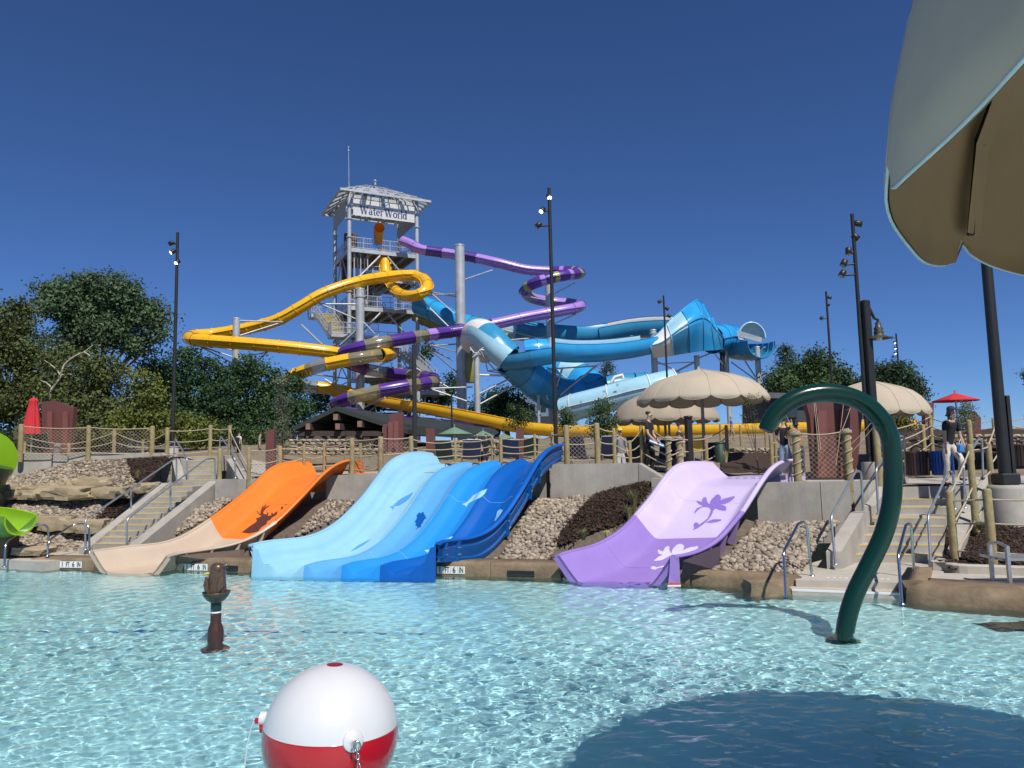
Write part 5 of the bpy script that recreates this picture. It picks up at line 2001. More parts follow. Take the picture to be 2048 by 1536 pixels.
struts(c, [(1330, 755, 60, 1388, 725, 60, 4), (1398, 716, 60, 1422, 706, 61, 3), (1430, 708, 62, 1450, 735, 63, 2)])
c = steel_column(1452, 700, 800, 9, 63, 'steel column with dark pipes right of the big blue curl')
for x in (1442, 1447):
    mb = MB()
    mb.cyl(at(x, 700, 62.8), at(x, 800, 62.8), .1, seg=8)
    mb.build('pipe', m_dark, c)
struts(c, [(1460, 700, 63, 1505, 722, 62, 2.5), (1462, 724, 63, 1512, 760, 62, 2.5)])
c = steel_column(1514, 694, 800, 11, 61.5, 'rightmost steel column below the white scoop')
struts(c, [(1518, 705, 61.5, 1530, 694, 61, 3.5), (1490, 722, 62, 1512, 756, 61.5, 3), (1470, 712, 62, 1510, 708, 61.5, 3), (1475, 705, 62, 1500, 716, 61.5, 2)])
# ================================================================ ROPE FENCES
m_post = mk('log_post', (.36, .275, .13), .85, var=.22, scale=7, bump=.4, bscale=25, streak=.35, col2=(.42, .34, .17))
m_rope = mk('manila_rope', (.44, .36, .25), .9, var=.15, scale=30, bump=.4, bscale=120)
m_net = mk('net_cord', (.36, .29, .21), .9, var=.1)


def rope_path(a, b, sag, n=7):
    a, b = V(a), V(b)
    return [lerp(a, b, t) - V((0, 0, sag * 4 * t * (1 - t))) for t in np.linspace(0, 1, n)]


def fence(label, posts, ropes=(.95, .5, .1), nets=(), extra_ropes=(), wrap=(), sag=.05, gaps=(), nets_top=.92):
    """posts: (x, y_top, y_base, width px, depth)"""
    P = []
    x0, yt, yb, w, d = posts[0]
    root = thing('rope_fence', label, 'fence', at(x0, yb, d), 'log post and rope fences')
    for i, (x, yt, yb, w, d) in enumerate(posts):
        t, b = at(x, yt, d), at(x, yb, d)
        b.x, b.y = t.x, t.y
        r = px2m(w, d) / 2
        h = t.z - b.z
        mb = MB()
        seg = 12
        mb.tube([b - V((0, 0, .25)), b, lerp(b, t, .5) + V((r * .06, 0, 0)), t - V((0, 0, r * .5)), t - V((0, 0, r * .12)), t], [r * 1.04, r * 1.04, r, r * .97, r * .86, r * .55], seg)
        po = mb.build('post', m_post, root)
        if i in wrap:
            mb = MB()
            mb.tube([V((t.x + (r + .012) * math.cos(a), t.y + (r + .012) * math.sin(a), lerp(b.z, t.z, a / 30))) for a in np.linspace(0, 30, 90)], .014, 5)
            mb.build('rope_wrap', m_rope, po)
            mb = MB()
            for zz in (.0, .035):
                mb.tube([V((t.x + (r + .02) * math.cos(a), t.y + (r + .02) * math.sin(a), t.z - .05 - zz)) for a in np.linspace(0, 2 * math.pi, 16)], .02, 5)
            mb.build('rope_collar', m_rope, po)
        P.append((b, t, r))
    for i in range(len(P) - 1):
        if i in gaps:
            continue
        (b0, t0, r0), (b1, t1, r1) = P[i], P[i + 1]
        for f in ropes:
            mb = MB()
            mb.tube(rope_path(lerp(b0, t0, f), lerp(b1, t1, f), sag * random.uniform(.7, 1.3)), .017, 6)
            mb.build('rope', m_rope, root)
        if i in nets:
            net_panel(root, lerp(b0, t0, .03), lerp(b1, t1, .03), lerp(b1, t1, nets_top), lerp(b0, t0, nets_top))
    for a, b in extra_ropes:
        mb = MB()
        mb.tube(rope_path(at(*a), at(*b), .03), .017, 6)
        mb.build('rope', m_rope, root)
    return root


def net_panel(root, a, b, c, d, cell=.085, r=.0045):
    """diamond net over the quad a b (bottom) c d (top)"""
    a, b, c, d = V(a), V(b), V(c), V(d)
    W, H = (b - a).length, (d - a).length
    mb = MB()

    def P(u, v_):
        return lerp(lerp(a, b, u / W), lerp(d, c, u / W), v_ / H) - V((0, 0, .10 * (v_ / H) * 4 * (u / W) * (1 - u / W)))
    nrm = (b - a).cross(d - a).normalized()
    k = -H
    step = cell * 1.414
    while k < W:
        for s_ in (1, -1):
            u0, u1 = (max(0, k), min(W, k + H))
            if s_ == 1:
                p, q = (u0, u0 - k), (u1, u1 - k)
            else:
                p, q = (u0, H - (u0 - k)), (u1, H - (u1 - k))
            if u1 - u0 > .02:
                pts = [P(lerp(p[0], q[0], t), lerp(p[1], q[1], t)) for t in (0, .25, .5, .75, 1)]
                mb.tube(pts, r, 3, caps=False)
        k += step
    return mb.build('net', m_net, root)


fence('net fence on log posts above the left bank', [(43, 848, 908, 10, 23.5), (178, 851, 906, 9, 24.1), (305, 852, 907, 9.5, 24.6)], (.93, .04), nets=(0, 1))
fence('low rope fence on short log posts behind the left net fence', [(50, 868, 906, 6, 26), (138, 886, 906, 6, 25.4), (229, 858, 905, 7, 25.2), (286, 882, 906, 5, 25.6), (335, 855, 912, 8, 25.3)], (.85, .45))
fence('rope fence along the top of the left stairs', [(335, 855, 912, 8, 25.35), (421, 850, 908, 7.5, 25.8), (460, 851, 906, 7, 25.6)], (.88, .5, .1), extra_ropes=[((460, 862, 25.6), (498, 938, 21.7)), ((460, 880, 25.6), (498, 952, 21.7))])
fence('rope fence with net beside the upper left stairs', [(440, 897, 960, 9, 21.8), (498, 895, 966, 8, 21.4), (560, 892, 955, 9.5, 21.6), (608, 888, 950, 6.5, 22)], (.93, .55, .2), nets=(1,), gaps=(0,))
fence('rope fence behind the orange slide', [(608, 888, 950, 6.5, 22.2), (649, 887, 950, 7, 22.2), (704, 876, 948, 10, 20.95), (721, 886, 944, 6, 22)], (.9, .6, .3), gaps=(2,))
fence('net fence between the orange and blue slides', [(704, 877, 948, 9, 21.2), (761, 873, 945, 11, 20.6), (822, 872, 935, 9, 20.8)], (.95, .5, .12), nets=(0, 1), sag=.03)
fence('rope fence behind the blue slide top', [(822, 872, 935, 9, 20.9), (910, 877, 930, 5.5, 22.2), (984, 872, 925, 5.5, 22), (1001, 870, 925, 7, 21.6), (1069, 868, 922, 5.5, 21.6), (1104, 864, 922, 6.5, 21.2), (1132, 850, 928, 11, 19.3)], (.9, .62, .36, .1), sag=.07)
fence('net fence right of the blue slide top', [(1132, 850, 928, 11, 19.35), (1193, 846, 927, 11, 19.2)], (.96, .5, .1), nets=(0,), sag=.02, extra_ropes=())
fence('rope fence above the sloping concrete wall', [(1193, 846, 927, 10, 19.25), (1227, 856, 927, 8, 19.6), (1259, 881, 927, 7, 19.8), (1282, 851, 930, 8, 19.8)], (.9, .55, .25), sag=.04)
fence('rope fence left of the purple slide top with rope-wound posts', [(1335, 872, 950, 11, 18.4), (1357, 872, 934, 10.5, 19.2), (1411, 872, 928, 7.5, 20.2), (1452, 850, 900, 7, 24)], (.9, .5, .12), wrap=(0, 1), extra_ropes=[((1294, 888, 19.8), (1335, 910, 18.4)), ((1285, 905, 19.8), (1335, 930, 18.4)), ((1312, 866, 20), (1335, 878, 18.4))], sag=.03)
fence('net fence with rope-wound posts right of the purple slide', [(1590, 861, 962, 15, 17.1), (1692, 857, 962, 14.5, 16.9)], (.96, .02), nets=(0,), wrap=(0, 1), sag=.06, nets_top=.95)
fence('short log posts lashed together beyond the purple slide', [(1541, 869, 930, 8, 20), (1549, 866, 930, 6, 20.2), (1562, 866, 928, 6, 20.6)], (.7, .25), sag=.0)
fence('tall rope fence behind the green spray pipe', [(1751, 852, 968, 13, 16.8), (1859, 827, 902, 8, 22), (1937, 840, 900, 10, 18.2)], (.9, .66, .42, .2), sag=.08)
fence('low net fence below the right cream parasol', [(1766, 862, 905, 6, 23), (1845, 850, 902, 8, 22.4), (1859, 827, 902, 7, 22.3)], (.9, .45, .1), nets=(0,), sag=.06)
fence('rope fence climbing beside the right stairs', [(1898, 981, 1127, 15, 13.9), (1938, 888, 1062, 13, 15.2), (1976, 886, 1000, 11, 16.6)], (.93, .5, .12), sag=.02, extra_ropes=[((1976, 890, 16.6), (1990, 852, 17.5)), ((1976, 935, 16.6), (2000, 900, 17.5))])
fence('rope fence in front of the mulch bed at the right edge', [(1898, 981, 1127, 15, 13.85), (1973, 977, 1133, 17, 13.3), (2062, 978, 1140, 17, 13.0)], (.86, .55, .18), sag=.01)
fence('tall single log post beside the dark pole on the concrete pier', [(2016, 830, 930, 9, 19), (2075, 835, 930, 9, 19)], (.8, .4), sag=.05)
# loose ropes hanging under the green pipe arch
fence('rope fences on the terraces behind the shelter deck', [(570, 885, 905, 4, 29), (630, 890, 908, 4, 29), (690, 888, 908, 4, 29), (740, 886, 908, 4, 29), (862, 890, 912, 4, 29)], (.85, .35), sag=.08)
fence('rope fence on the right terrace before the yellow runout', [(1440, 848, 880, 4.5, 30), (1480, 850, 880, 4.5, 30), (1530, 852, 882, 4.5, 30), (1580, 850, 880, 4.5, 30), (1630, 848, 880, 4.5, 30)], (.85, .3), sag=.08)
fence('rope fence at the crest of the right terrace', [(1760, 850, 875, 4.5, 28), (1840, 845, 870, 4.5, 28), (1905, 842, 866, 4.5, 28), (1985, 836, 862, 4.5, 28), (2050, 830, 860, 4.5, 28)], (.85, .3), sag=.08)
hr = thing('hanging_ropes', 'thin knotted ropes strung between the maroon panel and the wound posts', 'ropes', at(1640, 860, 17.5))
for a, b in (((1628, 806, 18.2), (1638, 905, 17.6)), ((1631, 806, 18.2), (1642, 900, 17.6)), ((1687, 808, 18.2), (1672, 930, 17.4)), ((1702, 812, 18.0), (1684, 860, 17)), ((1742, 846, 17), (1700, 890, 17)), ((1748, 852, 17), (1702, 905, 17)), ((1570, 825, 18), (1588, 862, 17.2)), ((1582, 838, 18), (1590, 862, 17.2))):
    mb = MB()
    mb.tube(rope_path(at(*a), at(*b), .02), .006, 5)
    mb.build('rope', m_rope, hr)

# ================================================================ MAROON PANELS AND TOTEMS
def panel(label, quad, d, th=.25, ribs=()):
    root = thing('maroon_panel', label, 'panel', at(quad[0][0], quad[0][1], d), 'maroon steel panels and posts')
    mb = MB()
    mb.prism([at(x, y, d) for x, y in quad], (.0, th, 0))
    mb.build('plate', m_maroon, root)
    for x0, x1, y0, y1 in ribs:
        mb = MB()
        mb.prism([at(x0, y1, d - .14), at(x1, y1, d - .14), at(x1, y0, d - .14), at(x0, y0, d - .14)], (0, .13, 0))
        mb.build('rib', mk('maroon_light', (.175, .06, .05), .6, var=.1), root)
    return root


panel('large maroon panel with two ribs beside the closed red umbrella', [(86, 912), (140, 912), (147, 815), (105, 801), (83, 804)], 27.5, ribs=((94, 104, 823, 912), (125, 135, 823, 912)))
panel('large maroon panel with two ribs under the green pipe arch', [(1630, 955), (1706, 955), (1716, 925), (1726, 812), (1700, 803), (1612, 805), (1620, 835)], 18.6, ribs=((1636, 1653, 821, 955), (1683, 1700, 820, 955)))
panel('tall maroon panel before the dark shelter', [(778, 905), (806, 905), (806, 824), (778, 828)], 27)
panel('paired maroon slats before the dark shelter', [(766, 905), (775, 905), (775, 848), (766, 848)], 26.5, ribs=((776, 786, 844, 905), (787, 797, 842, 905)))
panel('maroon post beside the leftmost green umbrella', [(852, 915), (870, 915), (869, 858), (852, 855)], 25)
panel('maroon post right of the green umbrellas', [(1031, 920), (1047, 920), (1048, 856), (1032, 856)], 24)
panel('maroon post behind the net beside the left stairs', [(531, 958), (548, 958), (548, 858), (531, 862)], 24)
panel('maroon cabinet at the crest below the red open umbrella', [(1850, 862), (1866, 862), (1868, 806), (1850, 804)], 30)
panel('low maroon sign with round top beside the woman in white trousers', [(1940, 900), (1962, 900), (1962, 836), (1950, 822), (1940, 834)], 24)


# ================================================================ LAMP POLES
m_pole = mk('dark_bronze', (.026, .024, .022), .45, .2, var=.2, scale=3)
m_lens = mk('lamp_lens', (.85, .85, .8), .2)
for mm_ in (m_lens,):
    mm_.node_tree.nodes['Principled BSDF'].inputs['Emission Color'].default_value = (1, .97, .9, 1)
    mm_.node_tree.nodes['Principled BSDF'].inputs['Emission Strength'].default_value = 2.5


def spot(root, p, aim, size, lit):
    p, aim = V(p), V(aim).normalized()
    hd = MB()
    R = aim.to_track_quat('Z', 'Y').to_matrix()
    hd.lathe(p, [(size * .30, -size * .5), (size * .40, -size * .42), (size * .42, 0), (size * .42, size * .5), (size * .36, size * .5)], 12, axis=R)
    o = hd.build('lamp_head', m_pole, root)
    mb = MB()
    mb.lathe(p + aim * size * .505, [(size * .05, .012), (size * .36, .006), (size * .36, 0)], 12, axis=R)
    mb.build('lens', m_lens if lit else mk('lens_glass', (.25, .26, .27), .1), o)


def lamp_pole(label, x, yt, yb, w, d, heads, square=False, base=None, hs_=13, w2=None, wall_lamp=None, zb=None):
    t = at(x, yt, d)
    b = V((t.x, t.y, zb if zb is not None else float(G(t.x, t.y))))
    r = px2m(w, d) / 2
    root = thing('lamp_post', label, 'lamp post', b, 'dark lamp posts')
    mb = MB()
    if square:
        mb.box((t + b) / 2, (r * 2, r * 2, t.z - b.z), Matrix.Rotation(.3, 3, 'Z'), bev=r * .15)
    else:
        mb.cyl(b, t, r * 1.15, r * .9, 12)
    mb.build('pole', m_pole, root)
    if base:
        h, rb = base
        mb = MB()
        mb.lathe(b, [(rb, -.6), (rb, h - .04), (rb * .94, h)], 22)
        mb.build('pier', m_conc, root)
        mb = MB()
        mb.box(b + V((0, 0, h + .08)), (r * 3.2, r * 3.2, .16), bev=.02)
        mb.build('base_plate', m_pole, root)
    for hx, hy, ax, az, lit in heads:
        p = at(hx, hy, d)
        q = at(x + (yt - yt), hy + 2, d)
        q.x = t.x + (hx - x) * 0
        mb = MB()
        mb.cyl(V((t.x, t.y, p.z - .03)), p + V((0, .0, -.05)), r * .3 + .012, seg=6)
        mb.build('bracket', m_pole, root)
        spot(root, p, (ax, -.55 if lit else -.15, az), px2m(hs_, d), lit)
    return root


lamp_pole('tall lamp post with three spotlights left of the tower', 355.5, 465, 905, 6.5, 30, [(343, 486, -1, -.55, False), (346, 503, -.6, -.6, True), (355, 524, -.2, -.55, True)], hs_=11)
lamp_pole('tall lamp post with three spotlights in the centre', 1098, 376, 905, 7.5, 27, [(1098, 393, .1, -.6, True), (1085, 420, -.5, -.7, True), (1077, 450, -.8, -.75, False)])
lamp_pole('small far lamp post with three spotlights left of the big blue curl', 1327, 591, 800, 4, 46, [(1319, 603, -.8, -.9, False), (1334, 617, .8, -.8, False), (1338, 632, .9, -.5, False)], hs_=8)
lamp_pole('far lamp post with three spotlights above the right trees', 1652, 583, 800, 4.5, 42, [(1659, 595, 1, -.4, False), (1656, 609, .5, -.9, False), (1643, 636, -.6, -.9, False)], hs_=7.5)
lamp_pole('farthest lamp post with a row of spotlights behind the big pine', 1792, 667, 800, 3.5, 60, [(1783, 675, -.7, -.8, False), (1789, 685, 0, -.6, True), (1790, 696, 0, -.6, True), (1790, 706, 0, -.6, True), (1786, 713, -.7, -.8, False)], hs_=5)
rp = lamp_pole('tall two-part lamp post with five spotlights on a concrete pier', 1704, 428, 890, 8, 17.8, [(1716, 447, 1, -.3, False), (1711, 474, .7, -.7, False), (1697, 502, -.1, -1, False), (1688, 526, -.5, -.9, False), (1685, 547, -.6, -.8, False)], hs_=15, zb=2.0)
pb = at(1733, 905, 17.8)
mb = MB()
sh = at(1717, 602, 17.8)
b_ = V((rp.location.x + .14, rp.location.y - .05, 2.0))
mb.box(V((b_.x, b_.y, (2.0 + sh.z) / 2)), (.18, .18, sh.z - 2.0), Matrix.Rotation(.25, 3, 'Z'), bev=.02)
mb.build('square_shaft', m_pole, rp)
mb = MB()
mb.lathe((b_.x, b_.y, 1.5), [(.34, 0), (.34, .56), (.31, .6)], 22)
mb.build('pier', m_conc, rp)
mb = MB()
a_ = at(1724, 618, 17.8)
a_.x = b_.x + .1
mb.tube([V((b_.x + .1, b_.y, a_.z)), V((b_.x + .2, b_.y, a_.z - .25)), V((b_.x + .28, b_.y, a_.z - .28)), V((b_.x + .28, b_.y, a_.z - .4))], .035, 8)
wl = mb.build('lamp_arm', m_pole, rp)
mb = MB()
mb.lathe((b_.x + .28, b_.y, a_.z - .75), [(.3, 0), (.12, .08), (.1, .12), (.12, .16), (.09, .2), (.11, .25), (.07, .3), (.06, .4)], 16, caps=False)
mb.build('lamp_shade', mk('aged_metal', (.09, .085, .06), .5, .5), wl)
mb = MB()
mb.lathe((b_.x + .28, b_.y, a_.z - .8), [(.02, 0), (.07, .03), (.08, .09), (.05, .14)], 12)
mb.build('lamp_globe', mk('globe_glass', (.6, .6, .5), .2), wl)

ep = lamp_pole('thick dark pole on a concrete pier at the right edge', 1953, 300, 930, 20, 15.5, [], zb=1.5)
eb = ep.location
mb = MB()
mb.lathe((eb.x, eb.y, .3), [(.36, 0), (.36, 1.22), (.34, 1.28), (.30, 1.3)], 26)
mb.build('pier', m_conc, ep)
mb = MB()
mb.box((eb.x, eb.y, 1.72), (.4, .4, .24), bev=.03)
mb.build('base_plate', m_pole, ep)
mb = MB()
mb.box((eb.x + .15, eb.y - .02, 2.5), (.07, .12, 1.9))
mb.build('conduit', m_pole, ep)
for x, yt, w, d, lb in ((828, 690, 8, 24, 'short dark square post in front of the lower purple coil'), (255, 770, 5, 36, 'dark post with a disc lamp among the left trees'), (903, 790, 3.5, 36, 'thin dark post right of the lower purple coil')):
    pp = lamp_pole(lb, x, yt, 905, w, d, [], square=(x == 828))
    if x == 255:
        mb = MB()
        c = at(266, 797, 36)
        mb.lathe(c, [(.02, .14), (.06, .1), (.3, .02), (.3, 0)], 14)
        mb.build('lamp_shade', m_tgalv, pp)
        mb = MB()
        mb.cyl(at(256, 793, 36), at(266, 793, 36), .025)
        mb.build('lamp_arm', m_pole, pp)
dpost = lamp_pole('dark square bollard-like post in front of the cream parasol', 1376, 836, 925, 12, 19.6, [], square=True)
mb = MB()
tp_ = at(1376, 836, 19.6)
mb.lathe(tp_, [(.1, 0), (.13, .01), (.13, .04), (.06, .06)], 12)
mb.build('cap', m_pole, dpost)

# ================================================================ PARASOLS
m_cream = mk('cream_canvas', (.50, .425, .32), .85, var=.06, scale=2, bump=.1, bscale=6, trans=.12)
m_tan_c = mk('tan_canvas', (.40, .33, .25), .85, var=.08, scale=2, bump=.1, bscale=6, trans=.12)
m_hem = mk('pale_hem', (.62, .66, .64), .8)


def canopy(root, c, R, h, n, mat, scallop, prof=None, rot=0., sub=8, hem=False, val=.0, skew=1., hem_r=.008, hem_m=None):
    """dome of n panels, c = centre at rim height"""
    prof = prof or [(.0, 1.), (.06, .97), (.3, .86), (.55, .73), (.72, .60), (.85, .42), (.94, .22), (.985, .06), (1., 0)]
    c = V(c)
    for k in range(n):
        mb = MB()
        rg = []
        for j in range(sub + 1):
            a = rot + 2 * math.pi * (k + j / sub) / n
            u = j / sub
            bul = 1 + .006 * math.sin(math.pi * u)
            pts = [c + V((math.cos(a) * R * r * bul, math.sin(a) * R * r * bul, h * z)) for r, z in prof]
            drop = scallop * (math.sin(math.pi * u ** skew) ** .55 if 0 < u < 1 else 0)
            w = .0
            pts.append(c + V((math.cos(a) * R * (1.0 + w) * bul, math.sin(a) * R * (1.0 + w) * bul, -val * .5 - drop * .5)))
            pts.append(c + V((math.cos(a) * R * (.995 + .006 * math.sin(9 * u)), math.sin(a) * R * (.995 + .006 * math.sin(9 * u)), -val - drop)))
            rg.append(pts)
        mb.rings(rg, close=False)
        p = mb.build('canopy_panel', mat, root)
        if hem:
            mb = MB()
            mb.tube([g[-1] for g in rg], hem_r, 5)
            mb.build('hem', hem_m or m_hem, p)
            mb = MB()
            mb.tube([q + V((0, 0, .004)) for q in rg[0]], hem_r * .8, 5)
            mb.build('seam', mat, p)
    return root


def parasol(label, x, y_apex, y_rim, wpx, d, mat=m_cream, n=14, yfoot=None, scal=.12, rot=.1):
    R = px2m(wpx, d) / 2
    c = at(x, y_rim, d)
    a = at(x, y_apex, d)
    g = float(G(c.x, c.y))
    root = thing('parasol', label, 'parasol', (c.x, c.y, g), 'cream scalloped parasols')
    canopy(root, c, R, a.z - c.z, n, mat, scal, rot=rot, hem=True, hem_r=.011, hem_m=m_tan_c)
    mb = MB()
    mb.cyl((c.x, c.y, g - .1), (c.x, c.y, a.z - .05), .05, seg=12)
    mb.build('pole', mk('grey_pole', (.20, .19, .18), .4, .5), root)
    mb = MB()
    mb.lathe((c.x, c.y, g), [(.3, 0), (.3, .05), (.08, .07)], 16)
    mb.build('base', m_pole, root)
    for k in range(n):
        ang = rot + 2 * math.pi * k / n
        mb = MB()
        mb.tube([V((c.x, c.y, a.z - .15)), V((c.x + math.cos(ang) * R * .7, c.y + math.sin(ang) * R * .7, lerp(c.z, a.z, .55))), V((c.x + math.cos(ang) * R * .97, c.y + math.sin(ang) * R * .97, c.z + .03))], .014, 5)
        mb.build('rib', MATS['grey_pole'], root)
    return root


parasol('largest cream parasol with scalloped edge right of the centre', 1404, 738, 800, 258, 22.5)
parasol('cream parasol half hidden behind the largest one', 1330, 776, 840, 212, 27.5, m_tan_c, rot=.3)
parasol('cream parasol behind the green pipe and the two-part lamp post', 1742, 760, 826, 214, 21.5, rot=.25)

# red and green umbrellas
m_red = mk('red_canvas', (.52, .022, .03), .8, var=.08)
m_sage = mk('sage_canvas', (.13, .22, .155), .8, var=.1)
for x, ya, yr, w, d, m, lb, n in ((1911, 786, 801, 84, 24, m_red, 'open red umbrella beyond the woman in white trousers', 8), (909, 854, 868, 70, 27, m_sage, 'leftmost sage green umbrella behind the blue slide', 8), (966, 861, 872, 46, 30, m_sage, 'middle sage green umbrella behind the blue slide', 8), (1008, 867, 876, 40, 32, m_sage, 'rightmost and smallest sage green umbrella', 8)):
    c = at(x, yr, d)
    a = at(x, ya, d)
    g = float(G(c.x, c.y))
    root = thing('umbrella', lb, 'umbrella', (c.x, c.y, g), None if m is m_red else 'sage green umbrellas on the deck')
    canopy(root, c, px2m(w, d) / 2, a.z - c.z, n, m, .0, prof=[(0, 1.05), (.05, .98), (.5, .5), (1, 0)], sub=2, val=.03)
    mb = MB()
    mb.cyl((c.x, c.y, g), (c.x, c.y, a.z + .1), .025, seg=8)
    mb.build('pole', m_galv, root)
    mb = MB()
    mb.lathe((c.x, c.y, g), [(.22, 0), (.22, .06), (.05, .1)], 12)
    mb.build('base', m_pole, root)
c = at(63, 868, 26)
g = float(G(c.x, c.y))
root = thing('umbrella', 'closed red umbrella standing behind the left net fence', 'umbrella', (c.x, c.y, g))
mb = MB()
top = at(65, 796, 26)
H = top.z - c.z
rg = []
for z, r in ((0, .27), (.15, .24), (.4, .20), (.7, .15), (.88, .11), (.94, .13), (.98, .09), (1, .03)):
    rg.append([V((c.x + .03 * z + r * (1 + .22 * math.cos(8 * k * math.pi / 16)) * math.cos(k * math.pi / 16), c.y + r * (1 + .22 * math.cos(8 * k * math.pi / 16)) * math.sin(k * math.pi / 16), c.z + H * z)) for k in range(32)])
mb.rings(rg)
mb.build('folded_canopy', m_red, root)
mb = MB()
mb.cyl((c.x, c.y, g), (c.x + .03, c.y, top.z + .06), .022)
mb.build('pole', m_galv, root)

# the near parasol overhead
zc = 3.65
nc = V((4.25, 2.21, zc))
m_near = mk('stone_canvas', (.56, .42, .32), .85, var=.06, scale=1.5, bump=.5, bscale=2.2)
m_near_shade = mk('shaded_canvas', (.42, .245, .125), .9, var=.08, scale=1.5, bump=.4, bscale=2.5)  # shade of the canopy's underside put into a browner canvas colour
np_ = thing('parasol', 'big parasol close overhead in the upper right corner', 'parasol', (nc.x, nc.y, 0.2), 'cream scalloped parasols')
canopy(np_, nc - V((0, 0, .012)), 2.715, 1.75, 10, m_near_shade, .20, skew=.62, rot=rad(157.4), sub=16, prof=[(.0, 1.), (.06, .98), (.3, .93), (.55, .86), (.75, .76), (.88, .60), (.95, .38), (.985, .16), (1., 0)])
canopy(np_, nc, 2.73, 1.75, 10, m_near, .21, skew=.62, rot=rad(157.4), sub=16, hem=True, prof=[(.0, 1.), (.06, .98), (.3, .93), (.55, .86), (.75, .76), (.88, .60), (.95, .38), (.985, .16), (1., 0)])
mb = MB()
mb.cyl((nc.x, nc.y, -.45), (nc.x, nc.y, zc + 1.5), .06, seg=14)
mb.build('pole', MATS['grey_pole'], np_)
for k in range(10):
    ang = rad(157.4) + 2 * math.pi * k / 10
    dr = V((math.cos(ang), math.sin(ang), 0))
    mb = MB()
    mb.tube([nc + V((0, 0, 1.65)), nc + dr * 2.73 * .55 + V((0, 0, 1.46)), nc + dr * 2.73 * .86 + V((0, 0, 1.05)), nc + dr * 2.73 * .94 + V((0, 0, .6)), nc + dr * 2.66 + V((0, 0, .02))], .022, 8)
    rb = mb.build('rib', m_pole, np_)
    mb = MB()
    sd = V((-dr.y, dr.x, 0)) * .075
    path = [nc + dr * 2.73 * .86 + V((0, 0, 1.06)), nc + dr * 2.73 * .95 + V((0, 0, .55)), nc + dr * 2.69 + V((0, 0, .02))]
    mb.rings([[p - sd - dr * .05, p + sd - dr * .05] for p in path], close=False)
    mb.build('rib_pocket', m_near_shade, rb)
    for p in path:
        mb = MB()
        mb.lathe(p - dr * .06, [(.004, -.004), (.007, 0), (.004, .004)], 6)
        mb.build('rivet', m_steel, rb)

# ================================================================ SHELTER AND FAR BUILDINGS
m_roofd = mk('dark_green_roof', (.022, .030, .026), .7, var=.2)
m_timber = mk('dark_timber', (.05, .035, .028), .8, var=.3)
m_timber_end = mk('timber_end', (.23, .13, .10), .8, var=.2)
sh_ = thing('shelter', 'dark gabled picnic shelter in front of the tower foot', 'shelter', at(690, 905, 36))
D0, D1 = 35.0, 43.0
apx, el, er = (672, 822), (587, 862), (815, 868)


def pd(p, d):
    a = at(p[0], p[1], D0)
    return V((a.x + (d - D0) * .22, d, a.z))


for (p, q), nm in (((apx, el), 'roof'), ((apx, er), 'roof')):
    mb = MB()
    a, b, c, d = pd(p, D0), pd(q, D0), pd(q, D1), pd(p, D1)
    mb.add([a, b, c, d] + [v_ + V((0, 0, .22)) for v_ in (a, b, c, d)], [(3, 2, 1, 0), (4, 5, 6, 7), (0, 1, 5, 4), (1, 2, 6, 5), (2, 3, 7, 6), (3, 0, 4, 7)])
    mb.build(nm, m_roofd, sh_)
mb = MB()
a, b, c, d = at(800, 846, 36), at(965, 872, 36), at(975, 880, 36), at(800, 868, 36)
mb.prism([a, b, c, d], (.5, 4, .5))
mb.build('side_roof', m_roofd, sh_)
for x, y in ((617, 851), (676, 851), (720, 846), (672, 832), (770, 858)):
    mb = MB()
    p = at(x, y, D0)
    mb.beam(p + V((0, -.05, -.05)), p + V((1.5, 7, -.05)), .22, .3)
    bm_ = mb.build('beam', m_timber, sh_)
    mb = MB()
    mb.box(p + V((0, -.08, -.05)), (.21, .04, .28))
    mb.build('beam_end', m_timber_end, bm_)
for x in (604, 668, 735, 806):
    mb = MB()
    p = at(x, 864, D0 + .4)
    mb.beam(V((p.x, p.y, float(G(p.x, p.y)))), p, .3, .3)
    mb.build('post', m_timber, sh_)
    for s_ in (-1, 1):
        mb = MB()
        mb.beam(p + V((0, 0, -.7)), p + V((s_ * .7, 0, 0)), .14, .16)
        mb.build('knee_brace', m_timber, sh_)
mb = MB()
mb.prism([at(598, 872, D0 + .2), at(812, 872, D0 + .2), at(812, 862, D0 + .2), at(598, 862, D0 + .2)], (0, .25, 0))
mb.build('tie_beam', m_timber, sh_)
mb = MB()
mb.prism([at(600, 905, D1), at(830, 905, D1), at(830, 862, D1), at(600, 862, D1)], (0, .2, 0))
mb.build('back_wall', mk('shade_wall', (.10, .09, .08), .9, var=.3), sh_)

bd = thing('building', 'small blue-grey building with pale roof behind the centre lamp post', 'building', at(1090, 860, 75))
mb = MB()
mb.prism([at(1040, 866, 75), at(1112, 866, 75), at(1112, 788, 75), at(1040, 792, 75)], (0, 6, 0))
mb.build('wall', mk('blue_grey_wall', (.13, .19, .28), .8), bd)
mb = MB()
mb.prism([at(1028, 846, 73), at(1110, 846, 73), at(1110, 832, 73), at(1040, 834, 73)], (0, 2, 0))
mb.build('roof', mk('pale_roof', (.45, .46, .46), .8), bd)
for x in (1060, 1082):
    mb = MB()
    mb.prism([at(x, 822, 74.9), at(x + 10, 822, 74.9), at(x + 10, 808, 74.9), at(x, 808, 74.9)], (0, .1, 0))
    mb.build('window', mk('dark_glass', (.03, .04, .05), .1), bd)
bd = thing('building', 'low dark flat-roofed building behind the green pipe', 'building', at(1565, 850, 48))
mb = MB()
mb.prism([at(1532, 860, 48), at(1640, 860, 48), at(1640, 792, 48), at(1532, 790, 48)], (0, 5, 0))
mb.build('wall', mk('charcoal_wall', (.045, .05, .055), .7), bd)
mb = MB()
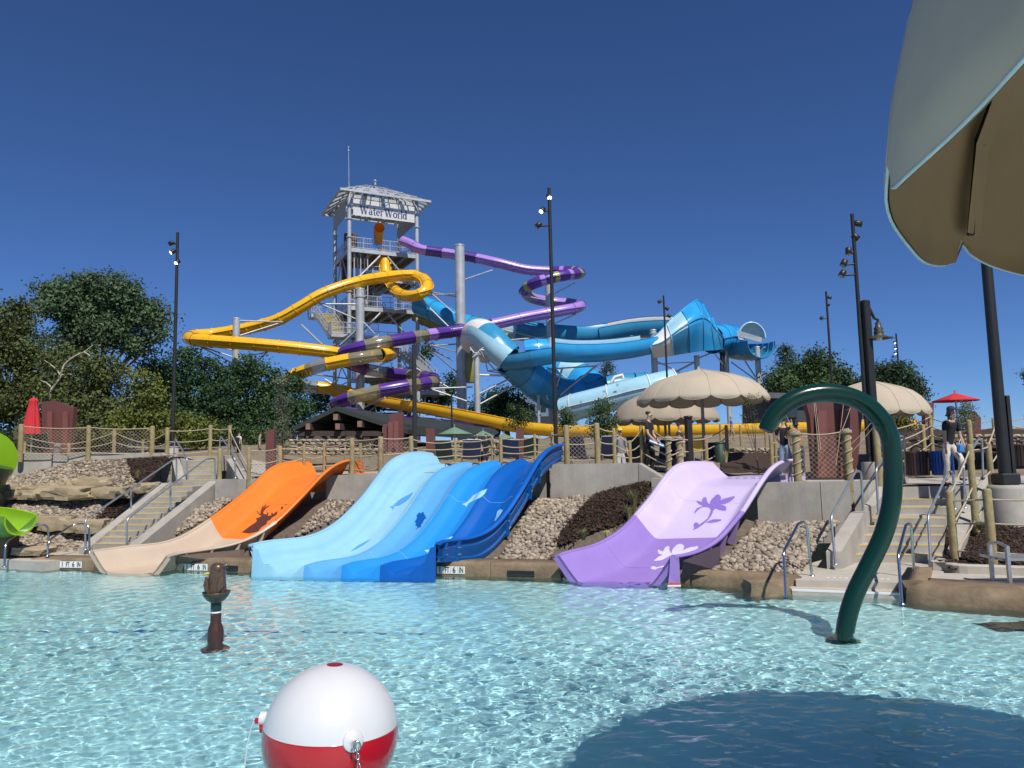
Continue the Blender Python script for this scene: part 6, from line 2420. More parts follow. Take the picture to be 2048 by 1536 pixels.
mb.prism([at(1526, 796, 47.5), at(1645, 798, 47.5), at(1645, 787, 47.5), at(1526, 785, 47.5)], (0, 6, 0))
mb.build('roof', mk('slate_roof', (.09, .10, .11), .6), bd)
for x in (1545, 1575):
    mb = MB()
    mb.prism([at(x, 835, 47.9), at(x + 20, 835, 47.9), at(x + 20, 812, 47.9), at(x, 812, 47.9)], (0, .08, 0))
    mb.build('window', MATS['dark_glass'], bd)

# ---- terrace walls of laid stone behind the deck
m_terr = mk('terrace_stone', (.33, .27, .19), .9, var=.2, scale=3, bump=.5, bscale=10, rnd=.25)
def terrace(label, x0, x1, y0, y1, d0, d1, rows, cols):
    root = thing('terrace_wall', label, 'stone wall', at(x0, y1, d0), 'low stone terrace walls')
    base = [boulder_mesh(1, 1, 1, 200 + k) for k in range(4)]
    for m_ in base:
        m_.materials[0] = m_terr
    for r in range(rows):
        for c_ in range(cols):
            u = (c_ + (.5 if r % 2 else 0) + .5) / cols
            if u > 1:
                continue
            d = lerp(d0, d1, u)
            p = at(lerp(x0, x1, u), lerp(y1, y0, (r + .5) / rows), d)
            o = link('stone', base[(r * 7 + c_ * 3) % 4], root)
            o.matrix_parent_inverse = Matrix.Identity(4)
            o.location = p - root.location
            sx = px2m((x1 - x0) / cols, d) * .86
            sz = px2m((y1 - y0) / rows, d) * .78
            o.scale = (sx * random.uniform(.85, 1.1), .6, sz * random.uniform(.9, 1.1))
            o.rotation_euler = (0, 0, random.uniform(-.1, .1))
    return root


terrace('long stone terrace wall behind the rope fence left of the shelter deck', 556, 770, 896, 910, 28, 27, 2, 16)
terrace('upper stone terrace wall behind the left rope fence', 570, 700, 878, 890, 31, 31, 2, 10)
terrace('stone terrace wall behind the blue slide chairs', 860, 1000, 880, 905, 31, 31, 3, 10)
terrace('stone terrace wall below the yellow runout', 1455, 1570, 896, 912, 25, 25, 2, 9)
terrace('stone terrace wall at the right edge above the mulch', 1880, 2070, 868, 892, 24, 23, 3, 10)
# ================================================================ LOUNGE CHAIRS, BINS, BENCH
m_sling = mk('navy_sling', (.012, .022, .06), .8, var=.15)
m_sling_g = mk('green_sling', (.010, .03, .024), .8, var=.15)
m_frame = mk('chair_frame', (.30, .31, .32), .4, .6)


def deck_chair(label, x, y, d, rz, sling, s=1.):
    g = at(x, y, d)
    g.z = float(G(g.x, g.y))
    root = thing('deck_chair', label, 'chair', g, 'folding deck chairs on the decks')
    R = Matrix.Rotation(rz, 3, 'Z')
    P = lambda a, b, c: g + R @ V((a, b, c)) * s
    for sx in (-.28, .28):
        for leg in ([(sx, -.25, 0), (sx, .22, .5)], [(sx, .25, 0), (sx, -.22, .48)]):
            mb = MB()
            mb.tube([P(*leg[0]), P(*leg[1])], .014, 6)
            mb.build('leg', m_frame, root)
        mb = MB()
        mb.tube([P(sx, -.28, .42), P(sx, .2, .4), P(sx, .42, .98)], .014, 6)
        mb.build('side_tube', m_frame, root)
        mb = MB()
        mb.box(P(sx * 1.06, 0, .62), (.05, .5, .03), R, bev=.008)
        mb.build('armrest', m_frame, root)
    mb = MB()
    mb.rings([[P(-.27, y_, z_), P(0, y_, z_ - .03), P(.27, y_, z_)] for y_, z_ in ((-.28, .42), (-.05, .39), (.2, .4))], close=False)
    mb.build('seat', sling, root)
    mb = MB()
    mb.rings([[P(-.27, y_, z_), P(0, y_ + .03, z_), P(.27, y_, z_)] for y_, z_ in ((.2, .4), (.31, .69), (.42, .98))], close=False)
    mb.rings([[P(-.27, y_ + .02, z_), P(0, y_ + .05, z_), P(.27, y_ + .02, z_)] for y_, z_ in ((.2, .4), (.31, .69), (.42, .98))], close=False)
    mb.build('backrest', sling, root)
    mb = MB()
    mb.tube([P(-.28, .42, .98), P(.28, .42, .98)], .014, 6)
    mb.build('top_bar', m_frame, root)
    return root


for i, (x, y, d, rz, sl_, lb) in enumerate((
        (894, 925, 24, 2.9, m_sling_g, 'dark green deck chair behind the blue slide, leftmost'), (942, 924, 23.6, 3.3, m_sling, 'navy deck chair left of the two seated people'),
        (1022, 922, 24, 3.1, m_sling, 'navy deck chair right of the two seated people'), (1055, 922, 25, 3.4, m_sling_g, 'dark green deck chair beside the right maroon post'),
        (1160, 922, 22.5, 2.7, m_sling, 'navy deck chair behind the net right of the blue slide'), (1218, 922, 23, 3.2, m_sling, 'navy deck chair left of the man in grey'),
        (1272, 922, 23.5, 3.0, m_sling_g, 'dark green deck chair behind the man in black'), (1330, 915, 24, 3.3, m_sling, 'navy deck chair under the largest parasol, left'),
        (1432, 905, 24.5, 3.0, m_sling, 'navy deck chair under the largest parasol, right'), (90, 912, 27, 3.2, m_sling_g, 'deck chair behind the left net fence'))):
    deck_chair(lb, x, y, d, rz, sl_)
mb = MB()
yt = thing('notice_board', 'yellow lounge sign board under the largest parasol', 'sign', at(1395, 925, 21.5))
mb.prism([at(1387, 900, 21.5), at(1405, 900, 21.5), at(1405, 874, 21.5), at(1387, 876, 21.5)], (0, .05, 0))
mb.build('board', mk('yellow_board', (.62, .38, .03), .6), yt)
for x in (1388, 1403):
    mb = MB()
    mb.beam(at(x, 876, 21.52), at(x, 925, 21.52), .03, .03)
    mb.build('leg', m_frame, yt)


def bin_(label, x, yt, yb, w, d, mat, slats=True, handle=False, tag_=False):
    c = at(x, yb, d)
    H = at(x, yt, d).z - c.z
    r = px2m(w, d) / 2
    root = thing('litter_bin', label, 'bin', c, 'round litter bins')
    mb = MB()
    mb.lathe(c, [(r * .92, 0), (r * .92, H * .93), (r * .8, H * .94)], 24)
    mb.build('drum', mat, root)
    if slats:
        n = 22
        for k in range(n):
            a = 2 * math.pi * k / n
            mb = MB()
            mb.box(c + V((math.cos(a) * r * .95, math.sin(a) * r * .95, H * .5)), (r * .2, .02, H * .96), Matrix.Rotation(a + math.pi / 2, 3, 'Z'))
            mb.build('slat', mat, root)
    mb = MB()
    mb.lathe(c + V((0, 0, H * .93)), [(r, 0), (r, H * .06), (r * .85, H * .08), (r * .8, H * .05)], 24)
    mb.build('rim', mat, root)
    if handle:
        mb = MB()
        mb.tube([c + V((math.cos(a) * r * .55, 0, H + math.sin(a) * H * .25)) for a in np.linspace(0, math.pi, 12)], .018, 6)
        mb.build('hoop', m_dark, root)
    return root


bin_('brown slatted litter bin with a hoop on the right deck', 1837, 903, 951, 41, 17.4, mk('brown_bin', (.055, .030, .026), .6, var=.2), handle=True)
bin_('blue slatted recycling bin beside the brown bin', 1887, 902, 950, 40, 17.2, mk('blue_bin', (.012, .085, .36), .5, var=.1))
bin_('dark green drum bin under the largest parasol', 1441, 884, 925, 22, 21, mk('green_bin', (.015, .04, .03), .6, var=.2), slats=False)
bin_('brown litter bin half outside the right edge', 2050, 888, 932, 44, 18, MATS['brown_bin'], handle=True)
bin_('light grey concrete drum beside the rope fence at the top of the left stairs', 346, 893, 914, 22, 27, m_conc, slats=False)
bin_('small wooden crate-like bin on the wall behind the left net fence', 114, 889, 913, 12, 24.3, mk('weathered_wood', (.30, .27, .24), .9, var=.2))
# metal bench end at the right edge
bn_ = thing('bench', 'grey metal bench standing on the paving at the right edge', 'bench', atz(2025, 1170, .2))
b0_ = atz(2021, 1176, .2)
m_alu = mk('aluminium', (.42, .43, .44), .4, .7)
for dx, dy in ((0, 0), (1.4, -.1), (.08, .55), (1.48, .45)):
    mb = MB()
    p = b0_ + V((dx, dy, 0))
    mb.beam(p, p + V((0, 0, .62)), .05, .05)
    mb.build('leg', m_alu, bn_)
for k in range(4):
    mb = MB()
    mb.box(b0_ + V((.74, .06 + k * .15, .42)), (1.6, .12, .035), Matrix.Rotation(-.07, 3, 'Z'))
    mb.build('slat', m_alu, bn_)
mb = MB()
mb.tube([b0_ + V((.02, 0, .62)), b0_ + V((.05, .28, .66)), b0_ + V((.08, .55, .62))], .025, 8)
mb.build('armrest', m_alu, bn_)

# planter kerb and mulch mound at the right
pk = thing('planter', 'curved concrete planter with dark mulch at the foot of the right rope fence', 'planter', atz(1990, 1135, .2))
kp = spline([atz(1872, 1124, .2), atz(1876, 1136, .2), atz(1910, 1146, .2), atz(2000, 1150, .2), atz(2150, 1156, .2)], 26)
rg = []
for i, p in enumerate(kp):
    p = V(p)
    t = V(kp[min(i + 1, 25)]) - V(kp[max(i - 1, 0)])
    n = V((-t.y, t.x, 0)).normalized()
    if n.y < 0 and i > 6:
        n = -n
    if i <= 6:
        n = V((t.y * -1, t.x, 0)).normalized()
    rg.append([p, p + V((0, 0, .13)), p + n * .03 + V((0, 0, .15)), p + n * .16 + V((0, 0, .15)), p + n * .17])
mb = MB()
mb.rings(rg, close=False, smooth=False)
mb.build('kerb', m_entry, pk)
mb = MB()
M0 = [[at(lerp(1893, 2150, i / 24), lerp(1140, 1052 - 30 * (i / 24), j / 12) + 12 * math.exp(-((i - 3) / 3) ** 2) * (j / 12), lerp(13.2, 15.6, j / 12) + .0 * i) for j in range(13)] for i in range(25)]
for i in range(25):
    for j in range(13):
        M0[i][j].z = max(.24, M0[i][j].z) + .03 * noise2(i * 1.3, j * 1.7, 8)
mb.rings(M0, close=False)
mb.build('mulch', m_mulch, pk)
ch = MB()
for k in range(2600):
    i, j = random.random() * 23.9, random.random() * 11.9
    p = lerp(lerp(M0[int(i)][int(j)], M0[int(i) + 1][int(j)], i % 1), lerp(M0[int(i)][int(j) + 1], M0[int(i) + 1][int(j) + 1], i % 1), j % 1)
    ch.t = random.random()
    ch.box(p + V((0, 0, random.uniform(0, .03))), (random.uniform(.03, .1), random.uniform(.012, .03), .01), Matrix.Rotation(random.random() * 6, 3, 'Z') @ Matrix.Rotation(random.uniform(-.6, .6), 3, 'Y'))
ch.build('mulch_chips', m_chip, pk, kind='stuff')
# mulch bed behind the purple slide
mb = MB()
M1 = [[at(lerp(1440, 1585, i / 14), lerp(946, 905, j / 8), lerp(20.6, 23.5, j / 8)) + V((0, 0, .04 * noise2(i, j, 2))) for j in range(9)] for i in range(15)]
mb.rings(M1, close=False)
o = mb.build('mulch_bed', m_mulch, kind='structure')
M2 = [[at(lerp(1740, 2080, i / 14), lerp(905, 858, j / 8), lerp(23.0, 27.5, j / 8)) + V((0, 0, .04 * noise2(i, j, 2))) for j in range(9)] for i in range(15)]
mb = MB()
mb.rings(M2, close=False)
mb.build('mulch_slope', m_mulch, kind='structure')

# ================================================================ GREEN SPRAY PIPE
m_pipe = mk('bottle_green_gelcoat', (.004, .030, .020), .2, 0, var=.12, scale=1, spec=.45, coat=.0)
gp = thing('spray_pipe', 'tall bottle green curved spray pipe standing in the pool', 'water feature', atz(1688, 1300, POOL_Z))
dp = 8.9
base = atz(1688, 1304, POOL_Z + .2)
dp = base.y
cp = [(1688, 1360), (1688, 1300), (1692, 1250), (1709, 1190), (1738, 1130), (1766, 1070), (1782, 1010), (1786, 950), (1784, 900), (1778, 870), (1762, 838), (1735, 810), (1700, 792), (1655, 784), (1610, 789), (1572, 806), (1545, 832), (1532, 860)]
P_ = spline([tuple(at(x, y, dp)) for x, y in cp], 80)
rr = [px2m(17.5, dp)] * 80
mb = MB()
mb.tube([V(p) for p in P_[:52]], [px2m(lerp(17.0, 18.5, i / 51), dp) for i in range(52)], 22)
mb.build('stem', m_pipe, gp, wet=True)
mb = MB()
mb.tube([V(p) for p in P_[51:]], [px2m(lerp(18.0, 15.5, (i / 28) ** 1), dp) for i in range(29)], 22)
mb.build('crook', m_pipe, gp)
mb = MB()
t_ = (V(P_[79]) - V(P_[78])).normalized()
mb.tube([V(P_[79]) + t_ * .002, V(P_[79]) + t_ * .008], px2m(13.5, dp), 22)
mb.build('mouth', m_dark, gp)  # black disc standing in for the shade inside the open pipe end
mb = MB()
k = 51
d_ = (V(P_[k + 1]) - V(P_[k])).normalized()
mb.tube([V(P_[k]) - d_ * .02, V(P_[k]) + d_ * .02], px2m(19.3, dp), 22)
mb.build('coupling', m_pipe, gp)
mb = MB()                                       # groove along the inside of the crook where the water runs
gro = []
for i in range(50, 79):
    p = V(P_[i])
    t = (V(P_[i + 1]) - V(P_[i])).normalized()
    n = V((0, 1, 0)).cross(t).normalized()
    if n.z > 0 and i > 62:
        n = -n
    n = t.cross(V((0, 1, 0))).normalized()
    inner = -n if (n.dot(V((at(1655, 880, dp) - p))) < 0) else n
    gro.append((p, inner))
mb.tube([p + n * px2m(16.2, dp) for p, n in gro], px2m(4.2, dp), 10)
mb.build('spray_channel', mk('pipe_liner', (.05, .11, .095), .3), gp)
mb = MB()
mb.lathe((base.x, base.y, POOL_Z), [(.22, 0), (.22, .03), (.14, .06)], 20)
mb.build('base_flange', m_pipe, gp, wet=True)

# ================================================================ EAGLE ON A BOTTLE-SHAPED POST
eb_ = atz(431, 1282, 0)
de = eb_.y
k = de / FOC
m_bottle = mk('brown_bottle', (.055, .020, .014), .4, var=.15, scale=3)
es_ = thing('eagle_statue', 'brown eagle statue perched in a bowl on a bottle-shaped post in the pool', 'statue', (eb_.x, eb_.y, POOL_Z))
Zp = lambda y: at(431, y, de).z
mb = MB()
mb.lathe((eb_.x, eb_.y, 0), [(15 * k, POOL_Z), (15 * k, Zp(1262)), (14 * k, Zp(1256)), (11 * k, Zp(1248)), (10 * k, Zp(1240)), (10 * k, Zp(1223))], 24)
mb.build('bottle_post', m_bottle, es_, wet=True)
mb = MB()
mb.lathe((eb_.x, eb_.y, 0), [(10.6 * k, Zp(1225)), (10.6 * k, Zp(1222))], 24)
mb.build('collar', m_white, es_)
mb = MB()
mb.lathe((eb_.x, eb_.y, 0), [(10 * k, Zp(1222)), (10 * k, Zp(1204))], 24)
mb.build('neck', mk('dark_green_neck', (.008, .03, .025), .35), es_)
for y in (1218, 1229):
    mb = MB()
    mb.lathe((eb_.x - 3 * k, eb_.y - 10.2 * k, Zp(y)), [(.004, -.004), (.012, 0), (.004, .012)], 8)
    mb.build('bolt', m_steel, es_)
mb = MB()
mb.lathe((eb_.x, eb_.y, 0), [(9 * k, Zp(1205)), (17 * k, Zp(1200)), (23 * k, Zp(1192)), (26 * k, Zp(1185)), (26.5 * k, Zp(1183)), (23 * k, Zp(1184)), (15 * k, Zp(1190)), (2 * k, Zp(1192))], 26)
mb.build('bowl', mk('bronze_bowl', (.07, .052, .035), .4, var=.3), es_)
m_feath = mk('brown_feather', (.085, .048, .028), .3, var=.45, scale=22, coat=.3)
bx = lambda x, y, dy=0: V((at(x, y, de).x, eb_.y + dy, Zp(y)))
mb = MB()
rg = []
for x, y, rx, ry in ((432, 1192, 19, 14), (432, 1180, 20, 16), (433, 1168, 18.5, 15), (434, 1156, 17, 13.5), (435, 1146, 16, 13), (435, 1138, 15, 13), (435, 1132, 13.5, 12), (435, 1128, 10.5, 9), (435, 1125.5, 5, 4)):
    c = bx(x, y)
    rg.append([c + V((rx * k * math.cos(a), ry * k * math.sin(a), 0)) for a in np.linspace(0, 2 * math.pi, 18, endpoint=False)])
mb.rings(rg)
mb.tube([bx(447, 1133, -.02), bx(452, 1131, -.02), bx(455, 1133, -.02), bx(456, 1137, -.02)], [4.5 * k, 4 * k, 2.6 * k, .8 * k], 8)
mb.build('body', m_feath, es_)
for s_ in (-1, 1):
    for q in range(5):
        mb = MB()
        x0 = 432 + s_ * (13 - q * 1.2)
        mb.tube([bx(x0 + 3 * s_, 1152 + q * 3, -.05 - .012 * q), bx(x0 + 3.5 * s_, 1168 + q * 2, -.075 - .01 * q), bx(x0 - 1.5 * s_, 1186 + q, -.07 - .008 * q)], [2.2 * k, 4.6 * k, 1.2 * k], 8)
        mb.build('wing_feather', m_feath, es_)
mb = MB()
mb.tube([bx(421, 1146, -.03), bx(413, 1147, -.05), bx(408, 1148, -.06)], [2.6 * k, 2.6 * k, 1 * k], 8)
mb.build('fish_tail', mk('yellow_fish', (.45, .40, .05), .4), es_)
for y in (1140, 1134):
    mb = MB()
    mb.lathe(bx(444, y - 2, -.09), [(.002, -.006), (.012, 0), (.002, .006)], 8)
    mb.build('eye', m_black, es_)
    break
mb = MB()
mb.lathe((eb_.x, eb_.y, POOL_Z + .0), [(.19, 0), (.19, .03), (.1, .05)], 18)
mb.build('base_plate', m_bottle, es_, wet=True)

# ================================================================ RED AND WHITE BOBBER
m_bw = mk('bobber_white', (.60, .60, .61), .3, var=.02, coat=.3, bump=.01, bscale=3)
m_br = mk('bobber_red', (.42, .004, .012), .18, var=.05, coat=.5)
bo_c = at(662, 1466, 4.9)
Rb = px2m(127.5, 4.9)
bo = thing('bobber', 'giant red and white fishing bobber standing in the foreground', 'bobber', bo_c - V((0, 0, Rb)))
tilt = Matrix.Rotation(rad(3), 3, 'Y') @ Matrix.Rotation(rad(-1), 3, 'X')


def cap_(a0, a1, n, mat, name, par, r=Rb):
    mb = MB()
    mb.lathe(bo_c, [(r * math.cos(rad(a)), r * math.sin(rad(a))) for a in np.linspace(a0, a1, n)], 48, axis=tilt, caps=False)
    return mb.build(name, mat, par, wet=True)


top_ = cap_(8.5, 83, 26, m_bw, 'upper_half', bo)
bot_ = cap_(-89.9, 8.5, 30, m_br, 'lower_half', bo)
cap_(83, 89.9, 4, mk('bobber_cap', (.25, .004, .012), .3), 'top_cap', bo, Rb * 1.003)
mb = MB()
mb.lathe(bo_c, [(Rb * .991, .136 * Rb), (Rb * .993, .140 * Rb), (Rb * .992, .148 * Rb), (Rb * .987, .152 * Rb)], 48, axis=tilt, caps=False)
mb.build('seam', m_br, bo)


def bob_pt(px_, py_, off=0):
    r = ray(px_, py_).normalized()
    oc = CAM - bo_c
    b_ = oc.dot(r)
    c_ = oc.dot(oc) - Rb * Rb
    h_ = b_ * b_ - c_
    p = CAM + r * (-b_ - math.sqrt(max(h_, 0)))
    return p + (p - bo_c).normalized() * off


def fitting(px_, py_, r0):
    p = bob_pt(px_, py_)
    n = (p - bo_c).normalized()
    R = n.to_track_quat('Z', 'Y').to_matrix()
    mb = MB()
    mb.lathe(p - n * .006, [(r0, 0), (r0, .012), (r0 * .9, .018), (r0 * .5, .016), (r0 * .3, .03), (r0 * .18, .05)], 20, axis=R)
    f_ = mb.build('fitting', m_bw, bo)
    return p, n, f_


p, n, f_ = fitting(706, 1482, px2m(20, 4.6))
mb = MB()
mb.tube([p + n * .06 + V((.022 * math.cos(a), -.004, .026 * math.sin(a) - .02)) for a in np.linspace(0, 2 * math.pi, 12)], .007, 6, caps=False)
mb.build('ring', m_steel, f_)
for q in range(14):                              # chain links hanging down the front
    c = p + n * .075 + V((.006 * q * .6, -.004 * q * .2, -.05 - q * .028))
    mb = MB()
    a3 = V((1, 0, 0)) if q % 2 else V((0, 1, 0))
    mb.tube([c + a3 * .008 * math.cos(a) + V((0, 0, .018 * math.sin(a))) for a in np.linspace(0, 2 * math.pi, 10)], .0035, 5, caps=False)
    mb.build('chain_link', m_steel, f_)
hp = bo_c + tilt @ V((-Rb * .988, 0, Rb * .148))
mb = MB()
mb.tube([hp + V((.01, 0, .01)), hp + V((-.035, 0, .012))], .045, 14)
hk = mb.build('side_fitting', m_bw, bo)
mb = MB()
mb.tube([hp + V((.0, 0, -.03)), hp + V((-.03, 0, -.032))], .045, 14)
mb.tube([hp + V((-.03, 0, .0)), hp + V((-.07, 0, .0))], .017, 10)
mb.build('spout', m_br, bo)
m_spray = mk('water_jet', (.75, .85, .88), .05, alpha=.35)
mb = MB()
mb.tube([hp + V((-.07 - t * .09, 0, -.55 * t * t)) for t in np.linspace(0, 1, 10)], [.004 + .003 * t for t in np.linspace(0, 1, 10)], 6)
wj = mb.build('water_jet', m_spray, label='thin arc of water falling from the bobber spout', cat='water jet')
mb = MB()
mb.cyl((bo_c.x, bo_c.y, POOL_Z), (bo_c.x, bo_c.y, bo_c.z - Rb * .95), .12, seg=16)
mb.build('stand', m_br, bo, wet=True)
# ================================================================ TREES AND SHRUBS
def leaf_mat(name, col, var=.35):
    return mk(name, col, .6, 0, var=var, scale=.7, spec=.3, trans=.25, rnd=.45)


m_bark = mk('bark', (.10, .085, .065), .95, var=.3, scale=6, bump=.6, bscale=20)
m_barkp = mk('pale_bark', (.42, .37, .29), .9, var=.3, scale=5, bump=.4, bscale=20)
m_lf_dark = leaf_mat('leaf_dark', (0.045, 0.095, 0.036))
m_lf_mid = leaf_mat('leaf_mid', (0.062, 0.108, 0.035))
m_lf_olive = leaf_mat('leaf_olive', (0.101, 0.125, 0.038))
m_lf_yel = leaf_mat('leaf_yellowgreen', (0.148, 0.174, 0.035))
m_lf_cot = leaf_mat('leaf_cottonwood', (0.084, 0.136, 0.062))
m_lf_pine = leaf_mat('needle_dark', (0.050, 0.090, 0.045))
m_lf_grey = leaf_mat('leaf_grey', (0.148, 0.174, 0.104))


def leaves(mb, c, rx, ry, rz, n, size, shell=.55, clump=26, flat=.0):
    """n leaves in clumps through an ellipsoid"""
    m = max(1, n // clump)
    for _ in range(m):
        d = RNG.normal(size=3)
        d /= np.linalg.norm(d)
        k = shell + (1 - shell) * RNG.random() ** .6
        cc = np.array([c[0] + d[0] * rx * k, c[1] + d[1] * ry * k, c[2] + d[2] * rz * k])
        cr = size * RNG.uniform(2.2, 4.6)
        mb.t = float(RNG.random()) * .98 + .01
        pts = RNG.normal(size=(clump, 3)) * cr * .42 * np.array([1, 1, .75])
        nr = RNG.normal(size=(clump, 3))
        nr += d * 1.1 + np.array([0, 0, .5])
        nr /= np.linalg.norm(nr, axis=1)[:, None]
        tg = np.cross(nr, RNG.normal(size=(clump, 3)))
        tg /= np.linalg.norm(tg, axis=1)[:, None] + 1e-9
        bt = np.cross(nr, tg)
        s = size * RNG.uniform(.6, 1.25, (clump, 1))
        p = cc + pts
        q = np.stack([p - tg * s * .5, p + bt * s * .32 + nr * s * .08, p + tg * s * .5, p - bt * s * .32 + nr * s * .08], 1)
        o = len(mb.v)
        mb.v.extend(map(tuple, q.reshape(-1, 3)))
        mb.tone.extend([mb.t] * (4 * clump))
        mb.f.extend([(o + 4 * i, o + 4 * i + 1, o + 4 * i + 2, o + 4 * i + 3) for i in range(clump)])
        mb.sm.extend([False] * clump)
        mb.mi.extend([0] * clump)


def fast_build(mb, name, mat, parent):
    me = bpy.data.meshes.new(name)
    me.from_pydata(mb.v, [], mb.f)
    me.materials.append(mat)
    a = me.attributes.new('tone', 'FLOAT', 'POINT')
    a.data.foreach_set('value', mb.tone)
    return link(name, me, parent)


def tree(name, label, blobs, d, mat, size=.2, n=5000, trunk=None, bark=m_bark, group='trees around the park', cat='tree', deep=.8, tw=7):
    """blobs: (x, y, rx px, ry px) in the picture at depth d"""
    cx = sum(b[0] for b in blobs) / len(blobs)
    if trunk is None:
        trunk = (cx, 905)
    b0 = at(trunk[0], trunk[1], d)
    b0.z = float(G(b0.x, b0.y)) - .1
    root = thing(name, label, cat, b0, group)
    tot = sum(b[2] * b[3] for b in blobs)
    if n > 4000:
        n, size = int(n * 1.7), size * 1.12
    mb = MB()
    cs = []
    for x, y, rx, ry in blobs:
        dd = d + random.uniform(-1, 1) * px2m(rx, d) * .4
        c = at(x, y, dd)
        cs.append((c, px2m(rx, d)))
        leaves(mb, c, px2m(rx, d), px2m(rx, d) * deep, px2m(ry, d), int(n * rx * ry / tot), size)
    fast_build(mb, 'crown', mat, root)
    mb = MB()
    tr = px2m(tw, d)
    top = max(cs, key=lambda q: q[0].z)[0]
    fork = lerp(b0, top, .42)
    mb.tube([b0, lerp(b0, fork, .5) + V((tr * .4, 0, 0)), fork, lerp(fork, top, .6)], [tr, tr * .8, tr * .62, tr * .2], 9)
    for c, r in cs:
        f0 = lerp(b0, fork, random.uniform(.55, 1))
        md = lerp(f0, c, .55) + V((0, 0, -r * .12))
        mb.tube([f0, md, c, c + (c - f0).normalized() * r * .5], [tr * .42, tr * .3, tr * .18, tr * .05], 6)
        for _ in range(4):
            e = c + V((random.uniform(-1, 1), random.uniform(-1, 1), random.uniform(-.3, 1))) * r * .85
            mb.tube([lerp(md, c, random.random()), lerp(c, e, .5) + V((0, 0, r * .08)), e], [tr * .14, tr * .1, tr * .03], 5)
    mb.build('trunk', bark, root)
    return root


tree('cottonwood_tree', 'tallest broad tree on the left, lighter grey-green crown', [(150, 585, 42, 32), (196, 578, 46, 34), (240, 590, 40, 38), (262, 630, 36, 34), (120, 610, 42, 32), (170, 630, 50, 36), (210, 665, 46, 36), (300, 622, 26, 22), (318, 640, 24, 18), (325, 668, 20, 10), (150, 680, 44, 34), (280, 690, 34, 22), (95, 580, 24, 18)], 46, m_lf_cot, .20, 16000, (190, 900))
tree('ash_tree', 'olive-green tree at the left edge behind the red umbrella', [(20, 640, 40, 34), (-20, 680, 60, 50), (50, 690, 46, 44), (10, 740, 60, 40), (80, 740, 40, 34), (40, 620, 26, 22), (60, 790, 50, 30), (0, 800, 60, 40)], 41, m_lf_olive, .17, 11000, (30, 905))
tree('ash_tree', 'twiggy olive tree behind the large maroon panel on the left', [(130, 720, 44, 30), (170, 760, 50, 34), (110, 770, 44, 30), (210, 740, 44, 34), (150, 810, 60, 30), (220, 800, 46, 36), (190, 850, 70, 30), (100, 850, 50, 26)], 38, m_lf_olive, .15, 10000, (160, 905))
tree('elm_tree', 'dark tree right of the tallest one, before the left lamp post', [(370, 720, 34, 24), (410, 745, 40, 28), (350, 760, 44, 30), (395, 790, 46, 34), (330, 800, 46, 34), (440, 790, 30, 30), (380, 840, 60, 34), (310, 740, 30, 24)], 50, m_lf_dark, .19, 9000, (380, 905))
tree('elm_tree', 'dark broad tree behind the leftmost steel column', [(500, 735, 34, 22), (470, 760, 44, 30), (530, 765, 40, 28), (575, 770, 30, 26), (500, 800, 60, 34), (560, 810, 48, 34), (600, 810, 20, 18), (470, 840, 50, 30), (540, 850, 60, 30)], 52, m_lf_dark, .2, 10000, (520, 905))
tree('lilac_bush', 'yellow-green bush behind the left rope fence', [(300, 790, 34, 30), (280, 830, 44, 34), (320, 850, 40, 34), (250, 860, 40, 26), (360, 860, 34, 28), (400, 865, 34, 26), (285, 760, 26, 22)], 36, m_lf_yel, .14, 6500, (300, 905), cat='bush', tw=3)
tree('young_poplar', 'slim young tree with pale leaves left of the shelter', [(563, 770, 10, 16), (565, 800, 13, 20), (566, 830, 14, 22), (564, 862, 13, 20), (568, 885, 11, 14)], 27, m_lf_grey, .07, 2600, (566, 915), tw=2)
tree('hedge_bush', 'low dark shrubs under the left trees', [(450, 870, 50, 20), (520, 875, 40, 18), (400, 880, 40, 16), (150, 890, 80, 16), (30, 885, 60, 20)], 40, m_lf_mid, .14, 5000, (430, 905), cat='bush', tw=2)
tree('hedge_bush', 'dense shrubs closing the view under the leftmost trees', [(20, 850, 70, 34), (90, 845, 60, 34), (160, 850, 60, 34), (60, 815, 60, 30), (130, 805, 50, 30), (-20, 800, 50, 40), (10, 888, 70, 20), (90, 888, 70, 20), (170, 888, 70, 20)], 44, m_lf_mid, .17, 8000, (70, 905), cat='bush', tw=2)
tree('hedge_bush', 'dense dark shrubs between the left lamp post and the leftmost steel column', [(240, 850, 60, 34), (330, 855, 60, 34), (400, 850, 60, 36), (460, 850, 50, 36), (520, 855, 50, 34), (590, 860, 40, 24), (420, 815, 50, 30), (250, 888, 70, 20), (330, 888, 70, 20), (410, 888, 70, 20), (490, 888, 60, 20)], 54, m_lf_dark, .19, 8000, (400, 905), cat='bush', tw=2)
tree('locust_tree', 'tree glimpsed through the tower legs', [(640, 800, 22, 26), (610, 825, 18, 18), (790, 775, 26, 34), (850, 700, 14, 14), (838, 740, 18, 22), (870, 800, 30, 30), (905, 770, 14, 20), (760, 790, 20, 30), (730, 810, 30, 24)], 76, m_lf_dark, .26, 6500, (800, 880))
tree('locust_tree', 'dark tree behind the steel column of the white scoop', [(990, 805, 24, 26), (1020, 800, 26, 26), (1040, 825, 24, 22), (1000, 835, 34, 22), (960, 820, 20, 24)], 72, m_lf_dark, .24, 4500, (1010, 880))
tree('acacia_sapling', 'young tree in leaf left of the centre lamp post', [(1035, 818, 18, 14), (1045, 838, 20, 14), (1028, 845, 16, 12), (1056, 828, 12, 10)], 30, m_lf_mid, .08, 1800, (1040, 915), tw=2)
tree('acacia_sapling', 'young tree right of the centre lamp post', [(1130, 828, 14, 12), (1138, 845, 16, 12), (1124, 850, 12, 10)], 29, m_lf_mid, .08, 1300, (1131, 915), tw=2)
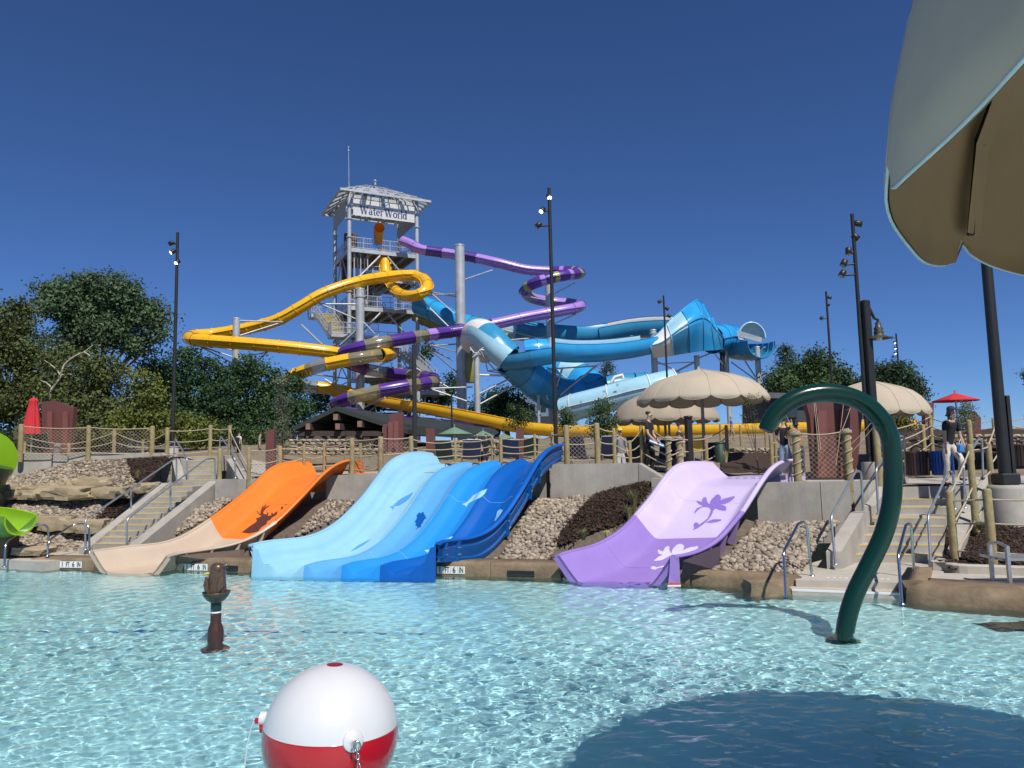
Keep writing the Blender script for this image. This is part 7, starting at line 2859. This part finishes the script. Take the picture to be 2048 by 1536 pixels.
tree('acacia_sapling', 'bushy young tree before the pale blue tube', [(1205, 812, 20, 16), (1195, 838, 18, 18), (1215, 842, 20, 18), (1203, 865, 24, 16)], 27, m_lf_mid, .08, 3200, (1204, 915), tw=2.5)
tree('bare_sapling', 'thin almost bare sapling before the largest parasol', [(1497, 795, 14, 9), (1508, 812, 16, 10), (1486, 815, 14, 10), (1502, 832, 16, 10), (1510, 845, 12, 9), (1488, 842, 12, 8)], 20.5, m_lf_olive, .05, 420, (1518, 930), tw=1.4, cat='sapling')
tree('juniper_bush', 'grey-green shrub right of the woman with the blue bin', [(1930, 820, 14, 14), (1936, 838, 16, 14), (1925, 850, 12, 12)], 20.5, m_lf_grey, .05, 2200, (1932, 880), cat='bush', tw=1.5)
fb = tree('flowering_bush', 'dark bush with yellow flowers under the right parasol', [(1802, 842, 18, 12), (1815, 850, 14, 10), (1790, 848, 12, 10)], 22.5, m_lf_dark, .06, 1500, (1803, 872), cat='bush', tw=1.5)
mb = MB()
for k_ in range(26):
    p = at(random.uniform(1785, 1828), random.uniform(832, 858), 22.0)
    mb.lathe(p, [(.005, -.03), (.04, 0), (.005, .03)], 6)
mb.build('blossoms', mk('yellow_blossom', (.7, .5, .04), .7), fb, kind='stuff')


def conifer(label, x, yt, yb, w, d, n, mat=m_lf_pine, size=.16, group='trees around the park'):
    t, b = at(x, yt, d), at(x, yb, d)
    b.z = min(b.z, float(G(b.x, b.y)))
    root = thing('pine_tree', label, 'tree', b, group)
    H = t.z - b.z
    R = px2m(w, d) / 2
    mb = MB()
    hb = at(x, yb, d).z
    for i in range(n // 26):
        f = RNG.random() ** .8
        z = lerp(hb, t.z, f)
        rr = R * (1 - f) ** .75 * RNG.uniform(.35, 1.05) + .1
        a = RNG.random() * 6.283
        leaves(mb, (t.x + math.cos(a) * rr, t.y + math.sin(a) * rr, z - rr * .18), .25, .25, .2, 26, size)
    fast_build(mb, 'crown', mat, root)
    mb = MB()
    mb.tube([b, lerp(b, V((t.x, t.y, t.z)), .6), t], [R * .1, R * .06, .02], 8)
    for i in range(26):
        f = random.random()
        z = lerp(hb, t.z, f)
        a = random.random() * 6.28
        rr = R * (1 - f) ** .75 * .9
        mb.tube([V((t.x, t.y, z)), V((t.x + math.cos(a) * rr, t.y + math.sin(a) * rr, z - rr * .15))], [.06, .015], 5)
    mb.build('trunk', m_bark, root)
    return root


conifer('dark pine top behind the raft slide', 1213, 722, 790, 66, 78, 2600)
conifer('pointed spruce left of the right tree group', 1571, 690, 800, 76, 62, 3600)
tree('maple_tree', 'round green tree between the spruce and the lamp post', [(1635, 728, 30, 26), (1615, 750, 36, 30), (1660, 755, 36, 30), (1640, 775, 50, 26), (1580, 775, 40, 26), (1690, 775, 26, 24), (1560, 760, 26, 24)], 58, m_lf_mid, .22, 8500, (1630, 850))
tree('pine_tree', 'big dark rounded pine right of the two-part lamp post', [(1775, 745, 28, 22), (1805, 750, 26, 24), (1750, 765, 34, 28), (1790, 775, 46, 26), (1825, 775, 20, 22), (1835, 795, 16, 16), (1730, 785, 34, 26)], 56, m_lf_pine, .18, 8500, (1785, 850))
tree('small_tree', 'tip of a dark tree at the right edge of the view', [(2046, 745, 5, 6), (2056, 752, 8, 10)], 60, m_lf_dark, .16, 300, (2056, 850), tw=2)

# bare broken pale trunk in front of the left trees
bt = thing('dead_tree', 'pale bare broken tree limb rising behind the maroon panel', 'tree trunk', at(98, 815, 37))
mb = MB()
mb.tube([V(p) for p in spline([at(100, 905, 37), at(100, 800, 37), at(104, 778, 37), at(119, 758, 37), at(123, 745, 37), at(130, 728, 37), at(150, 712, 37), at(168, 704, 37), at(186, 690, 37)], 30)], [px2m(lerp(5.5, .8, (i / 29) ** .8), 37) for i in range(30)], 9)
mb.build('limb', m_barkp, bt)
for p in ([(122, 752), (112, 738), (100, 728), (88, 720)], [(104, 775), (92, 765), (80, 760)], [(168, 704), (178, 710), (186, 718)], [(121, 750), (140, 748), (152, 752)]):
    mb = MB()
    mb.tube([at(x, y, 37) for x, y in p], [px2m(lerp(1.8, .5, i / (len(p) - 1)), 37) for i in range(len(p))], 6)
    mb.build('twig', m_barkp, bt)

# grasses on the mulch
m_gr = leaf_mat('dry_grass', (0.348, 0.330, 0.157))


def tuft(label, x, y, d, h, n, spread):
    b = at(x, y, d)
    root = thing('grass_tuft', label, 'grass', b, 'grass tufts in the mulch')
    mb = MB()
    for i in range(n):
        a, l = random.random() * 6.28, h * random.uniform(.6, 1.1)
        dr = V((math.cos(a), math.sin(a), 0))
        s_ = spread * random.uniform(.2, 1)
        q = V((-dr.y, dr.x, 0)) * .006
        p0 = b + dr * .03
        p1 = b + dr * s_ * .5 + V((0, 0, l * .7))
        p2 = b + dr * s_ + V((0, 0, l * random.uniform(.75, 1)))
        mb.add([p0 - q, p0 + q, p1 + q, p1 - q, p2], [(0, 1, 2, 3), (3, 2, 4)])
    mb.build('blades', m_gr, root)


tuft('tall dry grass tuft high in the mulch beside the purple slide', 1268, 1020, 16.8, .5, 160, .22)
tuft('dry grass tuft second highest beside the purple slide', 1258, 1042, 16.4, .4, 130, .2)
tuft('low green tuft in the middle of the mulch between the slides', 1167, 1080, 15.6, .25, 120, .2)
tuft('small tuft low in the mulch beside the purple runout', 1215, 1078, 15.4, .2, 80, .16)
tuft('small tuft on the mulch by the left stairs', 275, 955, 22.6, .25, 80, .18)
tuft('grass tuft before the green drum bin', 1452, 925, 20, .35, 90, .15)
tuft('grass tuft on the mulch at the right edge', 1960, 1060, 15, .2, 90, .2)
# ================================================================ PEOPLE
SKIN = mk('skin', (.50, .31, .22), .5, var=.06, scale=20)
SKIN_D = mk('skin_tan', (.30, .17, .11), .5, var=.06, scale=20)


def skin_mesh(name, nodes, edges, mat, parent, root=0, sub=2):
    """nodes: list of (point, rx, ry)"""
    me = bpy.data.meshes.new(name)
    me.from_pydata([tuple(n[0]) for n in nodes], edges, [])
    o = bpy.data.objects.new(name, me)
    COL.objects.link(o)
    sk = o.modifiers.new('skin', 'SKIN')
    sk.use_smooth_shade = True
    sk.branch_smoothing = .6
    lay = me.skin_vertices[0] if me.skin_vertices else None
    for i, n in enumerate(nodes):
        lay.data[i].radius = (n[1], n[2] if len(n) > 2 else n[1])
        lay.data[i].use_root = (i == root)
    ss = o.modifiers.new('sub', 'SUBSURF')
    ss.levels = ss.render_levels = sub
    PENDING.append((o, mat, parent))
    return o


PENDING = []


def flush_people():
    dg = bpy.context.evaluated_depsgraph_get()
    dg.update()
    for o, mat, parent in PENDING:
        me = bpy.data.meshes.new_from_object(o.evaluated_get(dg))
        nm = o.name.split('.')[0]
        bpy.data.objects.remove(o)
        me.name = nm
        me.materials.clear()
        me.materials.append(mat)
        me.shade_smooth()
        q = link(nm, me, parent)
        q.matrix_parent_inverse = Matrix.Identity(4)


def person(label, x, yhead, yfoot, d, face, pose='stand', shirt=(.01, .01, .012), trousers=(.01, .01, .012), shoes=(.06, .06, .06), hair=(.02, .014, .01), long_hair=False, cap=None, shorts=False, skin=SKIN, arms=None, legs=None, lean=0., glasses=False, H=None, sleeve=True):
    f = at(x, yfoot, d)
    h = at(x, yhead, d)
    H = H or (h.z - f.z) / (1.0 if pose != 'sit' else .74)
    root = thing('person', label, 'person', f)
    root.rotation_euler = (0, 0, face)       # face: heading, 0 looks along -y (to the camera)
    s = H
    tag_ = '%d' % int(x)
    sh_m = mk('cloth_' + tag_ + 'a', shirt, .85, var=.15, scale=8)
    tr_m = mk('cloth_' + tag_ + 'b', trousers, .85, var=.15, scale=8)
    so_m = mk('cloth_' + tag_ + 'c', shoes, .7, var=.1)
    ha_m = mk('hair_' + tag_, hair, .6, var=.2, scale=30)
    # local frame: x to the person's left as seen from the front is +x, -y is forward
    arms = arms or {}
    legs = legs or {}
    hip_z = .52
    if pose == 'sit':
        hip_z = .27
    bend = V((0, -lean, 0))
    pel = V((0, 0, hip_z))
    waist = V((0, -lean * .3, hip_z + .10))
    chest = V((0, -lean * .8, hip_z + .21))
    neckb = V((0, -lean * 1.1, hip_z + .305))
    neck = V((0, -lean * 1.2 - .008, hip_z + .335))
    head0 = V((0, -lean * 1.25 - .018, hip_z + .375))
    head1 = V((0, -lean * 1.25 - .012, hip_z + .42))
    head2 = V((0, -lean * 1.25 - .004, hip_z + .455))
    J = {}
    for sd, sx in (('l', 1), ('r', -1)):
        J['sh' + sd] = neckb + V((sx * .105, 0, -.022))
        a = arms.get(sd, ((.03 * sx, .0, -.175), (.02 * sx, -.03, -.15)))
        J['el' + sd] = J['sh' + sd] + V(a[0])
        J['wr' + sd] = J['el' + sd] + V(a[1])
        J['hip' + sd] = pel + V((sx * .05, 0, -.02))
        if pose == 'sit':
            J['kn' + sd] = J['hip' + sd] + V((sx * .02, -.24, .0))
            J['an' + sd] = J['kn' + sd] + V((0, -.02, -.23))
        else:
            lg = legs.get(sd, ((sx * .008, -.012, -.235), (sx * .004, .02, -.235)))
            J['kn' + sd] = J['hip' + sd] + V(lg[0])
            J['an' + sd] = J['kn' + sd] + V(lg[1])
        J['toe' + sd] = J['an' + sd] + V((sx * .012, -.075, -.028))
    P = lambda v_: v_ * s
    # body (skin): one continuous surface
    nodes, edges, idx = [], [], {}

    def nd(k, p, rx, ry=None):
        idx[k] = len(nodes)
        nodes.append((P(p), rx * s, (ry or rx) * s))

    def ed(*ks):
        for a, b in zip(ks, ks[1:]):
            edges.append((idx[a], idx[b]))
    nd('pel', pel, .062, .05)
    nd('waist', waist, .058, .045)
    nd('chest', chest, .072, .052)
    nd('neckb', neckb, .045, .038)
    nd('neck', neck, .027, .027)
    nd('h0', head0, .034, .040)
    nd('h1', head1, .040, .047)
    nd('h2', head2, .033, .038)
    ed('pel', 'waist', 'chest', 'neckb', 'neck', 'h0', 'h1', 'h2')
    nd('nose', head0 + V((0, -.054, .016)), .007)
    ed('h0', 'nose')
    for sd in 'lr':
        nd('sh' + sd, J['sh' + sd], .031)
        nd('el' + sd, J['el' + sd], .023)
        nd('wr' + sd, J['wr' + sd], .015)
        hd = (J['wr' + sd] - J['el' + sd]).normalized()
        palm = J['wr' + sd] + hd * .045
        nd('pa' + sd, palm, .020, .011)
        ed('neckb', 'sh' + sd, 'el' + sd, 'wr' + sd, 'pa' + sd)
        side = hd.cross(V((0, 1, 0)))
        side = side.normalized() if side.length > .1 else V((1, 0, 0))
        for q in range(4):
            off = V((0, 1, 0)) * (.016 - .0105 * q)
            ln = (.030, .038, .040, .032)[q]
            nd('f%d%s' % (q, sd), palm + off + hd * ln * .55, .0055)
            nd('g%d%s' % (q, sd), palm + off + hd * ln + V((0, -.006, 0)), .0045)
            ed('pa' + sd, 'f%d%s' % (q, sd), 'g%d%s' % (q, sd))
        nd('t' + sd, palm - hd * .015 + V((0, -.028, 0)) + hd * .012, .0062)
        ed('pa' + sd, 't' + sd)
        nd('hip' + sd, J['hip' + sd], .05)
        nd('kn' + sd, J['kn' + sd], .033)
        nd('an' + sd, J['an' + sd], .021)
        nd('toe' + sd, J['toe' + sd], .018)
        ed('pel', 'hip' + sd, 'kn' + sd, 'an' + sd, 'toe' + sd)
    skin_mesh('body', nodes, edges, skin, root, 0, 2)
    # shirt
    nodes, edges, idx = [], [], {}
    nd('pel0', pel + V((0, 0, -.035)), .074, .062)
    nd('pel', pel + V((0, 0, .03)), .074, .061)
    nd('waist', waist, .075, .06)
    nd('chest', chest, .09, .066)
    nd('neckb', neckb + V((0, 0, -.012)), .056, .047)
    ed('pel0', 'pel', 'waist', 'chest', 'neckb')
    for sd in 'lr':
        nd('sh' + sd, J['sh' + sd], .040)
        nd('se' + sd, lerp(J['sh' + sd], J['el' + sd], .72 if sleeve is True else 1.0), .034)
        ed('neckb', 'sh' + sd, 'se' + sd)
    skin_mesh('shirt', nodes, edges, sh_m, root, 0, 2)
    # trousers
    nodes, edges, idx = [], [], {}
    nd('pel0', pel + V((0, 0, .06)), .066, .055)
    nd('pel', pel + V((0, 0, .01)), .070, .058)
    ed('pel0', 'pel')
    for sd in 'lr':
        nd('hip' + sd, J['hip' + sd] + V((0, 0, -.01)), .060)
        nd('kn' + sd, J['kn' + sd] if not shorts else lerp(J['hip' + sd], J['kn' + sd], .85), .042)
        ed('pel', 'hip' + sd, 'kn' + sd)
        if not shorts:
            nd('an' + sd, J['an' + sd] + V((0, 0, .015)), .035)
            ed('kn' + sd, 'an' + sd)
    skin_mesh('trousers', nodes, edges, tr_m, root, 0, 2)
    for sd in 'lr':
        nodes, edges, idx = [], [], {}
        nd('a', J['an' + sd] + V((0, .014, -.012)), .025, .027)
        nd('b', J['an' + sd] + V((0, -.03, -.024)), .025, .020)
        nd('c', J['toe' + sd] + V((0, -.012, 0)), .020, .015)
        ed('a', 'b', 'c')
        skin_mesh('shoe', nodes, edges, so_m, root, 0, 2)
    # hair or cap
    nodes, edges, idx = [], [], {}
    nd('a', head1 + V((0, .018, -.008)), .045, .046)
    nd('b', head2 + V((0, .006, .008)), .044, .050)
    nd('c', head2 + V((0, .004, .024)), .024, .028)
    ed('a', 'b', 'c')
    if long_hair:
        nd('d', head0 + V((0, .03, -.005)), .036, .03)
        nd('e', neck + V((.0, .03, -.05)), .036, .022)
        nd('f', chest + V((.01, .04, .02)), .026, .014)
        ed('a', 'd', 'e', 'f')
    skin_mesh('hair', nodes, edges, ha_m, root, 0, 2)
    if cap:
        cm = mk('cap_' + tag_, cap, .8, var=.1)
        mb = MB()
        c = P(head2 + V((0, -.002, .006)))
        mb.lathe(c, [(.052 * s, -.006 * s), (.051 * s, .012 * s), (.04 * s, .032 * s), (.02 * s, .042 * s), (.002 * s, .044 * s)], 16)
        rg = []
        for a in np.linspace(200, 340, 9):
            u = V((math.cos(rad(a)), math.sin(rad(a)), 0))
            rg.append([c + u * .048 * s, c + V((u.x * .055 * s, u.y * .05 * s - .045 * s * (-math.sin(rad(a))) ** .6, -.008 * s))])
        mb.rings(rg, close=False)
        mb.rings([[p + V((0, 0, -.006 * s)) for p in r] for r in rg], close=False)
        o = mb.build('cap', cm, root)
        o.matrix_parent_inverse = Matrix.Identity(4)
    e = head0 + V((0, 0, .026))
    for sx in (-1, 1):
        mb = MB()
        if glasses:
            mb.box(P(e + V((sx * .016, -.044, 0))), (.026 * s, .008 * s, .016 * s), bev=.002)
            mb.beam(P(e + V((sx * .03, -.042, .003))), P(e + V((sx * .04, .01, .003))), .003 * s, .003 * s)
        else:
            mb.lathe(P(e + V((sx * .015, -.042, 0))), [(.001, -.004 * s), (.005 * s, 0), (.001, .004 * s)], 8)
        o = mb.build('sunglass_lens' if glasses else 'eye', m_black, root)
        o.matrix_parent_inverse = Matrix.Identity(4)
    mb = MB()
    mb.box(P(head0 + V((0, -.043, -.014))), (.02 * s, .004 * s, .004 * s))
    o = mb.build('mouth', mk('lip', (.35, .13, .11), .5), root)
    o.matrix_parent_inverse = Matrix.Identity(4)
    root['_J'] = [tuple(f + Matrix.Rotation(face, 3, 'Z') @ P(J[k])) for k in ('wrl', 'wrr')]
    return root


K = {}
A = K
K['black'] = person('man in black shirt and trousers holding a blue tube by the purple slide', 1301, 822, 946, 19.7, rad(58), shirt=(.012, .014, .02), trousers=(.008, .008, .01), shoes=(.14, .10, .07), hair=(.015, .011, .01), glasses=True,
                    arms={'l': ((.02, -.02, -.175), (-.02, -.09, -.115)), 'r': ((-.02, -.03, -.17), (.03, -.09, -.115))}, legs={'l': ((.01, -.03, -.235), (.0, .03, -.235)), 'r': ((-.01, .02, -.235), (0, .05, -.23))})
K['white'] = person('woman in black shirt and white trousers stepping down with a cap on', 1903, 816, 968, 16.9, rad(18), shirt=(.012, .012, .014), trousers=(.55, .51, .46), shoes=(.06, .04, .035), hair=(.10, .055, .03), long_hair=True, cap=(.02, .025, .06), shorts=False, lean=.06,
                    arms={'r': ((-.045, -.02, -.17), (-.02, -.02, -.16)), 'l': ((.03, -.0, -.175), (.02, -.05, -.15))}, legs={'r': ((-.01, -.02, -.24), (-.0, .05, -.23)), 'l': ((.012, -.13, -.19), (.01, .05, -.225))})
K['couple_m'] = person('man in black T-shirt and light jeans seen from behind at the purple slide', 1572, 835, 950, 18.2, rad(160), shirt=(.014, .014, .017), trousers=(.22, .30, .38), shoes=(.3, .3, .3), hair=(.012, .01, .008), arms={'l': ((.02, -.03, -.17), (-.06, -.09, -.08)), 'r': ((-.04, .0, -.17), (-.01, -.07, -.12))})
K['couple_w'] = person('dark-haired woman in orange print top bending beside the man in jeans', 1602, 838, 950, 17.9, rad(200), shirt=(.30, .14, .04), trousers=(.035, .05, .08), shoes=(.6, .6, .6), hair=(.01, .008, .007), long_hair=True, lean=.06, arms={'l': ((.03, -.07, -.14), (-.03, -.11, .03)), 'r': ((-.03, -.06, -.15), (.02, -.12, .0))})
K['grey'] = person('man in grey shirt and yellow cap standing behind the wall', 1243, 858, 960, 22.0, rad(20), shirt=(.20, .20, .22), trousers=(.42, .41, .40), shoes=(.2, .2, .2), hair=(.1, .08, .05), cap=(.60, .47, .12), sleeve=False)
K['post'] = person('man half hidden behind the dark square post in front of the cream parasol', 1362, 846, 952, 20.9, rad(65), shirt=(.03, .03, .035), trousers=(.55, .48, .40), shoes=(.1, .1, .1), hair=(.02, .014, .01), arms={'l': ((.03, -.05, -.16), (-.03, -.12, -.02)), 'r': ((-.03, -.05, -.16), (.03, -.13, -.03))})
K['blue'] = person('person in blue top walking along the yellow runout', 1464, 833, 882, 33, rad(70), shirt=(.02, .06, .30), trousers=(.28, .22, .15), hair=(.25, .15, .07), legs={'l': ((.0, -.09, -.21), (0, .05, -.23)), 'r': ((0, .06, -.225), (0, .08, -.22))})
K['sit1'] = person('seated person in black leaning sideways under the green umbrellas', 954, 866, 925, 24, rad(30), 'sit', shirt=(.012, .012, .014), trousers=(.02, .02, .024), hair=(.015, .012, .01), glasses=True)
K['sit2'] = person('seated person in black with red-tinted glasses under the green umbrellas', 973, 868, 925, 24.3, rad(-10), 'sit', shirt=(.012, .012, .013), trousers=(.02, .02, .024), hair=(.03, .02, .015), glasses=True)
K['far1'] = person('person in white top with dark backpack near the top of the left stairs', 477, 864, 915, 33, rad(150), shirt=(.62, .62, .62), trousers=(.03, .03, .04), hair=(.02, .015, .01))
K['far2'] = person('person in grey top left of the young poplar', 519, 866, 918, 33, rad(100), shirt=(.22, .23, .22), trousers=(.12, .11, .1), hair=(.02, .015, .01))
K['arm'] = person('person behind the green pipe reaching an arm to the right', 1772, 838, 905, 21, rad(-75), shirt=(.06, .07, .09), trousers=(.2, .2, .25), hair=(.03, .02, .015), arms={'l': ((.03, -.14, -.08), (.0, -.15, -.03)), 'r': ((-.03, -.03, -.17), (0, -.04, -.15))})
flush_people()
for k_ in K.values():
    K_J = k_['_J']
jl, jr = [V(p) for p in K['black']['_J']]
mid = (jl + jr) / 2 + V((0, -.02, -.09))
tb = thing('rescue_tube', 'blue and white foam tube in the hands of the man in black', 'rescue tube', mid)
mb = MB()
mb.tube([mid + V((-.20, -.08, .10)), mid + V((-.05, -.10, .03)), mid + V((.16, -.10, -.05))], [.055, .06, .05], 12)
mb.build('tube', mk('foam_blue', (.04, .16, .42), .6), tb)
mb = MB()
mb.tube([mid + V((-.20, -.145, .09)), mid + V((-.05, -.165, .02)), mid + V((.16, -.155, -.06))], [.02, .022, .02], 8)
mb.build('stripe', m_white, tb)
for k_ in K.values():
    del k_['_J']
bp = thing('backpack', 'dark backpack on the person in the white top', 'backpack', at(473, 885, 32.7))
mb = MB()
mb.box(at(472, 884, 32.75), (.28, .18, .42), bev=.05)
mb.build('bag', mk('pack_black', (.012, .012, .015), .8), bp)
mb = MB()
mb.box(at(472, 890, 32.65), (.2, .05, .16), bev=.02)
mb.build('pocket', MATS['pack_black'], bp)
jl, jr = V((0, 0, 0)), V((0, 0, 0))
wb = thing('blue_bag', 'blue patterned bag at the hip of the woman in white trousers', 'bag', at(1920, 905, 16.7))
mb = MB()
mb.box(at(1921, 897, 16.6), (.14, .12, .2), bev=.03)
mb.build('bag', mk('bag_blue', (.05, .2, .5), .6, var=.5, scale=18), wb)
mb = MB()
mb.tube([at(1917, 889, 16.6), at(1921, 878, 16.6), at(1925, 889, 16.6)], .008, 6)
mb.build('strap', m_white, wb)
